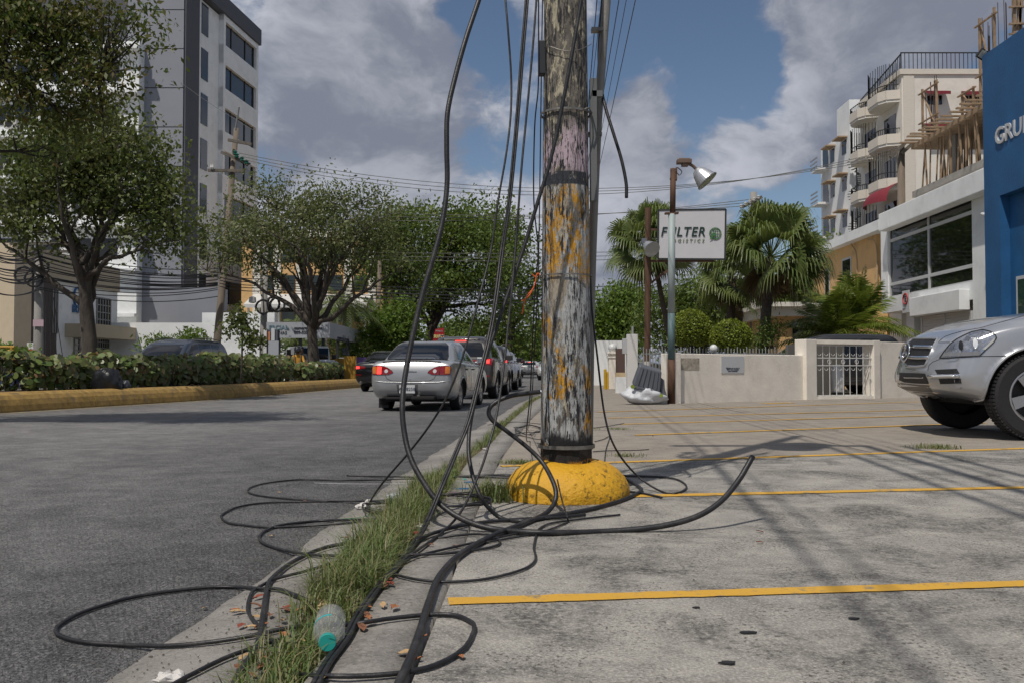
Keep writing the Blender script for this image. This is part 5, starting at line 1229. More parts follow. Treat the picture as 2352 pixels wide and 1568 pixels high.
fb(MB(), XW, ysA, ysB, 2.62, 3.30, -.35, -.004).build('shutter_box', M_WHITEW, wb, bevel=.02)
for k in range(6): fb(MB(), XW, ysA + .15, ysB - .15, 2.05 + k * .095, 2.05 + k * .095 + .085, .05 + .0, .09).build('shutter_slat', M_ALU, wb)
fb(MB(), XW, ysA + .1, ysB - .1, -.1, 2.045, .14, .17).build('door_glass', M_DKWIN, wb)
for za, zb in ((1.35, 1.62),): fb(MB(), XW, ysA + .1, ysB - .1, za, zb, .09, .135).build('door_rail', M_ALU, wb)
for yy in (ysA + .08, ysB - .12, (ysA + ysB) / 2): fb(MB(), XW, yy - .06, yy + .06, -.1, 2.6, .03, .138).build('door_stile', M_ALU, wb)
fb(MB(), XW, yM + .5, yM + 1.3, .5, 2.2, 1.66, 1.695).build('pane', M_DKWIN, wb)
for k in range(7): fb(MB(), XW, yM + .52 + k * .12, yM + .54 + k * .12, .5, 2.2, 1.6, 1.62).build('window_bar', M_WHITEI, wb)
# no-parking sign
ysn_ = dep(2083, XW); q = P(2083, 693, ysn_)
sgn = empty('parking_sign', q, 'small no parking sign with a red ringed E on the white building', 'sign')
RF = Matrix(((SL, 0, -1), (-1, 0, -SL), (0, 1, 0)))
fb(MB(), XW, ysn_ - .33, ysn_ + .33, q.z - .42, q.z + .42, -.02, -.003).build('plate', M_PLATE, sgn)
cc = Vector((fx_(ysn_, XW) - .03, ysn_, q.z + .1)); MB().tube([cc + Vector((0, .2 * math.cos(a), .2 * math.sin(a))) for a in np.linspace(0, 2 * PI, 21)], .03, 6).build('ring', mat('sign_red', (.4, .02, .02), .5), sgn)
text('lettering', 'E', .30, cc + Vector((0, .09, -.1)), RF, M_INK, sgn, .004, offset=.01)
text('lettering', 'NO ESTACIONE', .07, (cc.x + .005, ysn_ + .26, q.z - .3), RF, M_INK, sgn, .002)
# --- ochre two storey building
XY = 14.55
yb_ = empty('ochre_building', (XY + 3, 42, 0), 'ochre two storey house with a flat white roof slab and service pipes', 'building')
ya, ye = y1 + .1, dep(1868, XY)
ez = fz(1960, 560, XY)
fb(MB(), XY, ya + 1.3, ye, -.1, ez, 0, 7).build('wall', M_YELW, yb_)
fb(MB(), XY, ya, ya + 1.29, -.1, ez - .002, .5, 7).build('side_wall', M_WHITEW, yb_)
fb(MB(), XY, ya, ye + .1, ez + .005, ez + .42, -.4, 7.2).build('roof_slab', M_WHITEW, yb_)
for pa, pb, tz, bz in ((1937, 1958, 596, 690), (1897, 1908, 620, 690)):
    w0, w1_ = dep(pb, XY), dep(pa, XY); za, zb = fz(pa, bz, XY), fz(pa, tz, XY)
    fb(MB(), XY, w0, w1_, za, zb, -.025, -.004).build('window_frame', M_ALU, yb_); fb(MB(), XY, w0 + .1, w1_ - .1, za + .1, zb - .1, -.035, -.026).build('pane', M_DKWIN, yb_)
fb(MB(), XY, ya + .35, ya + .9, 3.3, 5.3, .46, .495).build('pane', M_DKWIN, yb_)
for pts_ in ([(1958, 560), (1971, 590), (1971, 680)], [(1906, 590), (1914, 610), (1915, 690)], [(1996, 550), (2016, 565), (2018, 690)]):
    W_ = [P(x, y, dep(x, XY) - .0) - Vector((.06, 0, 0)) for x, y in pts_]; MB().tube(crom(W_, 4), .03, 6).build('pipe', mat('ochre_pipe', (.45, .33, .2), .7), yb_)
# --- unfinished concrete floors with timber props
XC = 19.0
cn = empty('construction_building', (XC + 3, 42, 0), 'unfinished concrete storeys with timber props and reinforcing bars', 'building')
M_RAW = mat('raw_concrete', (.30, .28, .25), .9, var=.2, vscale=1.5, bump=.3); M_PROP = mat('timber_props', (.30, .21, .13), .85, var=.35, vscale=3); M_REBAR = mat('rebar', (.06, .04, .035), .8)
yc0, yc1 = 30.0, dep(2100, XC)
fb(MB(), XC, yc0, yc1, 9.25, 9.55, 0, 9).build('floor_slab', M_RAW, cn)
fb(MB(), XC, yc0, yc1 - .5, 6.0, 9.24, 1.4, 8).build('wall', M_RAW, cn)
fb(MB(), XC, yc0, yc1 + .3, 11.75, 11.95, .1, 9).build('deck', M_PROP, cn)
rr_ = random.Random(3)
for i in range(34):
    y_ = yc0 + (yc1 - yc0) * (i + rr_.uniform(-.3, .3)) / 34
    for d_ in (.35, 1.3):
        MB().tube([(fx_(y_, XC) + d_, y_, 9.55), (fx_(y_, XC) + d_ + rr_.uniform(-.15, .15), y_ + rr_.uniform(-.2, .2), 11.76)], rr_.uniform(.035, .055), 5).build('prop', M_PROP, cn)
for i in range(26):
    y_ = yc0 + (yc1 - yc0) * i / 25; MB().box((fx_(y_, XC) - .05 + rr_.uniform(-.2, .1), y_, 11.98 + rr_.uniform(0, .06)), (1.2, .16, .07)).build('plank', M_PROP, cn)
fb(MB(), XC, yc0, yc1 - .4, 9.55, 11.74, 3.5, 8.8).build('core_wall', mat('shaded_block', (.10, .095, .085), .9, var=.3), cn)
for yy in (36.5, 39.5, 42.8): fb(MB(), XC, yy - .2, yy + .2, 9.551, 11.745, .9, 1.25).build('column', M_RAW, cn)
for y_, base, n_b, hh in ((44.2, 12.0, 9, 3.1), (38.6, 12.0, 12, 4.0), (37.6, 12.0, 5, 4.6)):
    for k in range(n_b):
        MB().tube([(fx_(y_, XC) + .5 + .09 * (k % 4), y_ - .35 + .11 * k, base), (fx_(y_, XC) + .5 + .09 * (k % 4) + rr_.uniform(-.05, .05), y_ - .35 + .11 * k, base + hh * rr_.uniform(.75, 1))], .016, 4).build('rebar', M_REBAR, cn)
def timber_frame(y_, w_, zb, hgt, d_):
    for s_ in (-1, 1):
        MB().bar((fx_(y_, XC) + d_, y_ + s_ * w_ / 2, zb), (fx_(y_, XC) + d_, y_ + s_ * w_ / 2, zb + hgt), .09).build('timber', M_PROP, cn)
    for f_ in (.35, .92): MB().bar((fx_(y_, XC) + d_ - .06, y_ - w_ / 2 - .3, zb + hgt * f_), (fx_(y_, XC) + d_ - .06, y_ + w_ / 2 + .3, zb + hgt * f_), .09, .05).build('timber', M_PROP, cn)
    MB().bar((fx_(y_, XC) + d_ + .05, y_ - w_ / 2, zb), (fx_(y_, XC) + d_ + .05, y_ + w_ / 2, zb + hgt * .9), .08, .05).build('timber', M_PROP, cn)
timber_frame(44.2, 1.5, 12.0, 2.6, .4); timber_frame(38.5, 1.2, 12.0, 3.9, .4); timber_frame(40.5, 1.0, 12, 1.2, .5)
# tall timber frame above the blue roof
tf = empty('scaffold_tower', (XB + 2, 26, top), 'timber scaffold frame rising above the blue building', 'scaffold')
for a_, b_ in (((2330, 80), (2328, -60)), ((2345, 75), (2334, -60)), ((2338, 60), (2352, -60))): MB().bar(P(a_[0], a_[1] + 10, 30), P(b_[0], b_[1], 30), .10).build('timber', M_PROP, tf)
for y_ in (17, 56, 79): MB().bar(P(2318, y_, 29.9), P(2400, y_ - 3, 29.9), .09, .05).build('timber', M_PROP, tf)
# --- cream apartment block with balconies and red awnings
XA = 25.9 - SL * 60
ap = empty('apartment_block', (29, 64, 0), 'cream apartment block with barred balconies, red awnings and a roof garden', 'building')
M_CREAM = mat('cream_render', (.74, .71, .64), .88, var=.07, vscale=.8, dirt=(.60, .55, .47), dscale=.6); M_STRIPE = mat('striped_tiles', (.66, .61, .53), .8, var=.1, stretch=(1, 1, 8), vscale=4); M_AWN = mat('red_awning', (.20, .018, .03), .7, var=.15); M_IRON = mat('black_iron', (.018, .02, .022), .6)
ya, yz = 60.0, 67.6; ht = P(2080, 172, 60).z
fb(MB(), XA, ya, yz, -.1, ht, 0, 13).build('wall', M_CREAM, ap)
MB().prism([(fx_(ya, XA) - .15, ya - .12, ht), (fx_(ya, XA) + 13, ya - .12, ht), (fx_(yz, XA) + 13, yz, ht), (fx_(yz, XA) - .15, yz, ht)], (0, 0, .35)).build('cornice', M_STRIPE, ap)
MB().box((fx_(ya, XA) + .45, ya - .03, ht / 2 + 4), (.7, .1, ht - 8.2)).build('pilaster', M_STRIPE, ap)
# front windows with awnings
def front_pt(px, py): return P(px, py, ya)
for (x0, x1, y0_, y1_) in ((2121, 2171, 215, 241), (2207, 2262, 216, 243), (2121, 2171, 290, 316), (2207, 2262, 290, 316)):
    a = front_pt(x0 + 6, y0_ + 6); b_ = front_pt(x1 - 8, y1_); MB().prism([(a.x, ya - .06, b_.z), (b_.x, ya - .06, b_.z), (b_.x, ya - .06, a.z), (a.x, ya - .06, a.z)], (0, .05, 0)).build('window', M_DKWIN, ap)
    for k in range(5): xx = a.x + (b_.x - a.x) * k / 4; MB().bar((xx, ya - .1, b_.z), (xx, ya - .1, a.z), .04).build('window_bar', M_WHITEI, ap)
    a = front_pt(x0, y0_ - 6); b_ = front_pt(x1, y0_ + 10)
    MB().addv([(a.x, ya - .01, a.z), (b_.x, ya - .01, a.z), (b_.x, ya - .8, b_.z + .22), (a.x, ya - .8, b_.z + .22), (a.x, ya - .8, b_.z), (b_.x, ya - .8, b_.z)], [(0, 3, 2, 1), (3, 4, 5, 2), (0, 4, 3), (1, 2, 5)]).build('awning', M_AWN, ap)
# balconies on the street side: two bays of half-hexagon balconies
fl_h = 2.95; tops = [ht - .55 - k * fl_h for k in range(6)]
for bi, (yc_, wd) in enumerate(((62.0, 3.3), (65.7, 3.1))):
    for k, zt_ in enumerate(tops):
        pr = 1.15; X_ = fx_(yc_, XA)
        hexo = [(X_, yc_ - wd / 2), (X_ - pr * .72, yc_ - wd / 2 + .25), (X_ - pr, yc_ - wd / 2 + .8), (X_ - pr, yc_ + wd / 2 - .8), (X_ - pr * .72, yc_ + wd / 2 - .25), (X_, yc_ + wd / 2)]
        MB().prism([(x, y, zt_ - 1.15) for x, y in hexo], (0, 0, .2)).build('balcony_floor', M_CREAM, ap)
        bp_ = MB()
        for (xa, ya2), (xb, yb2) in zip(hexo[:-1], hexo[1:]):
            bp_.bar((xa, ya2, zt_ - .78 + .12), (xb, yb2, zt_ - .78 + .12), .12, .62)
        bp_.build('parapet', M_STRIPE, ap)
        rl = MB()
        for (xa, ya2), (xb, yb2) in zip(hexo[:-1], hexo[1:]):
            rl.bar((xa, ya2, zt_ + .02), (xb, yb2, zt_ + .02), .05)
            for f_ in np.linspace(0, 1, 5): rl.bar((xa + (xb - xa) * f_, ya2 + (yb2 - ya2) * f_, zt_ - .35), (xa + (xb - xa) * f_, ya2 + (yb2 - ya2) * f_, zt_ + (1.45 if k % 2 == bi else .02)), .03)
        rl.build('railing', M_IRON, ap)
        fb(MB(), XA, yc_ - 1.0, yc_ + 1.0, zt_ - .9, zt_ + 1.2, -.03, -.004).build('balcony_door', M_DKWIN, ap)
        if (bi, k) in ((0, 3), (1, 4)):
            aw = MB(); pts_ = []
            for j in range(7):
                a = j / 6 * PI / 2; pts_.append((math.sin(a) * 1.7, math.cos(a) * 1.25))
            V = []
            for yy in np.linspace(yc_ - wd / 2 - .2, yc_ + wd / 2 + .2, 7):
                e_ = 1 - .28 * abs((yy - yc_) / (wd / 2)) ** 3
                for o_, h_ in pts_: V.append((fx_(yy, XA) - o_ * e_, yy, zt_ + 1.0 + h_))
            aw.addv(V, grid_faces(7, 7)); aw.build('awning', M_AWN, ap, smooth=True)
# roof railing, plants
rl = MB()
for xx in np.arange(0, 12.5, .28): rl.bar((fx_(ya, XA) + xx, ya + .1, ht + .35), (fx_(ya, XA) + xx, ya + .1, ht + 1.5), .035)
rl.bar((fx_(ya, XA), ya + .1, ht + 1.5), (fx_(ya, XA) + 12.5, ya + .1, ht + 1.5), .07)
for yy in np.arange(ya, yz, .3): rl.bar((fx_(yy, XA), yy, ht + .35 - (yy - ya) * .12), (fx_(yy, XA), yy, ht + 1.4 - (yy - ya) * .12), .035)
rl.bar((fx_(ya, XA), ya, ht + 1.4), (fx_(yz, XA), yz, ht + 1.4 - (yz - ya) * .12), .07); rl.build('roof_railing', M_IRON, ap)
# --- white apartment block further on
XV = 26.9 - SL * 72
av = empty('white_apartment_block', (30, 76, 0), 'tall plain white apartment block with small awnings and grey balconies', 'building')
ya, yz = 72.0, dep(1890, XV); ht2 = P(1956, 229, 72).z
fb(MB(), XV, ya, 75.0, -.1, ht2, 0, 10).build('wall', M_WHITEW, av); fb(MB(), XV, 75.005, yz, -.1, ht2 - 2.3, .0, 10).build('wall', M_WHITEW, av)
for k in range(6):
    zc = ht2 - 3.5 - k * 2.95
    for yy in (73.3, 76.2):
        fb(MB(), XV, yy - .5, yy + .5, zc - .6, zc + .5, -.03, -.004).build('window', M_DKWIN, av)
        fb(MB(), XV, yy - .8, yy + .8, zc + .62, zc + .72, -.75, -.002).build('window_hood', mat('tan_hood', (.40, .29, .18), .8), av)
    yy = 78.0
    fb(MB(), XV, yy - .9, yy + .9, zc - 1.0, zc - .82, -1.0, -.002).build('balcony_floor', M_WHITEW, av)
    bb = MB()
    for h_ in (.1, .45, .8): fb(bb, XV, yy - .95, yy + .95, zc - .82 + h_, zc - .7 + h_, -1.05, -.98)
    bb.build('balcony_rail', mat('grey_rail', (.30, .32, .35), .6), av)
    fb(MB(), XV, yy - .7, yy + .7, zc - .8, zc + 1.0, -.03, -.004).build('balcony_door', M_DKWIN, av)
# spiral escape stair on its end wall
ss = MB(); qx = P(1970, 400, 71).x
ss.tube([(qx, 71.2, 3), (qx, 71.2, ht2 - 4)], .06, 6)
for k in range(90):
    a = k * .42; z_ = 3 + k * .17; ss.bar((qx, 71.2, z_), (qx + .7 * math.cos(a), 71.2 + .7 * math.sin(a), z_), .18, .03)
ss.build('spiral_stair', M_IRON, av)
# --- low ochre house with cornice, white roofed shed behind
lo = empty('ochre_bungalow', (10, 34, 0), 'low ochre house with a pale moulded cornice behind the topiary', 'house')
a, b_ = P(1790, 760, 34), P(1960, 760, 34); zt_ = P(1800, 727, 34).z
MB().box(((a.x + b_.x) / 2, 36.5, zt_ / 2), (b_.x - a.x, 5, zt_)).build('wall', M_YELW, lo)
MB().box(((a.x + b_.x) / 2 - .1, 36.4, zt_ + .17), (b_.x - a.x + .5, 5.5, .34)).box(((a.x + b_.x) / 2 - .1, 36.4, zt_ + .42), (b_.x - a.x + .9, 5.9, .16)).build('cornice', M_CREAM, lo)
q = P(1860, 770, 34); MB().box((q.x, 33.97, q.z), (1.3, .05, 1.0)).build('window', M_DKWIN, lo)
q = P(1872, 752, 33.6); MB().addv([(q.x - .1, 33.99, q.z + .2), (q.x + .9, 33.99, q.z + .2), (q.x + .9, 33.5, q.z - .1), (q.x - .1, 33.5, q.z - .1)], [(0, 3, 2, 1)]).build('awning', M_AWN, lo)
sh = empty('white_shed', P(1820, 700, 42), 'white corrugated roof shed behind the low ochre house', 'shed')
a = P(1765, 712, 42); b_ = P(1905, 712, 42); 
MB().box(((a.x + b_.x) / 2, 44, a.z / 2), (b_.x - a.x, 4, a.z)).build('wall', M_WHITEW, sh)
zr_ = P(1800, 694, 42).z
for k in range(16):
    xx = a.x + (b_.x - a.x) * k / 16; MB().box((xx + .09, 43.8, (a.z + zr_) / 2 + .1), (.17, 4.6, .06), M=Matrix.Rotation(.05, 3, 'X')).build('roof_sheet', M_WHITEI, sh)

# ================================================================== LEFT SIDE
def lpole(name, label, base, topp, r0, r1, m, Y=None):
    e = empty(name, (base.x, base.y, 0), label, 'utility pole')
    MB().tube([Vector((base.x, base.y, -.1)), base, topp], [r0, r0, r1], 12).build('shaft', m, e, smooth=True)
    return e
M_CPOLE = mat('old_concrete_pole', (.26, .25, .23), .85, var=.25, vscale=2, dirt=(.14, .12, .10), dscale=2, stretch=(1, 1, .3))
M_WPOLE = mat('weathered_wood_pole', (.16, .13, .10), .9, var=.3, vscale=4, stretch=(1, 1, .15))
M_INSG = mat('green_glass_insulator', (.02, .14, .10), .1, spec=.7); M_INSW = mat('porcelain', (.5, .5, .48), .3)
XLF, SLL = -26.1, .0177
def lfx(y): return XLF + SLL * y
def ldep(px): return XLF / ((px - 1176) / FPX - SLL)
def lfb(mb, ya, yb, za, zb, d0, d1):
    """box on the left street front; d positive = towards the road"""
    return mb.prism([(lfx(ya) + d0, ya, za), (lfx(yb) + d0, yb, za), (lfx(yb) + d1, yb, za), (lfx(ya) + d1, ya, za)], (0, 0, zb - za))
def lz(px, py): return P(px, py, ldep(px)).z
M_BEIGE = mat('beige_render', (.42, .36, .26), .88, var=.06, vscale=.8); M_DBROWN = mat('brown_cladding', (.060, .045, .042), .7, var=.1)
bk_ = empty('bank_building', (XLF - 3, 50, 0), 'beige and white low office with barred windows behind the left hedge', 'building')
y0, y1 = ldep(28), ldep(268)
zt = lz(100, 580)
lfb(MB(), y0, y0 + 1.6, -.1, zt + .1, -9, .06).build('end_wall', mat('beige_sunlit_face', (.60, .50, .36), .88, var=.06), bk_)  # lighter copy of the beige, sunlight on this face put into the colour
lfb(MB(), y0 + 1.605, y1, lz(180, 655), zt + .05, -8, 0.15).build('parapet_band', M_BEIGE, bk_)
lfb(MB(), y0 + 1.605, y0 + 4.2, -.1, lz(180, 655) - .003, -8, .05).build('brown_panel', M_DBROWN, bk_)
lfb(MB(), y0 + 4.205, y1, -.1, lz(180, 655) - .004, -8, 0).build('wall', M_WHITEW, bk_)
def lwin(pa, pb, ta, ba, nb, name='window'):
    ya, yb = ldep(pa), ldep(pb); zb_, za_ = lz(pa, ta), lz(pa, ba)
    w_ = lfb(MB(), ya, yb, za_, zb_, .004, .03).build(name, M_DKWIN, bk_)
    for k in range(nb + 1):
        yy = ya + (yb - ya) * k / nb; lfb(MB(), yy - .03, yy + .03, za_, zb_, .05, .08).build('bar', M_GREYI, w_)
    for f_ in (0, .25, .5, .75, 1): lfb(MB(), ya, yb, za_ + (zb_ - za_) * f_ - .03, za_ + (zb_ - za_) * f_ + .03, .031, .049).build('bar', M_GREYI, w_)
lwin(118, 129, 664, 765, 2); lwin(220, 251, 683, 750, 5); lwin(222, 248, 772, 825, 5); lwin(277 - 9, 298 - 9, 784, 819, 2); lwin(169, 192, 777, 832, 2, 'door')
lfb(MB(), ldep(148), ldep(345), lz(240, 780), lz(240, 752), .01, 1.6).build('entrance_canopy', M_BEIGE, bk_)
lfb(MB(), y1 + .01, ldep(330), -.1, lz(300, 770), -8, .01).build('annex', M_WHITEW, bk_)
M_LOGO = mat('blue_sign_letters', (.02, .11, .28), .5)
RL = Matrix(((SLL, 0, 1), (1, 0, -SLL), (0, 1, 0)))
yq = ldep(163); text('sign_letters', 'BOLI', .62, (lfx(yq) + .06, yq, lz(163, 717)), RL, M_LOGO, bk_, .03, offset=.012)
yq = ldep(174); c_ = Vector((lfx(yq) + .06, yq, lz(178, 684))); MB().tube([c_ + Vector((0, .42 * math.cos(a), .55 * math.sin(a))) for a in np.linspace(0, 2 * PI, 25)], .06, 6).build('ring_logo', M_LOGO, bk_)
# --- white apartment building behind the near tree
wa = empty('white_flats', (-36, 66, 0), 'tall white flats with ledges and air conditioners behind the left trees', 'building')
WY = 62.0; xl, xr = P(-160, 300, WY).x, P(318, 300, WY).x; zt = P(100, 95, WY).z
MB().box(((xl + xr) / 2, WY + 5, zt / 2), (xr - xl, 10, zt)).build('wall', M_WHITEW, wa)
for k in range(8):
    zf = zt - .6 - k * 3.05
    MB().box(((xl + xr) / 2, WY - .35, zf), (xr - xl + .3, .66, .22)).build('ledge', M_WHITEW, wa)
    for px in (8, 60, 118, 190, 250):
        q = P(px, 300, WY); MB().box((q.x, WY - .03, zf - 1.5), (1.35, .05, 1.35)).build('window', M_DKWIN, wa)
    for px in (32, 160):
        q = P(px, 300, WY); ac = MB().box((q.x, WY - .3, zf - 2.2), (.85, .4, .6)).build('air_conditioner', mat('ac_white', (.55, .55, .53), .5), wa); MB().lathe([(.24, 0), (.24, .02)], (q.x - .1, WY - .51, zf - 2.2), Matrix.Rotation(PI / 2, 3, 'X'), n=14).build('fan', M_RIMD, ac)
# --- grey and white office tower
M_TGREY = mat('tower_grey', (.25, .265, .30), .85, var=.06, vscale=.5, bump=.08, bscale=3); M_TDARK = mat('tower_charcoal', (.085, .09, .108), .8, var=.08); M_TGLASS = mat('tower_glass', (.018, .030, .042), .06, spec=.7); M_TFRAME = mat('tower_frame', (.03, .032, .036), .5)
tw = empty('office_tower', (-25, 66, 0), 'grey and white office tower with strips of blue windows left of the road', 'building')
TA = Vector((P(424, 300, 63).x, 63.0, 0)); TB = Vector((P(583, 300, 75).x, 75.0, 0)); tu = (TB - TA).normalized(); tn = Vector((tu.y, -tu.x, 0)); TL = (TB - TA).length
def tpos(px):          # distance along the street front seen at picture column px
    k = (px - 1176) / FPX; return (k * TA.y - TA.x) / (tu.x - k * tu.y)
def tz(px, py): q = TA + tu * tpos(px); return P(px, py, q.y).z
def tb(mb, sa, sb, za, zb, d0, d1):
    return mb.prism([TA + tu * sa + tn * d0 + Vector((0, 0, za)), TA + tu * sb + tn * d0 + Vector((0, 0, za)), TA + tu * sb + tn * d1 + Vector((0, 0, za)), TA + tu * sa + tn * d1 + Vector((0, 0, za))], (0, 0, zb - za))
HT = tz(583, 72) ; zlow = P(350, 746, 63).z
sA = tpos(450)
tb(MB(), 0, sA, zlow - 1.2, HT - .3, -14, .04).build('corner_wall', M_TDARK, tw)
gw = P(290, 300, 62.9).x
nrow = 9; z_t = zlow
step_ = (HT - .4 - zlow) / nrow
for k in range(nrow):   # grey end wall in rendered lifts with shadow gaps between
    MB().box(((gw + TA.x) / 2 - .05, 63.4, zlow + step_ * (k + .5)), (TA.x - gw - .1, 1.0, step_ - .07)).build('render_panel', M_TGREY, tw)
MB().box(((gw + TA.x) / 2 - .1, 64.2, (zlow + HT) / 2 - .2), (TA.x - gw - .2, .9, HT - zlow - .5)).build('end_wall', M_TDARK, tw)
tb(MB(), sA + .01, TL, .0, HT - 1.4, -14, -.03).build('front_wall', M_WHITEW, tw)
s_pr = tpos(497)
tb(MB(), sA - .2, TL + .25, HT - 1.3, HT, -14, .5).build('roof_band', M_TDARK, tw)
rows_z = [(tz(505, 54 + 98.5 * k), tz(505, 107 + 98.5 * k)) for k in range(8)]
# projecting white frame between the window strips
for k in range(9):
    zu = rows_z[k - 1][1] if k else HT - 1.31
    zl = rows_z[k][0] if k < 8 else .2
    tb(MB(), s_pr, TL, zl + .02, zu - .02, -.029, .35).build('spandrel', M_WHITEW, tw)
tb(MB(), s_pr, s_pr + .35, .2, HT - 1.31, -.028, .351).build('pier', M_WHITEW, tw); tb(MB(), TL - .4, TL, .2, HT - 1.31, -.027, .352).build('pier', M_WHITEW, tw)
for zt_, zb in rows_z:
    a_, b_ = tpos(505), tpos(572)
    f_ = tb(MB(), a_, b_, zb, zt_, -.026, .12).build('window', M_TGLASS, tw)
    for u in (0, .22, .7, 1): tb(MB(), a_ + (b_ - a_) * u - .06, a_ + (b_ - a_) * u + .06, zb, zt_, .121, .18).build('mullion', M_TFRAME, f_)
    a_, b_ = tpos(456), tpos(471)
    f_ = tb(MB(), a_, b_, zb - .25, zt_ + .2, -.029, .02).build('window', M_TGLASS, tw)
# low grey projection and white plinth at the foot of the tower
MB().box((P(462, 720, 61).x, 61.5, P(462, 720, 61).z), (2.6, 2, 3.4)).build('porch', M_TGREY, tw)
MB().box((P(300, 790, 62.5).x + 3, 64.5, 1.8), (19, 3, 3.9)).build('plinth', M_WHITEW, tw)
gw_ = empty('garden_wall', P(380, 790, 57), 'long white garden wall below the office tower', 'wall')
MB().box(P(400, 800, 57), (14, .25, 3.2)).build('wall_panel', M_WHITEW, gw_)
MB().box(P(550, 735, 58), (4.6, .5, .9)).build('canopy', M_WHITEW, gw_)
# --- ochre building with awning behind the second tree
ob = empty('ochre_office', (-15, 64, 0), 'ochre three storey building with cream bands and a white awning', 'building')
OY = 66.0; a, b_ = P(555, 600, OY), P(880, 600, OY); zt = P(700, 545, OY).z
MB().box(((a.x + b_.x) / 2, OY + 5, zt / 2), (b_.x - a.x, 10, zt)).build('wall', M_YELW, ob)
MB().box(((a.x + b_.x) / 2, OY - .1, zt + .2), (b_.x - a.x + .6, .5, .5)).build('cornice', M_CREAM, ob)
for px in (590, 637, 690, 745, 800, 855):
    q = P(px, 600, OY); MB().box((q.x, OY - .04, zt / 2), (.55, .07, zt - .1)).build('pilaster', M_CREAM, ob)
for py in (585, 650, 722, 775):
    for px in (612, 663, 717, 772, 828):
        q = P(px, py, OY); MB().box((q.x, OY - .03, q.z), (.95, .05, 1.1)).build('window', M_DKWIN, ob)
az = P(700, 700, OY - 2).z; a, b_ = P(565, 700, OY - 2), P(845, 700, OY - 2)
MB().addv([(a.x, OY - .02, az + .9), (b_.x, OY - .02, az + .9), (b_.x, OY - 2.6, az), (a.x, OY - 2.6, az), (a.x, OY - 2.6, az - .25), (b_.x, OY - 2.6, az - .25)], [(0, 3, 2, 1), (3, 4, 5, 2)]).build('awning', M_WHITEI, ob)
for px in (570, 640, 705, 775, 838): q = P(px, 760, OY - 2.6); MB().bar((q.x, q.y, 0), (q.x, q.y, az - .26), .12).build('awning_post', M_GREYI, ob)
# --- advertising fascia on posts
ad = empty('shop_sign', P(690, 830, 44), 'long grey shop fascia reading comercialdepena with a phone number on dark posts', 'sign')
AY = 44.0; M_FAS = mat('grey_fascia', (.36, .38, .41), .6, var=.08, vscale=.6)
a, b_ = P(612, 748, AY), P(757, 740, AY); zl = P(757, 776, AY).z
MB().prism([(a.x, AY, zl), (b_.x, AY, zl), (b_.x, AY, b_.z), (a.x, AY, b_.z)], (0, .2, 0)).build('front_panel', M_FAS, ad)
c_ = P(847, 770, 60); c2x = c_.x; 
c2y = 57.0; c2x = P(846, 770, c2y).x
MB().prism([(b_.x + .01, AY, zl), (c2x, c2y, zl), (c2x, c2y, b_.z), (b_.x + .01, AY, b_.z)], (-.2, 0.05, 0)).build('side_panel', M_FAS, ad)
M_ADT = mat('fascia_text', (.03, .035, .05), .6); kk = AY / FPX; RS = Matrix(((1, 0, 0), (0, 0, -1), (0, 1, 0)))
text('lettering', 'comercialdepena', 9.5 * kk, P(675.5, 756.5, AY - .014), RS, M_ADT, ad, .01, offset=.006)
text('lettering', '809-535-8099', 9.5 * kk, P(675.5, 766.5, AY - .014), RS, M_ADT, ad, .01, offset=.006)
text('lettering', 'ERCIAL', 14 * kk, P(617, 757, AY - .014), RS, mat('fascia_teal', (.13, .22, .27), .6), ad, .01, offset=.006)
text('lettering', 'NUEVAS', 10 * kk, P(622, 768, AY - .014), RS, M_ADT, ad, .01)
sd = Vector((c2x - b_.x, c2y - AY, 0)).normalized()
text('lettering', 'comercial de peña', .50, Vector((b_.x, AY, 0)) + sd * 2.0 + Vector((.014, 0, b_.z - .85)), Matrix(((sd.x, 0, sd.y), (sd.y, 0, -sd.x), (0, 1, 0))), M_ADT, ad, .01)
text('lettering', 'MUEBLES', .55, Vector((b_.x, AY, 0)) + sd * 3.2 + Vector((.014, 0, b_.z - 1.5)), Matrix(((sd.x, 0, sd.y), (sd.y, 0, -sd.x), (0, 1, 0))), M_ADT, ad, .01)
for px, yy in ((640, AY + .3), (690, AY + .3), (742, AY + .3), (775, 47), (800, 50), (820, 53), (843, 56.6)): q = P(px, 830, yy); MB().bar((q.x, q.y, 0), (q.x, q.y, zl), .14).build('post', M_IRON, ad)
# totem, hoarding, banner, red sign
q = P(622, 820, 37); tt = empty('totem', (q.x, 37, 0), 'grey information totem with posters beside the utility pole', 'totem')
zt = P(622, 757, 37).z; MB().box((q.x, 37.2, zt / 2), (.52, .35, zt)).build('body', M_TDARK, tt); MB().box((P(610, 800, 37).x, 37.0, zt / 2), (.12, .2, zt + .05)).build('edge', M_WHITEI, tt)
MB().box((P(617, 772, 37).x, 37.0, P(617, 772, 37).z), (.12, .03, .35)).build('poster', mat('orange_poster', (.5, .2, .1), .6), tt); MB().box((P(627, 770, 37).x, 37.0, P(627, 768, 37).z), (.14, .03, .5)).build('poster', M_PLATE, tt); MB().box((P(628, 810, 37).x, 37.0, P(628, 808, 37).z), (.42, .03, .9)).build('lower_panel', M_FAS, tt)
yg = empty('yellow_hoarding', P(805, 860, 40), 'yellow ribbed sheet hoarding at the end of the median hedge', 'hoarding')
a, b_ = P(791, 862, 40), P(819, 862, 40); zt = P(800, 817, 40).z
for k in range(9): xx = a.x + (b_.x - a.x) * (k + .5) / 9; MB().box((xx, 40, zt / 2), ((b_.x - a.x) / 9 * .9, .08 + .03 * (k % 2), zt)).build('sheet', mat('hoarding_yellow', (.42, .24, .03), .6, var=.1), yg)
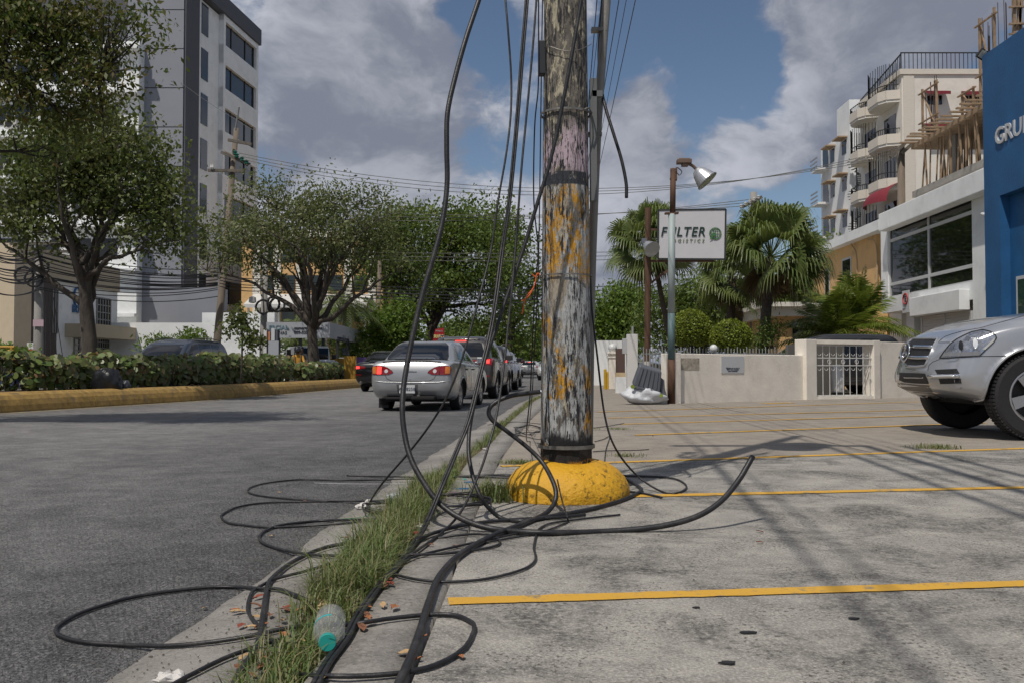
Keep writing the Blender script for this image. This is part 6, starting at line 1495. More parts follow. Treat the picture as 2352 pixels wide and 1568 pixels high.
MB().box((P(870, 830, 43).x - 1.2, 43.5, P(840, 822, 43).z - .7), (5.5, .1, 1.4)).build('sheet', mat('hoarding_yellow', (.42, .24, .03)), yg)
bn_ = MB().box((P(830, 845, 39.5).x, 39.5, P(830, 845, 39.5).z), (.42, .06, .95)); tag(bn_.build('banner', mat('purple_banner', (.07, .04, .16), .6), None, loc=P(830, 865, 39.5)), 'purple poster panel beside the yellow hoarding', 'poster')
rs_ = empty('red_sign', P(1005, 790, 70), 'red RICO shop sign half hidden behind the waiting cars', 'sign')
a, b_, c_, d_ = P(992, 790, 70), P(1022, 790, 70), P(1019, 753, 70), P(1000, 756, 70)
MB().prism([a, b_, c_, d_], (0, .3, 0)).build('panel', mat('sign_red_panel', (.33, .012, .02), .5), rs_); text('lettering', 'RICO', 10 * 70 / FPX, P(996.5, 776, 69.985), RS, mat('cream_text', (.6, .5, .2), .5), rs_, .01, offset=.02)
text('lettering', 'POLLO', 5 * 70 / FPX, P(1001, 762, 69.985), RS, M_WHITEI, rs_, .01)
sb = empty('white_shopfront', P(940, 780, 74), 'white and red shop wall glimpsed below the dense trees', 'building')
MB().box(P(935, 775, 76), (1.6, .3, 3.2)).build('wall', M_WHITEW, sb); MB().box(P(928, 760, 75.8), (.6, .2, 2.2)).build('red_panel', mat('sign_red_panel', (.33, .012, .02)), sb)
# --- utility poles on the left
def wires(pairs, label, group, r=.014, m=None, sagv=.4):
    for i, (a, b_) in enumerate(pairs):
        mb = MB(); mb.tube(sag(a, b_, sagv * (1 + .12 * (i % 3)), 26), r, 5); tag(mb.build('wire', m or M_BLK, None, loc=a), label if isinstance(label, str) else label[i], 'wire', group)
pa = P(88, 830, 40); paT = P(91, 524, 40)
pA = lpole('concrete_pole', 'stout concrete pole wrapped in cables left of the near median tree', Vector((pa.x, 40, 0)), paT, .22, .15, M_CPOLE)
for y_ in (560, 578): q = P(91, y_, 39.8); MB().box(q, (2.6, .1, .12)).build('crossarm', M_WOOD, pA)
for k in range(6): q = P(70 + 9 * k, 556, 39.8); MB().lathe([(.03, -.05), (.07, 0), (.05, .06), (.07, .1), (.03, .14)], q, n=10).build('insulator', M_INSW, pA)
for i, (x, y) in enumerate(((93, 615), (55, 632), (78, 640))): MB().tube(ring_pts(P(x, y, 39.6), .35, 16, 0, .3 * i, 5, .06, i + 20), .035, 5).build('cable_coil', M_BLK, pA)
q = P(70, 803, 39.6); MB().box(q, (.28, .06, .62)).build('notice', M_WHITEI, pA); MB().box(q + Vector((.02, -.04, -.12)), (.2, .02, .3)).build('red_notice', mat('notice_red', (.5, .08, .03), .6), pA)
MB().box(P(88, 742, 39.75), (.46, .02, .3)).build('pink_paper', mat('pink_paper', (.45, .33, .37), .8), pA)
pb = P(491, 795, 45); pbT = P(543, 296, 47)
pB = lpole('wood_pole', 'leaning timber pole with crossarms and green insulators before the office tower', Vector((pb.x, 45, 0)), pbT, .2, .13, M_WPOLE)
for x0, y0_, x1, y1_ in ((524, 322, 578, 332), (508, 350, 574, 378), (478, 392, 562, 393)): MB().bar(P(x0, y0_, 46.4), P(x1, y1_, 46.4), .14).build('crossarm', M_WOOD, pB)
MB().tube([P(541, 300, 46.5), P(549, 246, 46)], .05, 6).build('street_light_arm', M_GREYI, pB)
for x, y in ((540, 352), (544, 358), (556, 366), (566, 373)): MB().lathe([(.05, -.12), (.13, -.06), (.06, 0), (.13, .06), (.05, .12)], P(x, y, 46.2), n=10).build('insulator', M_INSG, pB)
for x in (485, 489, 572): MB().lathe([(.04, 0), (.08, .1), (.04, .25)], P(x, 390, 46.3), n=8).build('insulator', M_INSW, pB)
pc = P(603, 840, 48); pcT = P(610, 560, 48)
pC = lpole('concrete_pole_with_coils', 'grey concrete pole hung with cable coils left of the second median tree', Vector((pc.x, 48, 0)), pcT, .2, .15, M_CPOLE)
for i, (x, y) in enumerate(((604, 705), (637, 700), (628, 698))): MB().tube(ring_pts(P(x, y, 47.5), .36, 16, 0, .4 * i, 4, .05, i + 40), .05, 5).build('cable_coil', M_BLK, pC)
MB().lathe([(.1, -.15), (.2, -.1), (.18, .15), (.06, .2)], P(580, 690, 47.6), n=12).build('street_light', M_INSW, pC)
pd = P(866, 840, 58); pdT = P(872, 600, 58); lpole('timber_pole', 'thin dark timber pole between the black hatchback and the ochre building', Vector((pd.x, 58, 0)), pdT, .15, .12, M_WPOLE)
# right hand poles
pr1 = P(2068, 560, 46); pr1 = Vector((pr1.x, 46, 0)); pR = lpole('street_pole', 'grey timber pole with tilted crossarms before the cream apartment block', pr1, P(2070, 335, 46), .24, .17, M_WPOLE)
for x0, y0_, x1, y1_ in ((2045, 362, 2078, 330), (2072, 352, 2096, 330)): MB().bar(P(x0, y0_, 45.7), P(x1, y1_, 45.7), .16).build('crossarm', M_WOOD, pR)
pr2 = P(1732, 830, 38); pQ = lpole('pole_behind_palms', 'concrete pole with a crossarm rising behind the fan palms', Vector((pr2.x, 38, 0)), P(1731, 442, 38), .2, .14, M_CPOLE)
MB().bar(P(1705, 476, 37.8), P(1750, 453, 37.8), .13).build('crossarm', M_WOOD, pQ)
for k in range(5): MB().lathe([(.03, -.08), (.07, -.03), (.04, 0), (.07, .04), (.03, .08)], P(1702 + 10 * k, 474 - 5 * k, 37.7), n=8).build('insulator', M_INSW, pQ)
# wires across the street
wires([(P(548 + 8 * k, 352 + 8 * k, 46), P(2046 + 12 * k, 362 - 12 * k, 45.7)) for k in range(3)], ['highest thin wire spanning the street in front of the clouds', 'middle thin wire of the three high wires across the street', 'lowest thin wire of the three high wires across the street'], 'three high wires across the street', .016, mat('pale_wire', (.10, .10, .09), .6), 1.7)
wires([(P(600, 468 + 12 * k, 48), P(1704 + 20 * k, 474 - 9 * k, 37.8)) for k in range(3)], ['upper pale wire leading to the pole behind the palms', 'middle pale wire leading to the pole behind the palms', 'lower pale wire leading to the pole behind the palms'], 'wires to the pole behind the palms', .014, mat('pale_wire', (.10, .10, .09)), .5)
wires([(P(640, 575 + 7 * k, 52), P(1700, 568 + 8 * k, 60)) for k in range(3)], ['upper pale wire of the close set crossing before the dense trees', 'middle pale wire of the close set crossing before the dense trees', 'lower pale wire of the close set crossing before the dense trees'], 'low pale wires before the dense trees', .02, mat('pale_wire', (.1, .1, .09)), .3)
wires([(P(610, 640 + 6 * k, 48), P(1500 + 60 * k, 650 + 5 * k, 60)) for k in range(6)], ['black telephone wire of the low bundle across the street, %s' % w_ for w_ in ('topmost', 'second from the top', 'third from the top', 'third from the bottom', 'second from the bottom', 'lowest')], 'low telephone wires across the street', .024, None, .5)
# bundle between the left poles
lw = []
rr_ = random.Random(11)
for k in range(18):
    ya_ = rr_.uniform(570, 665); lw.append((P(-60, ya_ - 25 + rr_.uniform(-12, 12), 33), P(91, ya_, 39.7)))
    lw.append((P(91, ya_, 39.7), P(500, 640 + (ya_ - 600) * .55 + rr_.uniform(-8, 8), 45)))
wires(lw, 'black telephone wire in the tangle hanging between the left poles', 'tangled wires between the left poles', .022, None, .35)
wires([(P(505, 630 + 7 * k, 45), P(608, 640 + 7 * k, 48)) for k in range(5)], ['black wire of the short span between the tower poles, %s' % w_ for w_ in ('topmost', 'second from the top', 'middle one', 'second from the bottom', 'lowest')], 'short span of wires by the tower', .022, None, .1)
for k in range(4): wires([(P(105 + 6 * k, 660 + 8 * k, 39.6), P(104 + 14 * k, 832, 39.4))], 'drop wire hanging down beside the concrete pole, %s' % ('closest to it', 'second from it', 'third from it', 'farthest from it')[k], 'drop wires by the concrete pole', .016, None, .02)
wires([(P(415, 190, 63), P(2352 - 2352 + 583, 300, 47))], 'single thin wire rising from the timber pole past the tower', None, .012, mat('pale_wire', (.1, .1, .09)), .1)
# --- yellow slatted bench frame on a blue plinth
be = empty('yellow_bench', P(15, 880, 23), 'yellow pipe railing on a dark blue plinth at the far left', 'railing')
BYq = 23.2
for y_ in (796, 805, 813, 821, 829, 837, 846): MB().tube([P(-45, y_, BYq), P(33, y_ + .5, BYq)], .028, 8).build('rail', mat('bench_yellow', (.48, .27, .03), .5, var=.1), be)
for x in (27, -30): MB().tube([P(x, 878, BYq), P(x, 796, BYq)], .035, 8).build('upright', mat('bench_yellow', (.48, .27, .03)), be)
a = P(-45, 856, BYq - .1); b_ = P(32, 878, BYq - .1); MB().prism([(a.x, BYq - .1, .25), (b_.x, BYq - .1, .25), (b_.x, BYq - .1, a.z), (a.x, BYq - .1, a.z)], (0, .25, 0)).build('plinth', mat('navy_paint', (.015, .03, .10), .6), be)
# --- black rubbish bags on the kerb
def bag(px, py, Y, wd, ht, dp, label, seed, m):
    c_ = P(px, py, Y); rr2 = random.Random(seed); V = []; R_, C_ = 16, 28
    for i in range(R_):
        ph_ = i / (R_ - 1) * PI
        for j in range(C_):
            th_ = 2 * PI * j / C_; r_ = math.sin(ph_) ** .45; z_ = (1 - math.cos(ph_)) / 2
            nz = .06 * math.sin(4 * th_ + seed + 2 * ph_) + .05 * math.sin(7 * th_ - 5 * ph_) + .04 * math.sin(13 * th_ + 9 * ph_ + seed)
            V.append((c_.x + wd / 2 * r_ * (1 + nz - .34 * z_) * math.cos(th_) + .1 * wd * (1 - z_) ** 4 * math.cos(th_), c_.y + dp / 2 * r_ * (1 + nz) * math.sin(th_), c_.z + ht * z_ * (1 + nz * .6)))
    mb = MB(); mb.addv(V, grid_faces(R_, C_, True)); tag(mb.build('rubbish_bag', m, None, smooth=True, loc=c_), label, 'rubbish bag', 'rubbish bags on the kerb')
M_BAG = mat('black_bag_plastic', (.012, .013, .015), .32, bump=.7, bscale=16)
bag(245, 898, 20.5, .74, .50, .50, 'large black rubbish bag slumped on the yellow kerb', 2, M_BAG)
bag(287, 893, 20.9, .28, .20, .26, 'small dark rubbish bag beside the large black one', 5, mat('grey_bag_plastic', (.05, .055, .07), .35, bump=.7, bscale=20))
# --- vehicles on the far carriageway
suv('navy_suv', 'dark blue SUV behind the median hedge on the far carriageway', (P(530, 850, 33).x, 30.6, ROAD_Z), PI + .12, (.02, .03, .05), None, 0, roof=1.72)
def jeep():
    c = Car('white_offroader', 'white boxy off-roader behind the second median tree', (P(735, 850, 42).x - 1.4, 44.5, ROAD_Z), math.radians(155), None, 1.0)
    m = paint('white_jeep_paint', (.55, .58, .60)); R0 = c.root
    c.box('body', (1.9, 0, .85), (3.6, 1.75, .55), m, bevel=.06); c.box('bonnet', (3.1, 0, 1.12), (1.3, 1.45, .14), m, bevel=.05)
    c.box('hardtop', (1.25, 0, 1.48), (2.3, 1.65, .72), m, bevel=.06, taper=.92)
    for sy in (-1, 1):
        c.box('side_window', (.75, sy * .80, 1.5), (.8, .07, .42), M_GLASS); c.box('side_window', (1.75, sy * .80, 1.5), (.8, .07, .42), M_GLASS)
        for sx in (.7, 3.2): c.wheel(sx, sy * .78, .38, .25)
        c.box('wing', (3.2, sy * .80, .98), (1.0, .3, .08), m, bevel=.03); c.box('mirror', (2.25, sy * 1.0, 1.35), (.1, .2, .2), M_BLKP, bevel=.02)
        MB().lathe([(.10, 0), (.10, .04)], (3.72, sy * .5, 1.0), Matrix.Rotation(PI / 2, 3, 'Y'), n=14).build('headlamp', M_CLEAR, R0, world=False)
    c.box('windscreen', (2.40, 0, 1.5), (.05, 1.4, .5), M_GLASS)
    for k in range(7): c.box('grille_slot', (3.71, -.3 + .1 * k, 1.0), (.03, .05, .25), M_BLKP)
    c.box('bumper', (3.8, 0, .62), (.2, 1.6, .2), M_BLKP, bevel=.03)
jeep()
sedan('grey_sedan', 'pale grey sedan behind the white off-roader', (P(765, 850, 46).x + .4, 50, ROAD_Z), PI + .15, (.4, .42, .44), None)

# ================================================================== TREES AND PLANTS
M_BARK = mat('grey_bark', (.080, .067, .054), .95, var=.45, vscale=9, bump=.8, bscale=30, stretch=(1, 1, .3))
M_BARKD = mat('dark_bark', (.040, .034, .028), .95, var=.5, vscale=9, bump=.8, bscale=30, stretch=(1, 1, .3))
L_OVER = leaf_mat('overhanging_leaf', [(.022, .045, .010), (.045, .075, .014), (.075, .072, .016), (.035, .062, .012), (.085, .055, .016)], .25, gain=1.6)
L_NEAR = leaf_mat('near_tree_leaf', [(.032, .052, .014), (.060, .088, .022), (.090, .112, .034), (.042, .066, .016), (.095, .085, .038)], .30, gain=1.7)
L_MID = leaf_mat('mid_tree_leaf', [(.045, .068, .022), (.080, .108, .036), (.070, .088, .032), (.115, .130, .055), (.10, .09, .045)], .30, gain=1.6)
L_DENSE = leaf_mat('dense_tree_leaf', [(.034, .062, .014), (.065, .105, .022), (.105, .130, .026), (.050, .080, .016)], .30, gain=1.55)
L_LIME = leaf_mat('bright_leaf', [(.060, .115, .016), (.095, .160, .024), (.130, .185, .035)], .35, gain=1.25)
L_PALM = leaf_mat('palm_leaf', [(.060, .085, .026), (.085, .115, .036), (.050, .075, .020), (.11, .125, .05)], .25, .4, gain=1.65)
L_DRY = leaf_mat('dry_palm_leaf', [(.12, .075, .035), (.07, .045, .025), (.16, .11, .06)], .1)
L_ARECA = leaf_mat('areca_leaf', [(.075, .110, .012), (.11, .150, .020), (.15, .165, .03), (.05, .085, .01)], .3, .4, gain=1.4)
L_TOPI = leaf_mat('topiary_leaf', [(.075, .105, .010), (.105, .135, .014), (.13, .15, .02)], .2, gain=1.7)
L_GRAPE = leaf_mat('sea_grape_leaf', [(.045, .075, .022), (.075, .105, .028), (.11, .125, .04), (.055, .06, .022), (.12, .065, .035), (.05, .085, .03)], .2, .35, gain=1.85)
L_GRASS = leaf_mat('grass_blade', [(.045, .080, .020), (.070, .115, .030), (.095, .135, .045), (.12, .125, .06), (.17, .14, .075)], .3, .45, gain=1.7)
def unit(n):
    v = rng.normal(0, 1, (n, 3)); return v / np.linalg.norm(v, axis=1)[:, None]
def leaf_quads(pos, L, Wd, droop=.4, jit=.35, up=.3):
    n = len(pos); d = unit(n); d[:, 2] -= droop; d /= np.linalg.norm(d, axis=1)[:, None]
    nr = unit(n); nr[:, 2] += up; s = np.cross(d, nr); s /= np.maximum(np.linalg.norm(s, axis=1), 1e-6)[:, None]
    l = L * (1 + jit * rng.normal(0, 1, (n, 1)).clip(-1.6, 1.6)); w_ = Wd * l / L
    V = np.stack([pos, pos + d * l * .45 + s * w_ / 2, pos + d * l, pos + d * l * .45 - s * w_ / 2], 1).reshape(-1, 3)
    return V, np.arange(4 * n).reshape(n, 4)
def blob_px(px, py, rx, ry, Y, dY=0.0, rd=None):
    c_ = P(px, py, Y + dY); k = (Y + dY) / FPX; return (c_, rx * k, (rd or rx) * k if rd else rx * k * .9, ry * k)
def sample_blobs(blobs, n, edge=2.0):
    vol = np.array([b[1] * b[2] * b[3] for b in blobs]); idx = rng.choice(len(blobs), n, p=vol / vol.sum()); u = unit(n); r = rng.random((n, 1)) ** (1 / edge)
    C_ = np.array([tuple(b[0]) for b in blobs])[idx]; R_ = np.array([[b[1], b[2], b[3]] for b in blobs])[idx]
    return C_ + u * r * R_
def bez(a, b_, c_, n=9):
    t_ = np.linspace(0, 1, n)[:, None]; a, b_, c_ = (np.array(tuple(q), float) for q in (a, b_, c_)); return a * (1 - t_) ** 2 + 2 * b_ * t_ * (1 - t_) + c_ * t_ ** 2
def tree(name, label, trunk, r0, blobs, n_cl, n_lf, L, Wd, lm, bm, spread=.35, limbs=10, fork=.55, droop=.4, group=None, seed=1, twigs=True, limb_r=.42, gap=0.0):
    global rng
    rng = np.random.default_rng(seed)
    base = trunk[0]; e = empty(name, (base[0], base[1], base[2]), label, 'tree', group)
    T = crom(trunk, 6); tr = MB(); rad = np.linspace(r0, r0 * .62, len(T)); rad[:3] *= np.array([1.35, 1.15, 1.05]); tr.tube(T, rad, 10)
    cl = sample_blobs(blobs, int(n_cl * 1.55)); ctr = np.mean([tuple(b[0]) for b in blobs], axis=0); cl = ctr + (cl - ctr) * (1 + .10 * rng.normal(0, 1, (len(cl), 1)).clip(-.5, 1.8))
    sc_ = 2.6 / np.mean([b[1] for b in blobs]); hole_ = np.sin(cl[:, 0] * sc_ * 1.7 + seed) * np.sin(cl[:, 1] * sc_ * 1.3 + 2 * seed) + .9 * np.sin(cl[:, 2] * sc_ * 2.1 + 3 * seed) * np.sin(cl[:, 0] * sc_ * .9 + 1) + .25 * rng.normal(0, 1, len(cl)); cl = cl[np.argsort(hole_)[:n_cl]]
    # main limbs reach for well separated clumps
    tg = [int(rng.integers(n_cl))]; dmin = np.linalg.norm(cl - cl[tg[0]], axis=1)
    for _ in range(limbs - 1): j = int(dmin.argmax()); tg.append(j); dmin = np.minimum(dmin, np.linalg.norm(cl - cl[j], axis=1))
    limbpts = [T[int(len(T) * fork):]]; limbrad = [rad[int(len(T) * fork):]]
    for k, j in enumerate(tg):
        s0 = T[int(len(T) * (fork + (1 - fork) * (k % 4) / 4)) - 1 if k % 4 else -1]; end = cl[j] * .88 + s0 * .12
        mid = s0 * .55 + end * .45; mid[2] = s0[2] * .35 + end[2] * .65; mid += rng.normal(0, .12 * np.linalg.norm(end - s0), 3) * np.array([1, 1, .4])
        B = bez(s0, mid, end, 12); B[1:-1] += rng.normal(0, .012 * np.linalg.norm(end - s0), (10, 3)); rr2 = np.linspace(r0 * limb_r, r0 * .07, 12); tr.tube(B, rr2, 7); limbpts.append(B[2:]); limbrad.append(rr2[2:])
        for q in range(2):   # secondary forks
            i0 = int(rng.integers(4, 9)); j2 = int(np.argsort(np.linalg.norm(cl - B[i0 + 2], axis=1))[int(rng.integers(3, 14)) % n_cl]); B2 = bez(B[i0], (B[i0] + cl[j2]) / 2 + rng.normal(0, .15, 3) + np.array([0, 0, .2]), cl[j2], 8)
            tr.tube(B2, np.linspace(rr2[i0] * .7, r0 * .05, 8), 6); limbpts.append(B2[2:]); limbrad.append(np.linspace(rr2[i0] * .7, r0 * .05, 8)[2:])
    LP = np.vstack(limbpts)
    if twigs:
        for c_ in cl:
            a = LP[int(np.linalg.norm(LP - c_, axis=1).argmin())]; m_ = (a + c_) / 2 + rng.normal(0, .05, 3); tr.tube([a, m_, c_], [r0 * .06, r0 * .045, r0 * .02], 4, cap=False)
    tr.build('trunk', bm, e, smooth=True)
    sp = spread * (1 + .4 * rng.random(n_cl)); pos = np.repeat(cl, n_lf, axis=0) + rng.normal(0, 1, (n_cl * n_lf, 3)).clip(-1.7, 1.7) * np.repeat(sp, n_lf)[:, None] * np.array([1, 1, .75])
    V, F = leaf_quads(pos, L, Wd, droop)
    add('crown', fast_mesh('crown', V, F), lm, e, kind='stuff')
    return e
def B_(Y, *rows): return [blob_px(px, py, rx, ry, Y, dY) for px, py, rx, ry, dY in rows]
g0 = .27
# near median tree
q = P(205, 885, 22.5)
tree('median_tree', 'leafy median tree with a forked dark trunk rising from the near hedge', [(q.x, 22.5, .25), P(207, 820, 22.5), P(200, 730, 22.5), P(196, 670, 22.4), P(192, 610, 22.3)], .21,
     B_(22.4, (140, 430, 125, 130, 0), (290, 410, 130, 130, .3), (375, 490, 85, 105, .2), (40, 470, 85, 105, -.2), (245, 290, 90, 65, .2), (200, 350, 140, 85, -.3), (330, 560, 85, 55, -.2), (60, 350, 70, 70, .3)), 430, 54, .115, .062, L_NEAR, M_BARK, .27, 11, .5, .5, seed=3)
# tree overhanging from the left
tree('overhanging_tree', 'dark drooping tree reaching in at the upper left corner', [(-11.8, 12.5, .25), (-11.6, 12.4, 1.6), (-11.0, 12.2, 3.2), (-10.2, 12.0, 4.6)], .24,
     B_(12.0, (60, 50, 150, 90, 0), (190, 80, 110, 100, .3), (50, 190, 120, 100, -.2), (285, 45, 65, 65, .2), (190, 180, 90, 70, 0), (315, 150, 35, 35, .1), (150, 270, 70, 50, .2), (-150, 60, 150, 160, 0), (368, 190, 24, 20, .1), (250, 215, 45, 35, -.1), (335, 70, 35, 40, 0), (300, 195, 22, 30, .1), (345, 10, 40, 30, 0), (215, 290, 40, 45, 0), (90, 320, 70, 40, .1), (-40, -180, 260, 130, .4), (-300, -120, 200, 180, .2)), 760, 54, .080, .034, L_OVER, M_BARKD, .18, 22, .5, .75, seed=5)
# second median tree, open crown
q = P(722, 868, 39.5)
tree('open_crowned_tree', 'spreading median tree with many pale upright limbs beyond the hedges', [(q.x, 39.5, .25), P(720, 820, 39.5), P(717, 775, 39.5), P(716, 738, 39.4)], .28,
     B_(39.5, (555, 545, 90, 95, 0), (640, 475, 100, 70, .3), (745, 470, 110, 65, .2), (840, 520, 85, 80, 0), (700, 545, 180, 65, -.4), (905, 575, 50, 65, .2), (515, 590, 45, 45, 0), (810, 600, 80, 45, .2), (610, 610, 70, 40, .3)), 430, 52, 1.48e-1, .068, L_MID, M_BARK, .35, 16, .75, .35, seed=8, limb_r=.5)
# dense trees down the road
tree('dense_tree', 'dense dark green tree arching over the road behind the traffic', [P(985, 838, 74), P(985, 790, 74), P(995, 745, 74), P(1005, 710, 74)], .55,
     B_(74, (1050, 525, 110, 60, 0), (960, 585, 100, 75, 1), (1090, 600, 110, 80, -1), (1000, 660, 120, 60, 0), (1120, 690, 85, 60, 0), (935, 690, 50, 60, 0)), 420, 46, .30, .16, L_DENSE, M_BARKD, .62, 9, .5, .2, 'trees down the road', seed=11, twigs=False)
tree('far_dense_tree', 'tall tree at the bend of the road left of the painted pole', [P(1170, 850, 95), P(1172, 780, 95), P(1175, 720, 95)], .5,
     B_(95, (1190, 650, 65, 80, 0), (1130, 540, 95, 70, 1), (1205, 745, 45, 60, 0), (1160, 770, 60, 50, 2), (1110, 760, 55, 50, 2)), 330, 44, .36, .2, L_DENSE, M_BARKD, .75, 8, .5, .2, 'trees down the road', seed=12, twigs=False)
tree('tree_behind_open_tree', 'round topped green tree behind the open crowned median tree', [P(915, 840, 62), P(915, 760, 62), P(915, 700, 62)], .4,
     B_(62, (925, 520, 75, 50, 0), (890, 600, 60, 80, 0), (950, 640, 50, 60, 1)), 190, 44, .25, .13, L_DENSE, M_BARKD, .55, 7, .5, .2, 'trees down the road', seed=13, twigs=False)
tree('bright_bushy_tree', 'bright green bushy tree behind the black hatchback', [P(905, 850, 54), P(905, 810, 54), P(905, 780, 54)], .2,
     B_(54, (905, 745, 55, 55, 0), (870, 780, 35, 40, 0), (935, 790, 30, 35, 0)), 170, 44, .22, .13, L_LIME, M_BARKD, .4, 6, .5, .2, 'trees down the road', seed=14, twigs=False)
for i, (px, py, rx, ry, Y, lab) in enumerate([(1225, 795, 40, 45, 130, 'small far tree just left of the painted pole'), (1060, 775, 60, 35, 110, 'low far tree behind the roof of the grey SUV')]):
    tree('far_tree', lab, [P(px, 850, Y), P(px, 820, Y), P(px, py, Y)], .35, B_(Y, (px, py, rx, ry, 0), (px - 20, py + 15, rx * .8, ry * .8, 0)), 120, 34, .5, .26, L_LIME if i == 0 else L_DENSE, M_BARKD, .9, 5, .5, .2, 'trees down the road', seed=20 + i, twigs=False)
# right of the pole
tree('garden_tree', 'green garden tree just right of the painted pole', [P(1420, 880, 52), P(1420, 820, 52), P(1422, 770, 52)], .3,
     B_(52, (1415, 715, 50, 50, 0), (1450, 690, 40, 35, 0), (1390, 760, 40, 50, 0), (1440, 770, 45, 50, 0)), 210, 46, .22, .12, L_LIME, M_BARKD, .42, 8, .5, .2, 'garden trees on the right', seed=31, twigs=False)
tree('mango_tree', 'dark mango tree spreading behind the sign and topiary', [P(1610, 860, 39), P(1610, 800, 39), P(1612, 740, 39)], .32,
     B_(39, (1560, 690, 70, 60, 0), (1640, 680, 70, 55, 0), (1500, 745, 45, 60, 0), (1700, 720, 60, 50, .5), (1600, 755, 90, 50, .5)), 300, 48, .20, .06, L_DENSE, M_BARKD, .36, 9, .5, .6, 'garden trees on the right', seed=32, twigs=False)
tree('tree_behind_palms', 'shady tree behind the biggest fan palm', [P(1850, 850, 48), P(1850, 780, 48), P(1850, 720, 48)], .3,
     B_(48, (1850, 650, 55, 50, 0), (1800, 690, 50, 40, 0), (1880, 690, 30, 40, 0), (1870, 570, 35, 28, 1)), 190, 46, .22, .1, L_DENSE, M_BARKD, .4, 7, .5, .3, 'garden trees on the right', seed=33, twigs=False)
tree('crepe_shrub', 'loose twiggy shrub beside the biggest palm trunk', [P(1772, 800, 27.5), P(1774, 780, 27.5), P(1770, 765, 27.5)], .04,
     B_(27.5, (1760, 765, 35, 32, 0), (1790, 750, 18, 22, 0), (1735, 785, 20, 18, 0)), 70, 22, .10, .03, L_DENSE, M_BARKD, .14, 7, .4, .2, 'garden trees on the right', seed=34)
q = P(555, 850, 27); tree('sapling', 'young thin sapling standing in the middle hedge', [(q.x, 27, .27), P(556, 800, 27), P(556, 760, 27), P(553, 725, 27)], .03, B_(27, (553, 735, 26, 26, 0), (570, 770, 30, 22, 0), (535, 755, 22, 25, .1), (585, 790, 20, 15, 0)), 52, 20, .11, .07, L_NEAR, M_BARK, .12, 6, .4, .3, seed=35)
for i, (px, py, rx, ry, Y, lm, lab) in enumerate([(380, 800, 45, 24, 46, L_LIME, 'pale green bush before the white garden wall'), (440, 795, 28, 30, 44, L_LIME, 'small feathery bush left of the navy SUV'), (690, 800, 60, 22, 50, L_DENSE, 'dark garden bush under the shop fascia'), (800, 800, 55, 24, 52, L_DENSE, 'low garden bush behind the yellow hoarding'), (15, 830, 30, 18, 30, L_LIME, 'light bush behind the yellow railing')]):
    tree('bush', lab, [P(px, 850, Y), P(px, py + 12, Y)], .06, B_(Y, (px, py, rx, ry, 0)), 70, 36, .2, .07, lm, M_BARKD, .3, 5, .3, .0, 'bushes beyond the median', seed=50 + i, twigs=False)
# ---- fan palms
def fan_palm(name, label, base, crown, trunk_r, R_, nl, seed, lean=0.0, dry=8):
    global rng
    rng = np.random.default_rng(seed); e = empty(name, tuple(base), label, 'palm tree', 'fan palms behind the wall')
    c_ = np.array(tuple(crown)); b0 = np.array(tuple(base)); T = bez(b0, (b0 + c_) / 2 + np.array([lean, 0, 0]), c_, 14); MB().tube(T, np.linspace(trunk_r * 1.2, trunk_r * .85, 14), 10).build('trunk', mat('palm_trunk', (.085, .068, .052), .95, var=.4, vscale=12, bump=.9, bscale=40), e, smooth=True)
    def fans(n, R_, elmin, elmax, m, nm, curl):
        V, F = [], []
        for i in range(n):
            az = rng.uniform(0, 2 * PI); el = elmin + (elmax - elmin) * rng.random() ** .9
            d = np.array([math.cos(az) * math.cos(el), math.sin(az) * math.cos(el), math.sin(el)]); pl_ = R_ * (.50 + .16 * rng.random()); hub = c_ + d * pl_ + np.array([0, 0, -.08 * R_ * max(0, 1 - abs(el))])
            sd = np.cross(d, [0, 0, 1.0]); sd /= max(1e-6, np.linalg.norm(sd)); nn = np.cross(sd, d)
            ro2 = rng.normal(0, .55); sd, nn = sd * math.cos(ro2) + nn * math.sin(ro2), nn * math.cos(ro2) - sd * math.sin(ro2); d = d + np.array([0, 0, -.35 * rng.random()]); d /= np.linalg.norm(d)
            o = len(V); V += [c_ + sd * .02, c_ - sd * .02, hub - sd * .015, hub + sd * .015]; F.append((o, o + 1, o + 2, o + 3))
            ns = 26; bl = R_ * (.46 + .12 * rng.random())
            for k in range(ns):
                a = (k / (ns - 1) - .5) * math.radians(215); dr = d * math.cos(a) + sd * math.sin(a) + nn * .10 * math.cos(a); dr /= np.linalg.norm(dr); pr = np.cross(dr, nn); pr /= max(1e-6, np.linalg.norm(pr))
                ll = bl * (.78 + .22 * math.cos(a * .8)) * (1 + rng.normal(0, .06)); w_ = bl * .047
                p1 = hub + dr * ll * .55; p2 = hub + dr * ll * .86 + np.array([0, 0, -ll * .06 * curl]); p3 = hub + dr * ll * (.98 + .1 * rng.random()) + np.array([0, 0, -ll * (.22 + .35 * rng.random()) * curl])
                o = len(V); V += [hub - pr * w_ * .15, hub + pr * w_ * .15, p1 + pr * w_, p1 - pr * w_, p2 + pr * w_ * .6, p2 - pr * w_ * .6, p3 + pr * w_ * .12, p3 - pr * w_ * .12]
                F += [(o, o + 1, o + 2, o + 3), (o + 3, o + 2, o + 4, o + 5), (o + 5, o + 4, o + 6, o + 7)]
        add(nm, fast_mesh(nm, V, F), m, e, kind='stuff')
    fans(nl, R_, -.75, 1.45, L_PALM, 'crown', 1.0); fans(dry, R_ * .75, -1.25, -.8, L_DRY, 'dry_skirt', .6)
    return e
def ppt(px, py, Y): return P(px, py, Y)
fan_palm('fan_palm', 'biggest fan palm, its crown right of the sign and its trunk bare', ppt(1752, 812, 28) , ppt(1770, 590, 28), .15, 1.75, 54, 61)
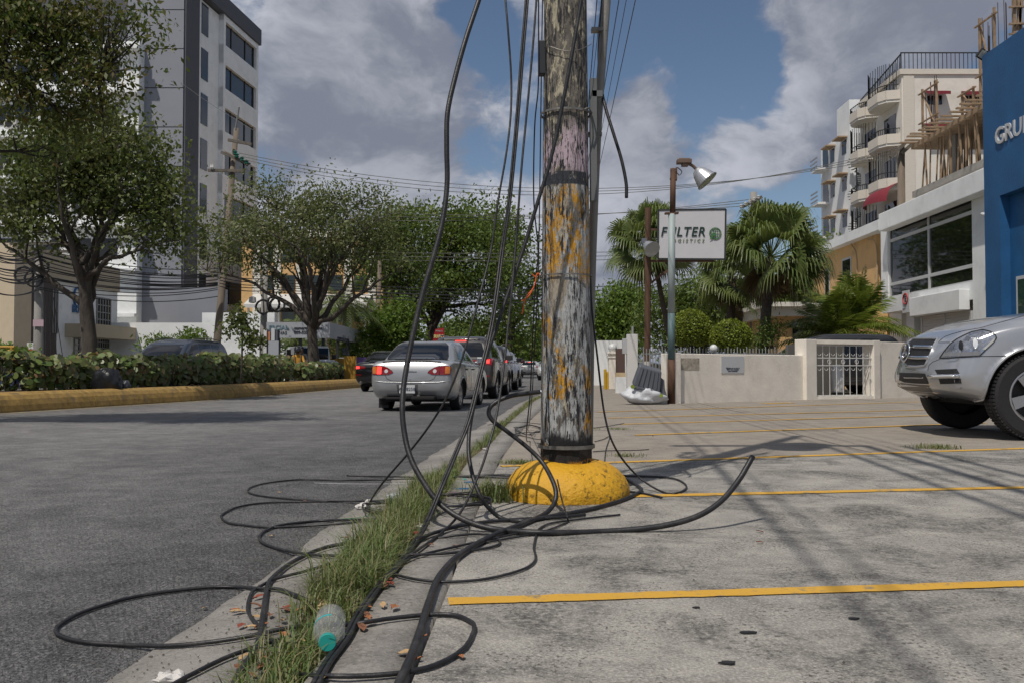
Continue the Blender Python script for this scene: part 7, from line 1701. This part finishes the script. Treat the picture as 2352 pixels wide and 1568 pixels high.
fan_palm('fan_palm', 'middle fan palm with a short dark trunk below the sign', ppt(1676, 800, 31), ppt(1682, 635, 31), .14, 1.45, 44, 62)
fan_palm('fan_palm', 'tall thin fan palm leaning behind the left edge of the sign', ppt(1545, 800, 33), ppt(1500, 565, 33), .09, 1.65, 46, 63, -.1)
fan_palm('fan_palm', 'small fan palm head low behind the topiary', ppt(1700, 830, 34), ppt(1700, 690, 34), .1, .95, 22, 64, 0, 3)
# ---- feather palms
def feather_palm(name, label, base, crown, n, R_, lm, seed, trunk_r=.08, el=(.1, 1.3), sagk=.8, group=None, wl=.30):
    global rng
    rng = np.random.default_rng(seed); e = empty(name, tuple(base), label, 'palm tree', group); c_ = np.array(tuple(crown)); b0 = np.array(tuple(base)); V, F = [], []
    MB().tube(bez(b0, (b0 + c_) / 2, c_, 8), trunk_r, 8).build('trunk', mat('palm_trunk', (.085, .068, .052)), e, smooth=True)
    for i in range(n):
        az = 2.399 * i + rng.normal(0, .2); ell = el[0] + (el[1] - el[0]) * rng.random(); d = np.array([math.cos(az) * math.cos(ell), math.sin(az) * math.cos(ell), math.sin(ell)]); L_ = R_ * (.75 + .35 * rng.random())
        S_ = 16; pts = [c_ + d * L_ * u + np.array([0, 0, -sagk * L_ * u * u * (.35 + .4 * math.cos(ell))]) for u in np.linspace(0, 1, S_)]
        sd = np.cross(d, [0, 0, 1.0]); sd /= max(1e-6, np.linalg.norm(sd))
        for k in range(1, S_):
            t_ = pts[k] - pts[k - 1]; t_ /= np.linalg.norm(t_); w_ = L_ * wl * math.sin(PI * min(1, (k + 1.5) / (S_ + 1))) ** .7
            o = len(V); V += [pts[k - 1] - sd * .012, pts[k - 1] + sd * .012, pts[k] + sd * .01, pts[k] - sd * .01]; F.append((o, o + 1, o + 2, o + 3))
            for s_ in (-1, 1):
                for h_ in (0, .5):
                    b1 = pts[k - 1] * (1 - h_) + pts[k] * h_; tip = b1 + (sd * s_ * .8 + t_ * .6) * w_ + np.array([0, 0, -w_ * (.25 + .25 * rng.random())]); m1 = (b1 + tip) / 2 + np.array([0, 0, w_ * .06]); ww = w_ * .055
                    o = len(V); V += [b1, m1 + t_ * ww, tip, m1 - t_ * ww]; F.append((o, o + 1, o + 2, o + 3))
    add('crown', fast_mesh('crown', V, F), lm, e, kind='stuff'); return e
for i, (px, py, by, R_, n, lab) in enumerate([(1925, 770, 812, 2.3, 30, 'bushy yellow green areca palm left stem before the ochre wall'), (1965, 745, 812, 2.4, 30, 'bushy yellow green areca palm right stem before the ochre wall')]):
    feather_palm('areca_palm', lab, P(px, 850, 29 + i * .6), P(px, py, 29 + i * .6), n, R_, L_ARECA, 71 + i, .07, (.15, 1.45), .55, 'areca palms by the ochre house')
feather_palm('coconut_palm', 'coconut palm with hanging fronds before the ochre building', P(792, 850, 52), P(792, 690, 52), 20, 3.0, L_PALM, 81, .14, (-.5, 1.1), .9)
feather_palm('small_palm', 'small feathery palm left of the second median tree', P(676, 850, 46), P(678, 752, 46), 18, 1.6, L_PALM, 82, .09, (-.4, 1.2), .9)
# ---- clipped topiary
def topiary(px, py, rx, ry, Y, label, seed):
    global rng
    rng = np.random.default_rng(seed); c_ = P(px, py, Y); k = Y / FPX; a, b_, h = rx * k, rx * k, ry * k; e = empty('topiary_bush', (c_.x, c_.y, 0), label, 'bush', 'clipped topiary bushes')
    core = MB(); core.lathe([(.01, -h * .80)] + [(a * .93 * math.sin(t_), -h * .93 * math.cos(t_)) for t_ in np.linspace(.6, PI - .05, 14)], c_, n=24); core.build('inner_twigs', mat('bush_core', (.02, .028, .008), .9), e)  # solid near-black core standing in for shade between the leaves
    u = unit(9500); u = u[u[:, 2] > -.80]; wob = 1 + .035 * np.sin(u[:, 0] * 9 + seed) * np.sin(u[:, 1] * 8) + .03 * rng.normal(0, 1, len(u)); pos = np.array(tuple(c_)) + u * wob[:, None] * np.array([a, b_, h])
    V, F = leaf_quads(pos, .05, .032, -.3); add('foliage', fast_mesh('foliage', V, F), L_TOPI, e, kind='stuff')
    MB().tube([(c_.x, c_.y, 0), (c_.x, c_.y, c_.z - h * .6)], .07, 8).build('stem', M_BARKD, e)
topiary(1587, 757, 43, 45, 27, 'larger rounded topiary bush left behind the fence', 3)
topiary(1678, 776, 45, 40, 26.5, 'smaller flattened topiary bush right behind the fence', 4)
# ---- sea grape hedges on the median
def disc_leaf(n=8):
    V = [(0, 0, 0)] + [((1 + .12 * math.cos(2 * a)) * math.cos(a), math.sin(a), .12 * math.cos(a) ** 2) for a in np.linspace(0, 2 * PI, n, endpoint=False)]
    me = bpy.data.meshes.new('leaf'); me.from_pydata(V, [], [(0, i + 1, (i + 1) % n + 1) for i in range(n)]); me.update(); return me
LEAFME = disc_leaf(); LEAFME.materials.append(L_GRAPE)
def hedge(ya, yb, ztop, nleaf, nobj, label, seed, size=.075):
    global rng
    rng = np.random.default_rng(seed); rr2 = random.Random(seed); ym = (ya + yb) / 2; e = empty('hedge', (lerp_line(MED, ym) - 1.45, ym, .27), label, 'hedge', 'sea grape hedges along the median')
    n = nleaf; y = rng.uniform(ya, yb, n); x0 = np.interp(y, [p[1] for p in MED], [p[0] for p in MED]) - 1.42; hz = ztop - .27
    topv = ztop + .07 * np.sin(y * 2.1) + .05 * np.sin(y * 5.3 + 1)
    t_ = rng.random(n); z = .30 + (topv - .30) * t_ ** .75; wd = .52 * np.sqrt(np.clip(1 - ((t_ - .45) / .75) ** 2, .1, 1)); u = rng.uniform(-1, 1, n); u = np.sign(u) * np.abs(u) ** .5
    pos = np.stack([x0 + u * wd * .9, y + rng.normal(0, .05, n), z], 1)
    nrm = unit(n) * .75 + np.stack([u * .7 + .15, -.55 * np.ones(n), .35 + .5 * t_], 1); nrm /= np.linalg.norm(nrm, axis=1)[:, None]
    ax = np.cross(nrm, unit(n)); ax /= np.linalg.norm(ax, axis=1)[:, None]; bx = np.cross(nrm, ax); sz = size * rng.uniform(.55, 1.25, n)
    front = np.argsort(y + (1 - u) * .6)[:0]
    pick = set(np.argsort(-(sz * (u > .2)))[:nobj].tolist())
    K_ = 7; an = np.linspace(0, 2 * PI, K_, endpoint=False)
    keep = np.array([i for i in range(n) if i not in pick])
    V = (pos[keep, None, :] + sz[keep, None, None] * (np.cos(an)[None, :, None] * ax[keep, None, :] + np.sin(an)[None, :, None] * bx[keep, None, :] * .88)).reshape(-1, 3)
    add('foliage', fast_mesh('foliage', V, np.arange(len(V)).reshape(-1, K_)), L_GRAPE, e, kind='stuff')
    for i in pick:
        o = bpy.data.objects.new('leaf', LEAFME); COL.objects.link(o); o.parent = e
        M_ = Matrix((ax[i], bx[i], nrm[i])).transposed().to_4x4(); o.matrix_local = Matrix.Translation(Vector(pos[i]) + Vector(nrm[i]) * .03 - e.location) @ M_ @ Matrix.Diagonal((sz[i] * 1.1,) * 3 + (1,))
    st_ = MB()
    for k in range(int((yb - ya) * 7)):
        yy = rr2.uniform(ya, yb); xx = lerp_line(MED, yy) - 1.42 + rr2.gauss(0, .2); st_.tube([(xx, yy, .25), (xx + rr2.gauss(0, .12), yy + rr2.gauss(0, .1), ztop - .15)], [.018, .008], 5)
    st_.build('stems', M_BARKD, e)
    return e
hedge(18.9, 25.0, 1.02, 2600, 110, 'near sea grape hedge behind the black rubbish bag', 91, .085)
hedge(25.3, 33.4, 1.10, 3600, 110, 'middle sea grape hedge, tallest and with the sapling', 92, .085)
hedge(35.2, 42.3, .88, 2400, 60, 'far sea grape hedge below the second median tree', 93, .085)
hedge(12.0, 18.0, 1.02, 900, 0, 'sea grape hedge at the left edge of the picture', 94, .085)
hedge(43.5, 58, .95, 1600, 0, 'farthest low hedge behind the black hatchback', 95, .1)
# ---- verge grass
def grass(name, spots, label=None):
    V, F = [], []
    for (x, y, z, h, lean, az, w_) in spots:
        d = np.array([math.cos(az), math.sin(az), 0]); s_ = np.array([-d[1], d[0], 0]); b = np.array([x, y, z]); p1 = b + np.array([0, 0, h * .55]) + d * lean * h * .3; p2 = b + np.array([0, 0, h * (.95 - .25 * lean)]) + d * lean * h * .95
        o = len(V); V += [b - s_ * w_, b + s_ * w_, p1 + s_ * w_ * .8, p1 - s_ * w_ * .8, p2 + s_ * w_ * .1, p2 - s_ * w_ * .1]; F += [(o, o + 1, o + 2, o + 3), (o + 3, o + 2, o + 4, o + 5)]
    return add(name, fast_mesh(name, V, F), L_GRASS, None, kind='stuff')
rg_ = random.Random(17); sp_ = []
def dens(y):
    return float(np.interp(y, [1.6, 2.15, 2.6, 2.85, 3.1, 4.0, 5.6, 6.5, 9, 14, 24], [.7, .7, .18, .35, 1, 1, 1, .75, .55, .4, .3]))
tufts = [(rg_.uniform(1.6, 24) if rg_.random() < .45 else rg_.uniform(2.0, 6.5)) for _ in range(1500)]
for ty in tufts:
    if rg_.random() > dens(ty): continue
    a, b_ = lerp_line(GRL, ty), lerp_line(GRR, ty); tx = a + (b_ - a) * rg_.betavariate(2.2, 2.2); hh = rg_.uniform(.04, .135) * (1.25 if 3.0 < ty < 5.8 else .8)
    for k in range(rg_.randint(8, 17)):
        az = rg_.uniform(0, 2 * PI); sp_.append((tx + rg_.gauss(0, .022), ty + rg_.gauss(0, .03), -.035, hh * rg_.uniform(.55, 1.35), rg_.uniform(.2, 1.35), az, rg_.uniform(.0014, .0030)))
for cx, cy, n, hh in ((1130, 1150, 60, .16), (1140, 1143, 60, .15), (1185, 1062, 60, .04), (1205, 1064, 60, .04), (1440, 1047, 30, .05), (2130, 1028, 40, .06), (2165, 1029, 50, .06), (1690, 917, 14, .12), (1700, 917, 10, .06), (1905, 912, 40, .07), (1940, 913, 30, .06), (1350, 985, 30, .03), (1420, 985, 40, .03)):
    q = gp(cx, cy)
    for k in range(n * 4): sp_.append((q.x + rg_.gauss(0, .075), q.y + rg_.gauss(0, .05), q.z, hh * rg_.uniform(.3, 1.1), rg_.uniform(.3, 1.2), rg_.uniform(0, 2 * PI), .0028))
go_ = grass('verge_grass', sp_); tag(go_, 'ragged green grass growing in the verge and the joints', 'grass')

# ================================================================== SMALL THINGS
# fallen leaves
def leaf_mesh(seed):
    r = random.Random(seed); V = []; n = 7
    for i in range(n):
        u = i / (n - 1); w_ = .34 * math.sin(PI * min(1, .06 + u * .94)) ** .8; c = .10 * math.sin(u * 2.6 + r.random()); V += [(u - .5, -w_, c + .08 + r.uniform(-.05, .05)), (u - .5, 0, c), (u - .5, w_, c + .09 + r.uniform(-.05, .05))]
    return fast_mesh('fallen_leaf', V, grid_faces(n, 3))
DRY = [mat('dry_leaf_orange', (.34, .13, .05), .8, var=.3, vscale=3), mat('dry_leaf_brown', (.20, .085, .045), .85, var=.3, vscale=3), mat('dry_leaf_tan', (.42, .28, .14), .85, var=.2, vscale=3), mat('dry_leaf_red', (.24, .055, .03), .8, var=.3, vscale=3)]
LM = []
for i in range(4):
    me = leaf_mesh(i); me.materials.append(DRY[i]); me.polygons.foreach_set('use_smooth', [True] * len(me.polygons)); LM.append(me)
spots = [(540, 1400), (545, 1405), (590, 1391), (595, 1371), (660, 1395), (655, 1400), (650, 1425), (470, 1397), (620, 1412), (595, 1418), (600, 1437), (555, 1437), (575, 1440), (690, 1400), (640, 1440), (880, 1389), (917, 1271), (912, 1262), (925, 1240), (955, 1225), (945, 1238), (988, 1250), (935, 1215), (920, 1290), (880, 1345), (895, 1340), (1045, 1253), (640, 1130), (700, 1150), (625, 1230),
         (895, 1330), (845, 1420), (850, 1430), (836, 1410), (660, 1505), (672, 1497), (700, 1512), (640, 1500), (560, 1510), (545, 1530), (540, 1560), (575, 1490), (610, 1480), (700, 1470), (720, 1490), (760, 1492), (780, 1480), (690, 1545), (735, 1560), (970, 1465), (935, 1500), (960, 1515), (1060, 1508), (1745, 1220), (1745, 1245), (1500, 1000), (870, 1165), (893, 1160), (905, 1170), (940, 1120), (1000, 1112), (1040, 1082), (1020, 1096), (790, 1235), (905, 1395), (620, 1540), (600, 1530), (580, 1550), (650, 1540), (610, 1510), (590, 1500), (655, 1460), (830, 1440), (845, 1395)]
rl_ = random.Random(4)
for i, (x, y) in enumerate(spots):
    q = gp(x, y, .006); ci = rl_.choice([0, 0, 1, 1, 2, 3]); o = bpy.data.objects.new('fallen_leaf', LM[ci]); COL.objects.link(o)
    s_ = rl_.uniform(.024, .046); o.location = q; o.scale = (s_ * 1.15, s_ * rl_.uniform(.7, 1), s_); o.rotation_euler = (rl_.gauss(0, .16), rl_.gauss(0, .14), rl_.uniform(0, 6.28))
    where = 'grass verge' if y > 1100 and x > 520 and x < 960 else ('concrete lot' if x >= 960 else 'asphalt')
    cw = ('orange', 'brown', 'tan', 'dark red')[ci]; tag(o, 'dry curled ' + cw + ' leaf fallen on the ' + where, 'leaf', cw + ' fallen leaves on the ' + where)
# fine grit and leaf crumbs
V = []; rg2 = np.random.default_rng(9); P2 = []
for i in range(1500):
    y = 2.0 + 5.0 * rg2.random() ** 1.5; a = lerp_line(EDGE, y) - .15; x = a + abs(rg2.normal(0, .35)); P2.append((x, y, surf(x, y) + .002))
for i in range(260):
    y = 2.2 + 6 * rg2.random(); x = rg2.uniform(-.2, 3.5); P2.append((x, y, .002))
P2 = np.array(P2); n = len(P2); s_ = .0011 + .0042 * rg2.random((n, 1)) ** 2.5; an = rg2.uniform(0, 6.28, n); dx = np.stack([np.cos(an), np.sin(an), 0 * an], 1) * s_; dy = np.stack([-np.sin(an), np.cos(an), 0 * an], 1) * s_ * .7; up_ = np.stack([0 * an, 0 * an, s_[:, 0]], 1)
V = np.stack([P2 - dx, P2 + dy, P2 + dx, P2 - dy, P2 + up_], 1).reshape(-1, 3); F = (np.arange(n)[:, None, None] * 5 + np.array([[0, 1, 4], [1, 2, 4], [2, 3, 4], [3, 0, 4]])[None]).reshape(-1, 3)
tag(add('grit', fast_mesh('grit', V, F), mat('grit', (.07, .06, .05), .95, var=.6, vscale=60), None, kind='stuff'), 'fine dark grit and crumbs scattered on gutter and lot', 'grit')
# dark flattened scraps on the lot
for i, (x, y, s_, lab) in enumerate([(1718, 1452, .013, 'flat dark scrap on the lot in the lower right middle'), (1672, 1522, .014, 'torn dark scrap near the bottom edge of the lot'), (1960, 1420, .009, 'small dark scrap right on the lot'), (1600, 1395, .007, 'tiny dark scrap just below the nearest bay line')]):
    q = gp(x, y, .003); r = random.Random(i); o_ = [(q.x + s_ * (1.6 + r.uniform(-.5, .5)) * math.cos(a), q.y + s_ * (.7 + r.uniform(-.3, .3)) * math.sin(a), q.z) for a in np.linspace(0, 2 * PI, 9, endpoint=False)]
    tag(MB().prism(o_, (0, 0, .004)).build('scrap', mat('tar_scrap', (.02, .02, .022), .7), None, loc=q), lab, 'litter', 'dark scraps on the lot')
# plastic bottle
M_PET = bpy.data.materials.new('clear_plastic'); M_PET.use_nodes = True; t = NT(M_PET.node_tree)
gls = t.n('ShaderNodeBsdfPrincipled', {'Base Color': (.86, .88, .9, 1), 'Roughness': .06, 'Specular IOR Level': .9}); trn = t.n('ShaderNodeBsdfTransparent', {'Color': (.93, .94, .95, 1)}); lw_ = t.n('ShaderNodeLayerWeight', {'Blend': .35})
t.link(t.n('ShaderNodeMixShader', {0: t.math('ADD', t.math('MULTIPLY', lw_.outputs['Facing'], .34), .03), 1: trn.outputs[0], 2: gls.outputs[0]}).outputs[0], t.n('ShaderNodeOutputMaterial').inputs[0])
cap = gp(752, 1474, .032); bot = gp(760, 1418, .047); axd = (bot - cap).normalized(); Mq = axd.to_track_quat('Z', 'Y').to_matrix(); Lb = (bot - cap).length * 1.06
bt = empty('plastic_bottle', cap, 'clear empty plastic bottle with a teal cap lying in the verge', 'bottle')
rb_ = .043
pr_ = [(.014, .012), (.014, .03), (.022, .045), (.036, .07), (rb_, .09), (rb_ * .95, .10), (rb_, .112), (rb_, .15), (rb_ * .94, .158), (rb_, .166), (rb_, Lb - .03), (rb_ * .9, Lb - .01), (rb_ * .6, Lb)]
MB().lathe(pr_, cap, Mq, n=28).build('body', M_PET, bt, smooth=True)
MB().lathe([(.021, -.006), (.0225, -.004), (.0225, .014), (.020, .016)], cap, Mq, n=24).build('cap', mat('teal_cap', (.015, .30, .26), .4), bt)
lab_ = MB(); W_ = []
for j, zz in enumerate((.118, .136)):
    for k in range(10): a = .2 + 1.5 * k / 9; W_.append(cap + Mq @ Vector((math.cos(a) * (rb_ + .0006), math.sin(a) * (rb_ + .0006), zz)))
lab_.addv(W_, grid_faces(2, 10)); lab_.build('label_band', mat('teal_label', (.03, .40, .42), .5), bt)
# crumpled papers and plastic
def crumple(px, py, s_, m, name, label, seed, flat=.45, cat='litter'):
    q = gp(px, py, .001); r = np.random.default_rng(seed); R_, C_ = 8, 12; V = []
    for i in range(R_):
        ph_ = i / (R_ - 1) * PI
        for j in range(C_):
            th_ = 2 * PI * j / C_; k = s_ * (1 + .2 * r.normal()) if 0 < i < R_ - 1 else s_ * .6
            V.append((q.x + k * math.sin(ph_) * math.cos(th_) * 1.3, q.y + k * math.sin(ph_) * math.sin(th_), q.z + s_ * flat * (1 - math.cos(ph_)) * (1 + .18 * r.normal() * (i > 0))))
    V = [(a, b_, max(c_, q.z)) for a, b_, c_ in V]
    mb = MB(); mb.addv(V, grid_faces(R_, C_, True)); tag(mb.build(name, m, None, loc=q), label, cat, 'litter in the gutter and verge')
M_TISS = mat('tissue_paper', (.62, .60, .57), .8, var=.15, vscale=20); M_CLR = mat('thin_clear_plastic', (.5, .52, .54), .15, alpha=.55)
for a in [(832, 1168, .034, M_TISS, 'tissue', 'crumpled white tissue by the small wire coil in the gutter', 1), (848, 1155, .024, M_TISS, 'tissue', 'smaller white tissue behind the wire coil', 2), (905, 1145, .036, M_CLR, 'plastic_cup', 'crushed clear plastic cup at the edge of the grass', 3), (968, 1214, .022, M_TISS, 'tissue', 'white paper scrap right of the grass under the cables', 4), (745, 1396, .026, mat('kraft_paper', (.48, .36, .20), .85), 'paper', 'tan paper scrap behind the plastic bottle', 5),
          (1113, 1032, .018, M_TISS, 'tissue', 'white scrap in the grass left of the pole', 6), (390, 1566, .03, M_TISS, 'tissue', 'white scrap at the bottom edge of the gutter', 7), (1067, 1101, .010, mat('teal_cap', (.015, .3, .26)), 'bottle_cap', 'lone teal bottle cap on the sidewalk', 8), (225, 932, .10, M_TISS, 'plastic_scraps', 'white scraps against the foot of the yellow kerb', 9), (150, 934, .16, DRY[1], 'leaf_heap', 'heap of dry leaves against the yellow kerb', 10)]: crumple(*a)
q = gp(1045, 1131, .004); tag(MB().box(q, (.11, .03, .006), .4).build('wrapper', mat('purple_wrapper', (.16, .06, .16), .5), None, loc=q), 'flat purple wrapper beside the cable coil', 'litter', 'litter in the gutter and verge')
for i, (x, y) in enumerate(((1062, 1121), (1080, 1106))): q = gp(x, y, .004); tag(MB().bar(q - Vector((.04, 0, 0)), q + Vector((.04, .01, 0)), .008).build('blue_strip', mat('blue_plastic', (.03, .16, .38), .5), None, loc=q), 'blue plastic strip on the sidewalk, ' + ('nearer one', 'farther one')[i], 'litter', 'litter in the gutter and verge')
# thin stray strands
for i, (pts_, col, lab) in enumerate([([(722, 1108), (800, 1110), (900, 1110), (985, 1108)], (.5, .5, .5), 'thin pale strand lying across the asphalt'), ([(760, 1192), (820, 1188), (858, 1182), (900, 1186)], (.03, .2, .08), 'thin green strand in the gutter'), ([(1400, 1120), (1440, 1117), (1500, 1115), (1530, 1112)], (.5, .5, .5), 'thin white strand right of the yellow foot')]):
    cable(pts_, .0016, lab, mat('strand_%d' % i, col, .5), 'strand', group='thin strands among the cables')
# ---- motorcyclist and passenger on the far carriageway
def person(name, label, joints, edges, mats, pick, root=0):
    me = bpy.data.meshes.new(name); me.from_pydata([j[0] for j in joints], edges, []); o = bpy.data.objects.new(name, me); COL.objects.link(o)
    m = o.modifiers.new('skin', 'SKIN'); m.use_smooth_shade = True; sv = me.skin_vertices[0].data
    for i, j in enumerate(joints): sv[i].radius = j[1] if isinstance(j[1], tuple) else (j[1], j[1])
    sv[root].use_root = True
    o.modifiers.new('sub', 'SUBSURF').levels = 2; bpy.context.view_layer.update()
    me2 = bpy.data.meshes.new_from_object(o.evaluated_get(bpy.context.evaluated_depsgraph_get())); bpy.data.objects.remove(o)
    for mm in mats: me2.materials.append(mm)
    me2.polygons.foreach_set('material_index', [pick(p.center) for p in me2.polygons]); me2.polygons.foreach_set('use_smooth', [True] * len(me2.polygons))
    o = bpy.data.objects.new(name, me2); COL.objects.link(o); return tag(o, label, 'person')
M_SKIN = mat('brown_skin', (.13, .07, .045), .6); M_JEAN = mat('dark_jeans', (.03, .035, .05), .9); M_YSH = mat('mustard_shirt', (.50, .26, .03), .85, var=.1); M_DSH = mat('dark_shirt', (.025, .025, .03), .85); M_HELM = mat('black_helmet', (.012, .012, .014), .2, coat=.8)
def seated(name, label, loc, shirt, rz, arms=True):
    J = [((0, 0, .80), (.15, .13)), ((0, -.02, 1.02), (.15, .11)), ((0, -.05, 1.25), (.17, .11)), ((0, -.05, 1.38), (.07, .07)), ((0, -.07, 1.50), (.085, .10)), ((0, -.075, 1.60), (.07, .085)),
         ((.19, -.05, 1.30), .065), ((.27, -.18, 1.08), .048), ((.30, -.45, 1.05), .036), ((.30, -.53, 1.05), .04), ((-.19, -.05, 1.30), .065), ((-.27, -.18, 1.08), .048), ((-.30, -.45, 1.05), .036), ((-.30, -.53, 1.05), .04),
         ((.12, -.02, .78), .10), ((.20, -.38, .72), .075), ((.20, -.25, .32), .055), ((.20, -.38, .28), .045), ((-.12, -.02, .78), .10), ((-.20, -.38, .72), .075), ((-.20, -.25, .32), .055), ((-.20, -.38, .28), .045)]
    E = [(0, 1), (1, 2), (2, 3), (3, 4), (4, 5), (2, 6), (6, 7), (7, 8), (8, 9), (2, 10), (10, 11), (11, 12), (12, 13), (0, 14), (14, 15), (15, 16), (16, 17), (0, 18), (18, 19), (19, 20), (20, 21)]
    def pick(c_):
        if c_.z > 1.40 or (c_.y < -.42 and c_.z > .9): return 1
        return 2 if c_.z < .86 else 0
    o = person(name, label, J, E, [shirt, M_SKIN, M_JEAN], pick); o.location = loc; o.rotation_euler = (0, 0, rz); return o
MQ = P(684, 850, 37.5); mrz = .12
mloc = Vector((MQ.x, 37.5, ROAD_Z))
rd = seated('person', 'motorcyclist in a mustard shirt and black helmet holding the handlebars', mloc, M_YSH, mrz)
MB().lathe([(.05, -.13), (.13, -.10), (.155, 0), (.14, .09), (.08, .14), (.01, .155)], (0, -.075, 1.57), n=20).build('helmet', M_HELM, rd, smooth=True, world=False)
MB().box((0, -.225, 1.55), (.2, .03, .09)).build('visor', M_GLASS, rd, world=False, bevel=.01)
MB().bar((.13, -.16, 1.36), (.10, -.17, .95), .05, .02).bar((-.13, -.16, 1.36), (-.10, -.17, .95), .05, .02).build('straps', mat('strap_brown', (.2, .12, .06), .8), rd, world=False)
ps = seated('person', 'passenger in a dark shirt riding behind the motorcyclist', mloc + Matrix.Rotation(mrz, 3, 'Z') @ Vector((.10, .42, .06)), M_DSH, mrz)
MB().lathe([(.07, -.02), (.092, .03), (.085, .08), (.04, .115), (.005, .12)], (0, -.065, 1.56), n=16).build('hair', mat('black_hair', (.01, .009, .008), .6), ps, smooth=True, world=False)
mc = empty('motorcycle', mloc, 'small blue motorcycle carrying two riders beyond the hedge', 'motorcycle', rz=mrz)
for yy in (-.68, .55):
    Rx = Matrix.Rotation(PI / 2, 3, 'Y'); MB().lathe([(.24, -.045), (.30, -.03), (.305, 0), (.30, .03), (.24, .045)], (0, yy, .305), Rx, n=28, caps=False).build('wheel', M_TYRE, mc, world=False); MB().lathe([(.05, -.04), (.05, .04)], (0, yy, .305), Rx, n=12).build('hub', M_RIM, mc, world=False)
MB().tube([(-.07, -.68, .305), (-.07, -.50, .95)], .022, 8).tube([(.07, -.68, .305), (.07, -.50, .95)], .022, 8).build('fork', M_CHROME, mc, world=False)
MB().tube(crom([(-.36, -.50, 1.04), (-.2, -.48, 1.06), (0, -.48, 1.0), (.2, -.48, 1.06), (.36, -.50, 1.04)], 4), .016, 8).build('handlebar', M_CHROME, mc, world=False)
MB().lathe([(.02, -.05), (.085, -.02), (.09, .04)], (0, -.60, .88), Matrix.Rotation(PI / 2, 3, 'X'), n=16).build('headlamp', M_CLEAR, mc, world=False)
MB().box((0, -.22, .70), (.24, .42, .22), taper=.7).build('tank', mat('blue_tank', (.02, .07, .2), .3, coat=.6), mc, world=False, bevel=.05)
MB().box((0, .28, .74), (.26, .78, .09)).build('seat', M_BLKP, mc, world=False, bevel=.03); MB().box((0, -.02, .42), (.24, .36, .26)).build('engine', M_DKCH, mc, world=False, bevel=.04)
MB().tube([(0, -.55, .75), (0, -.1, .55), (0, .3, .55), (0, .55, .305)], .03, 8).build('frame', M_BLKP, mc, world=False)
MB().addv([(-.06, -.98, .30), (.06, -.98, .30), (.06, -.85, .56), (-.06, -.85, .56), (.06, -.65, .64), (-.06, -.65, .64)], [(0, 1, 2, 3), (3, 2, 4, 5)]).build('mudguard', mat('blue_tank', (.02, .07, .2)), mc, world=False)
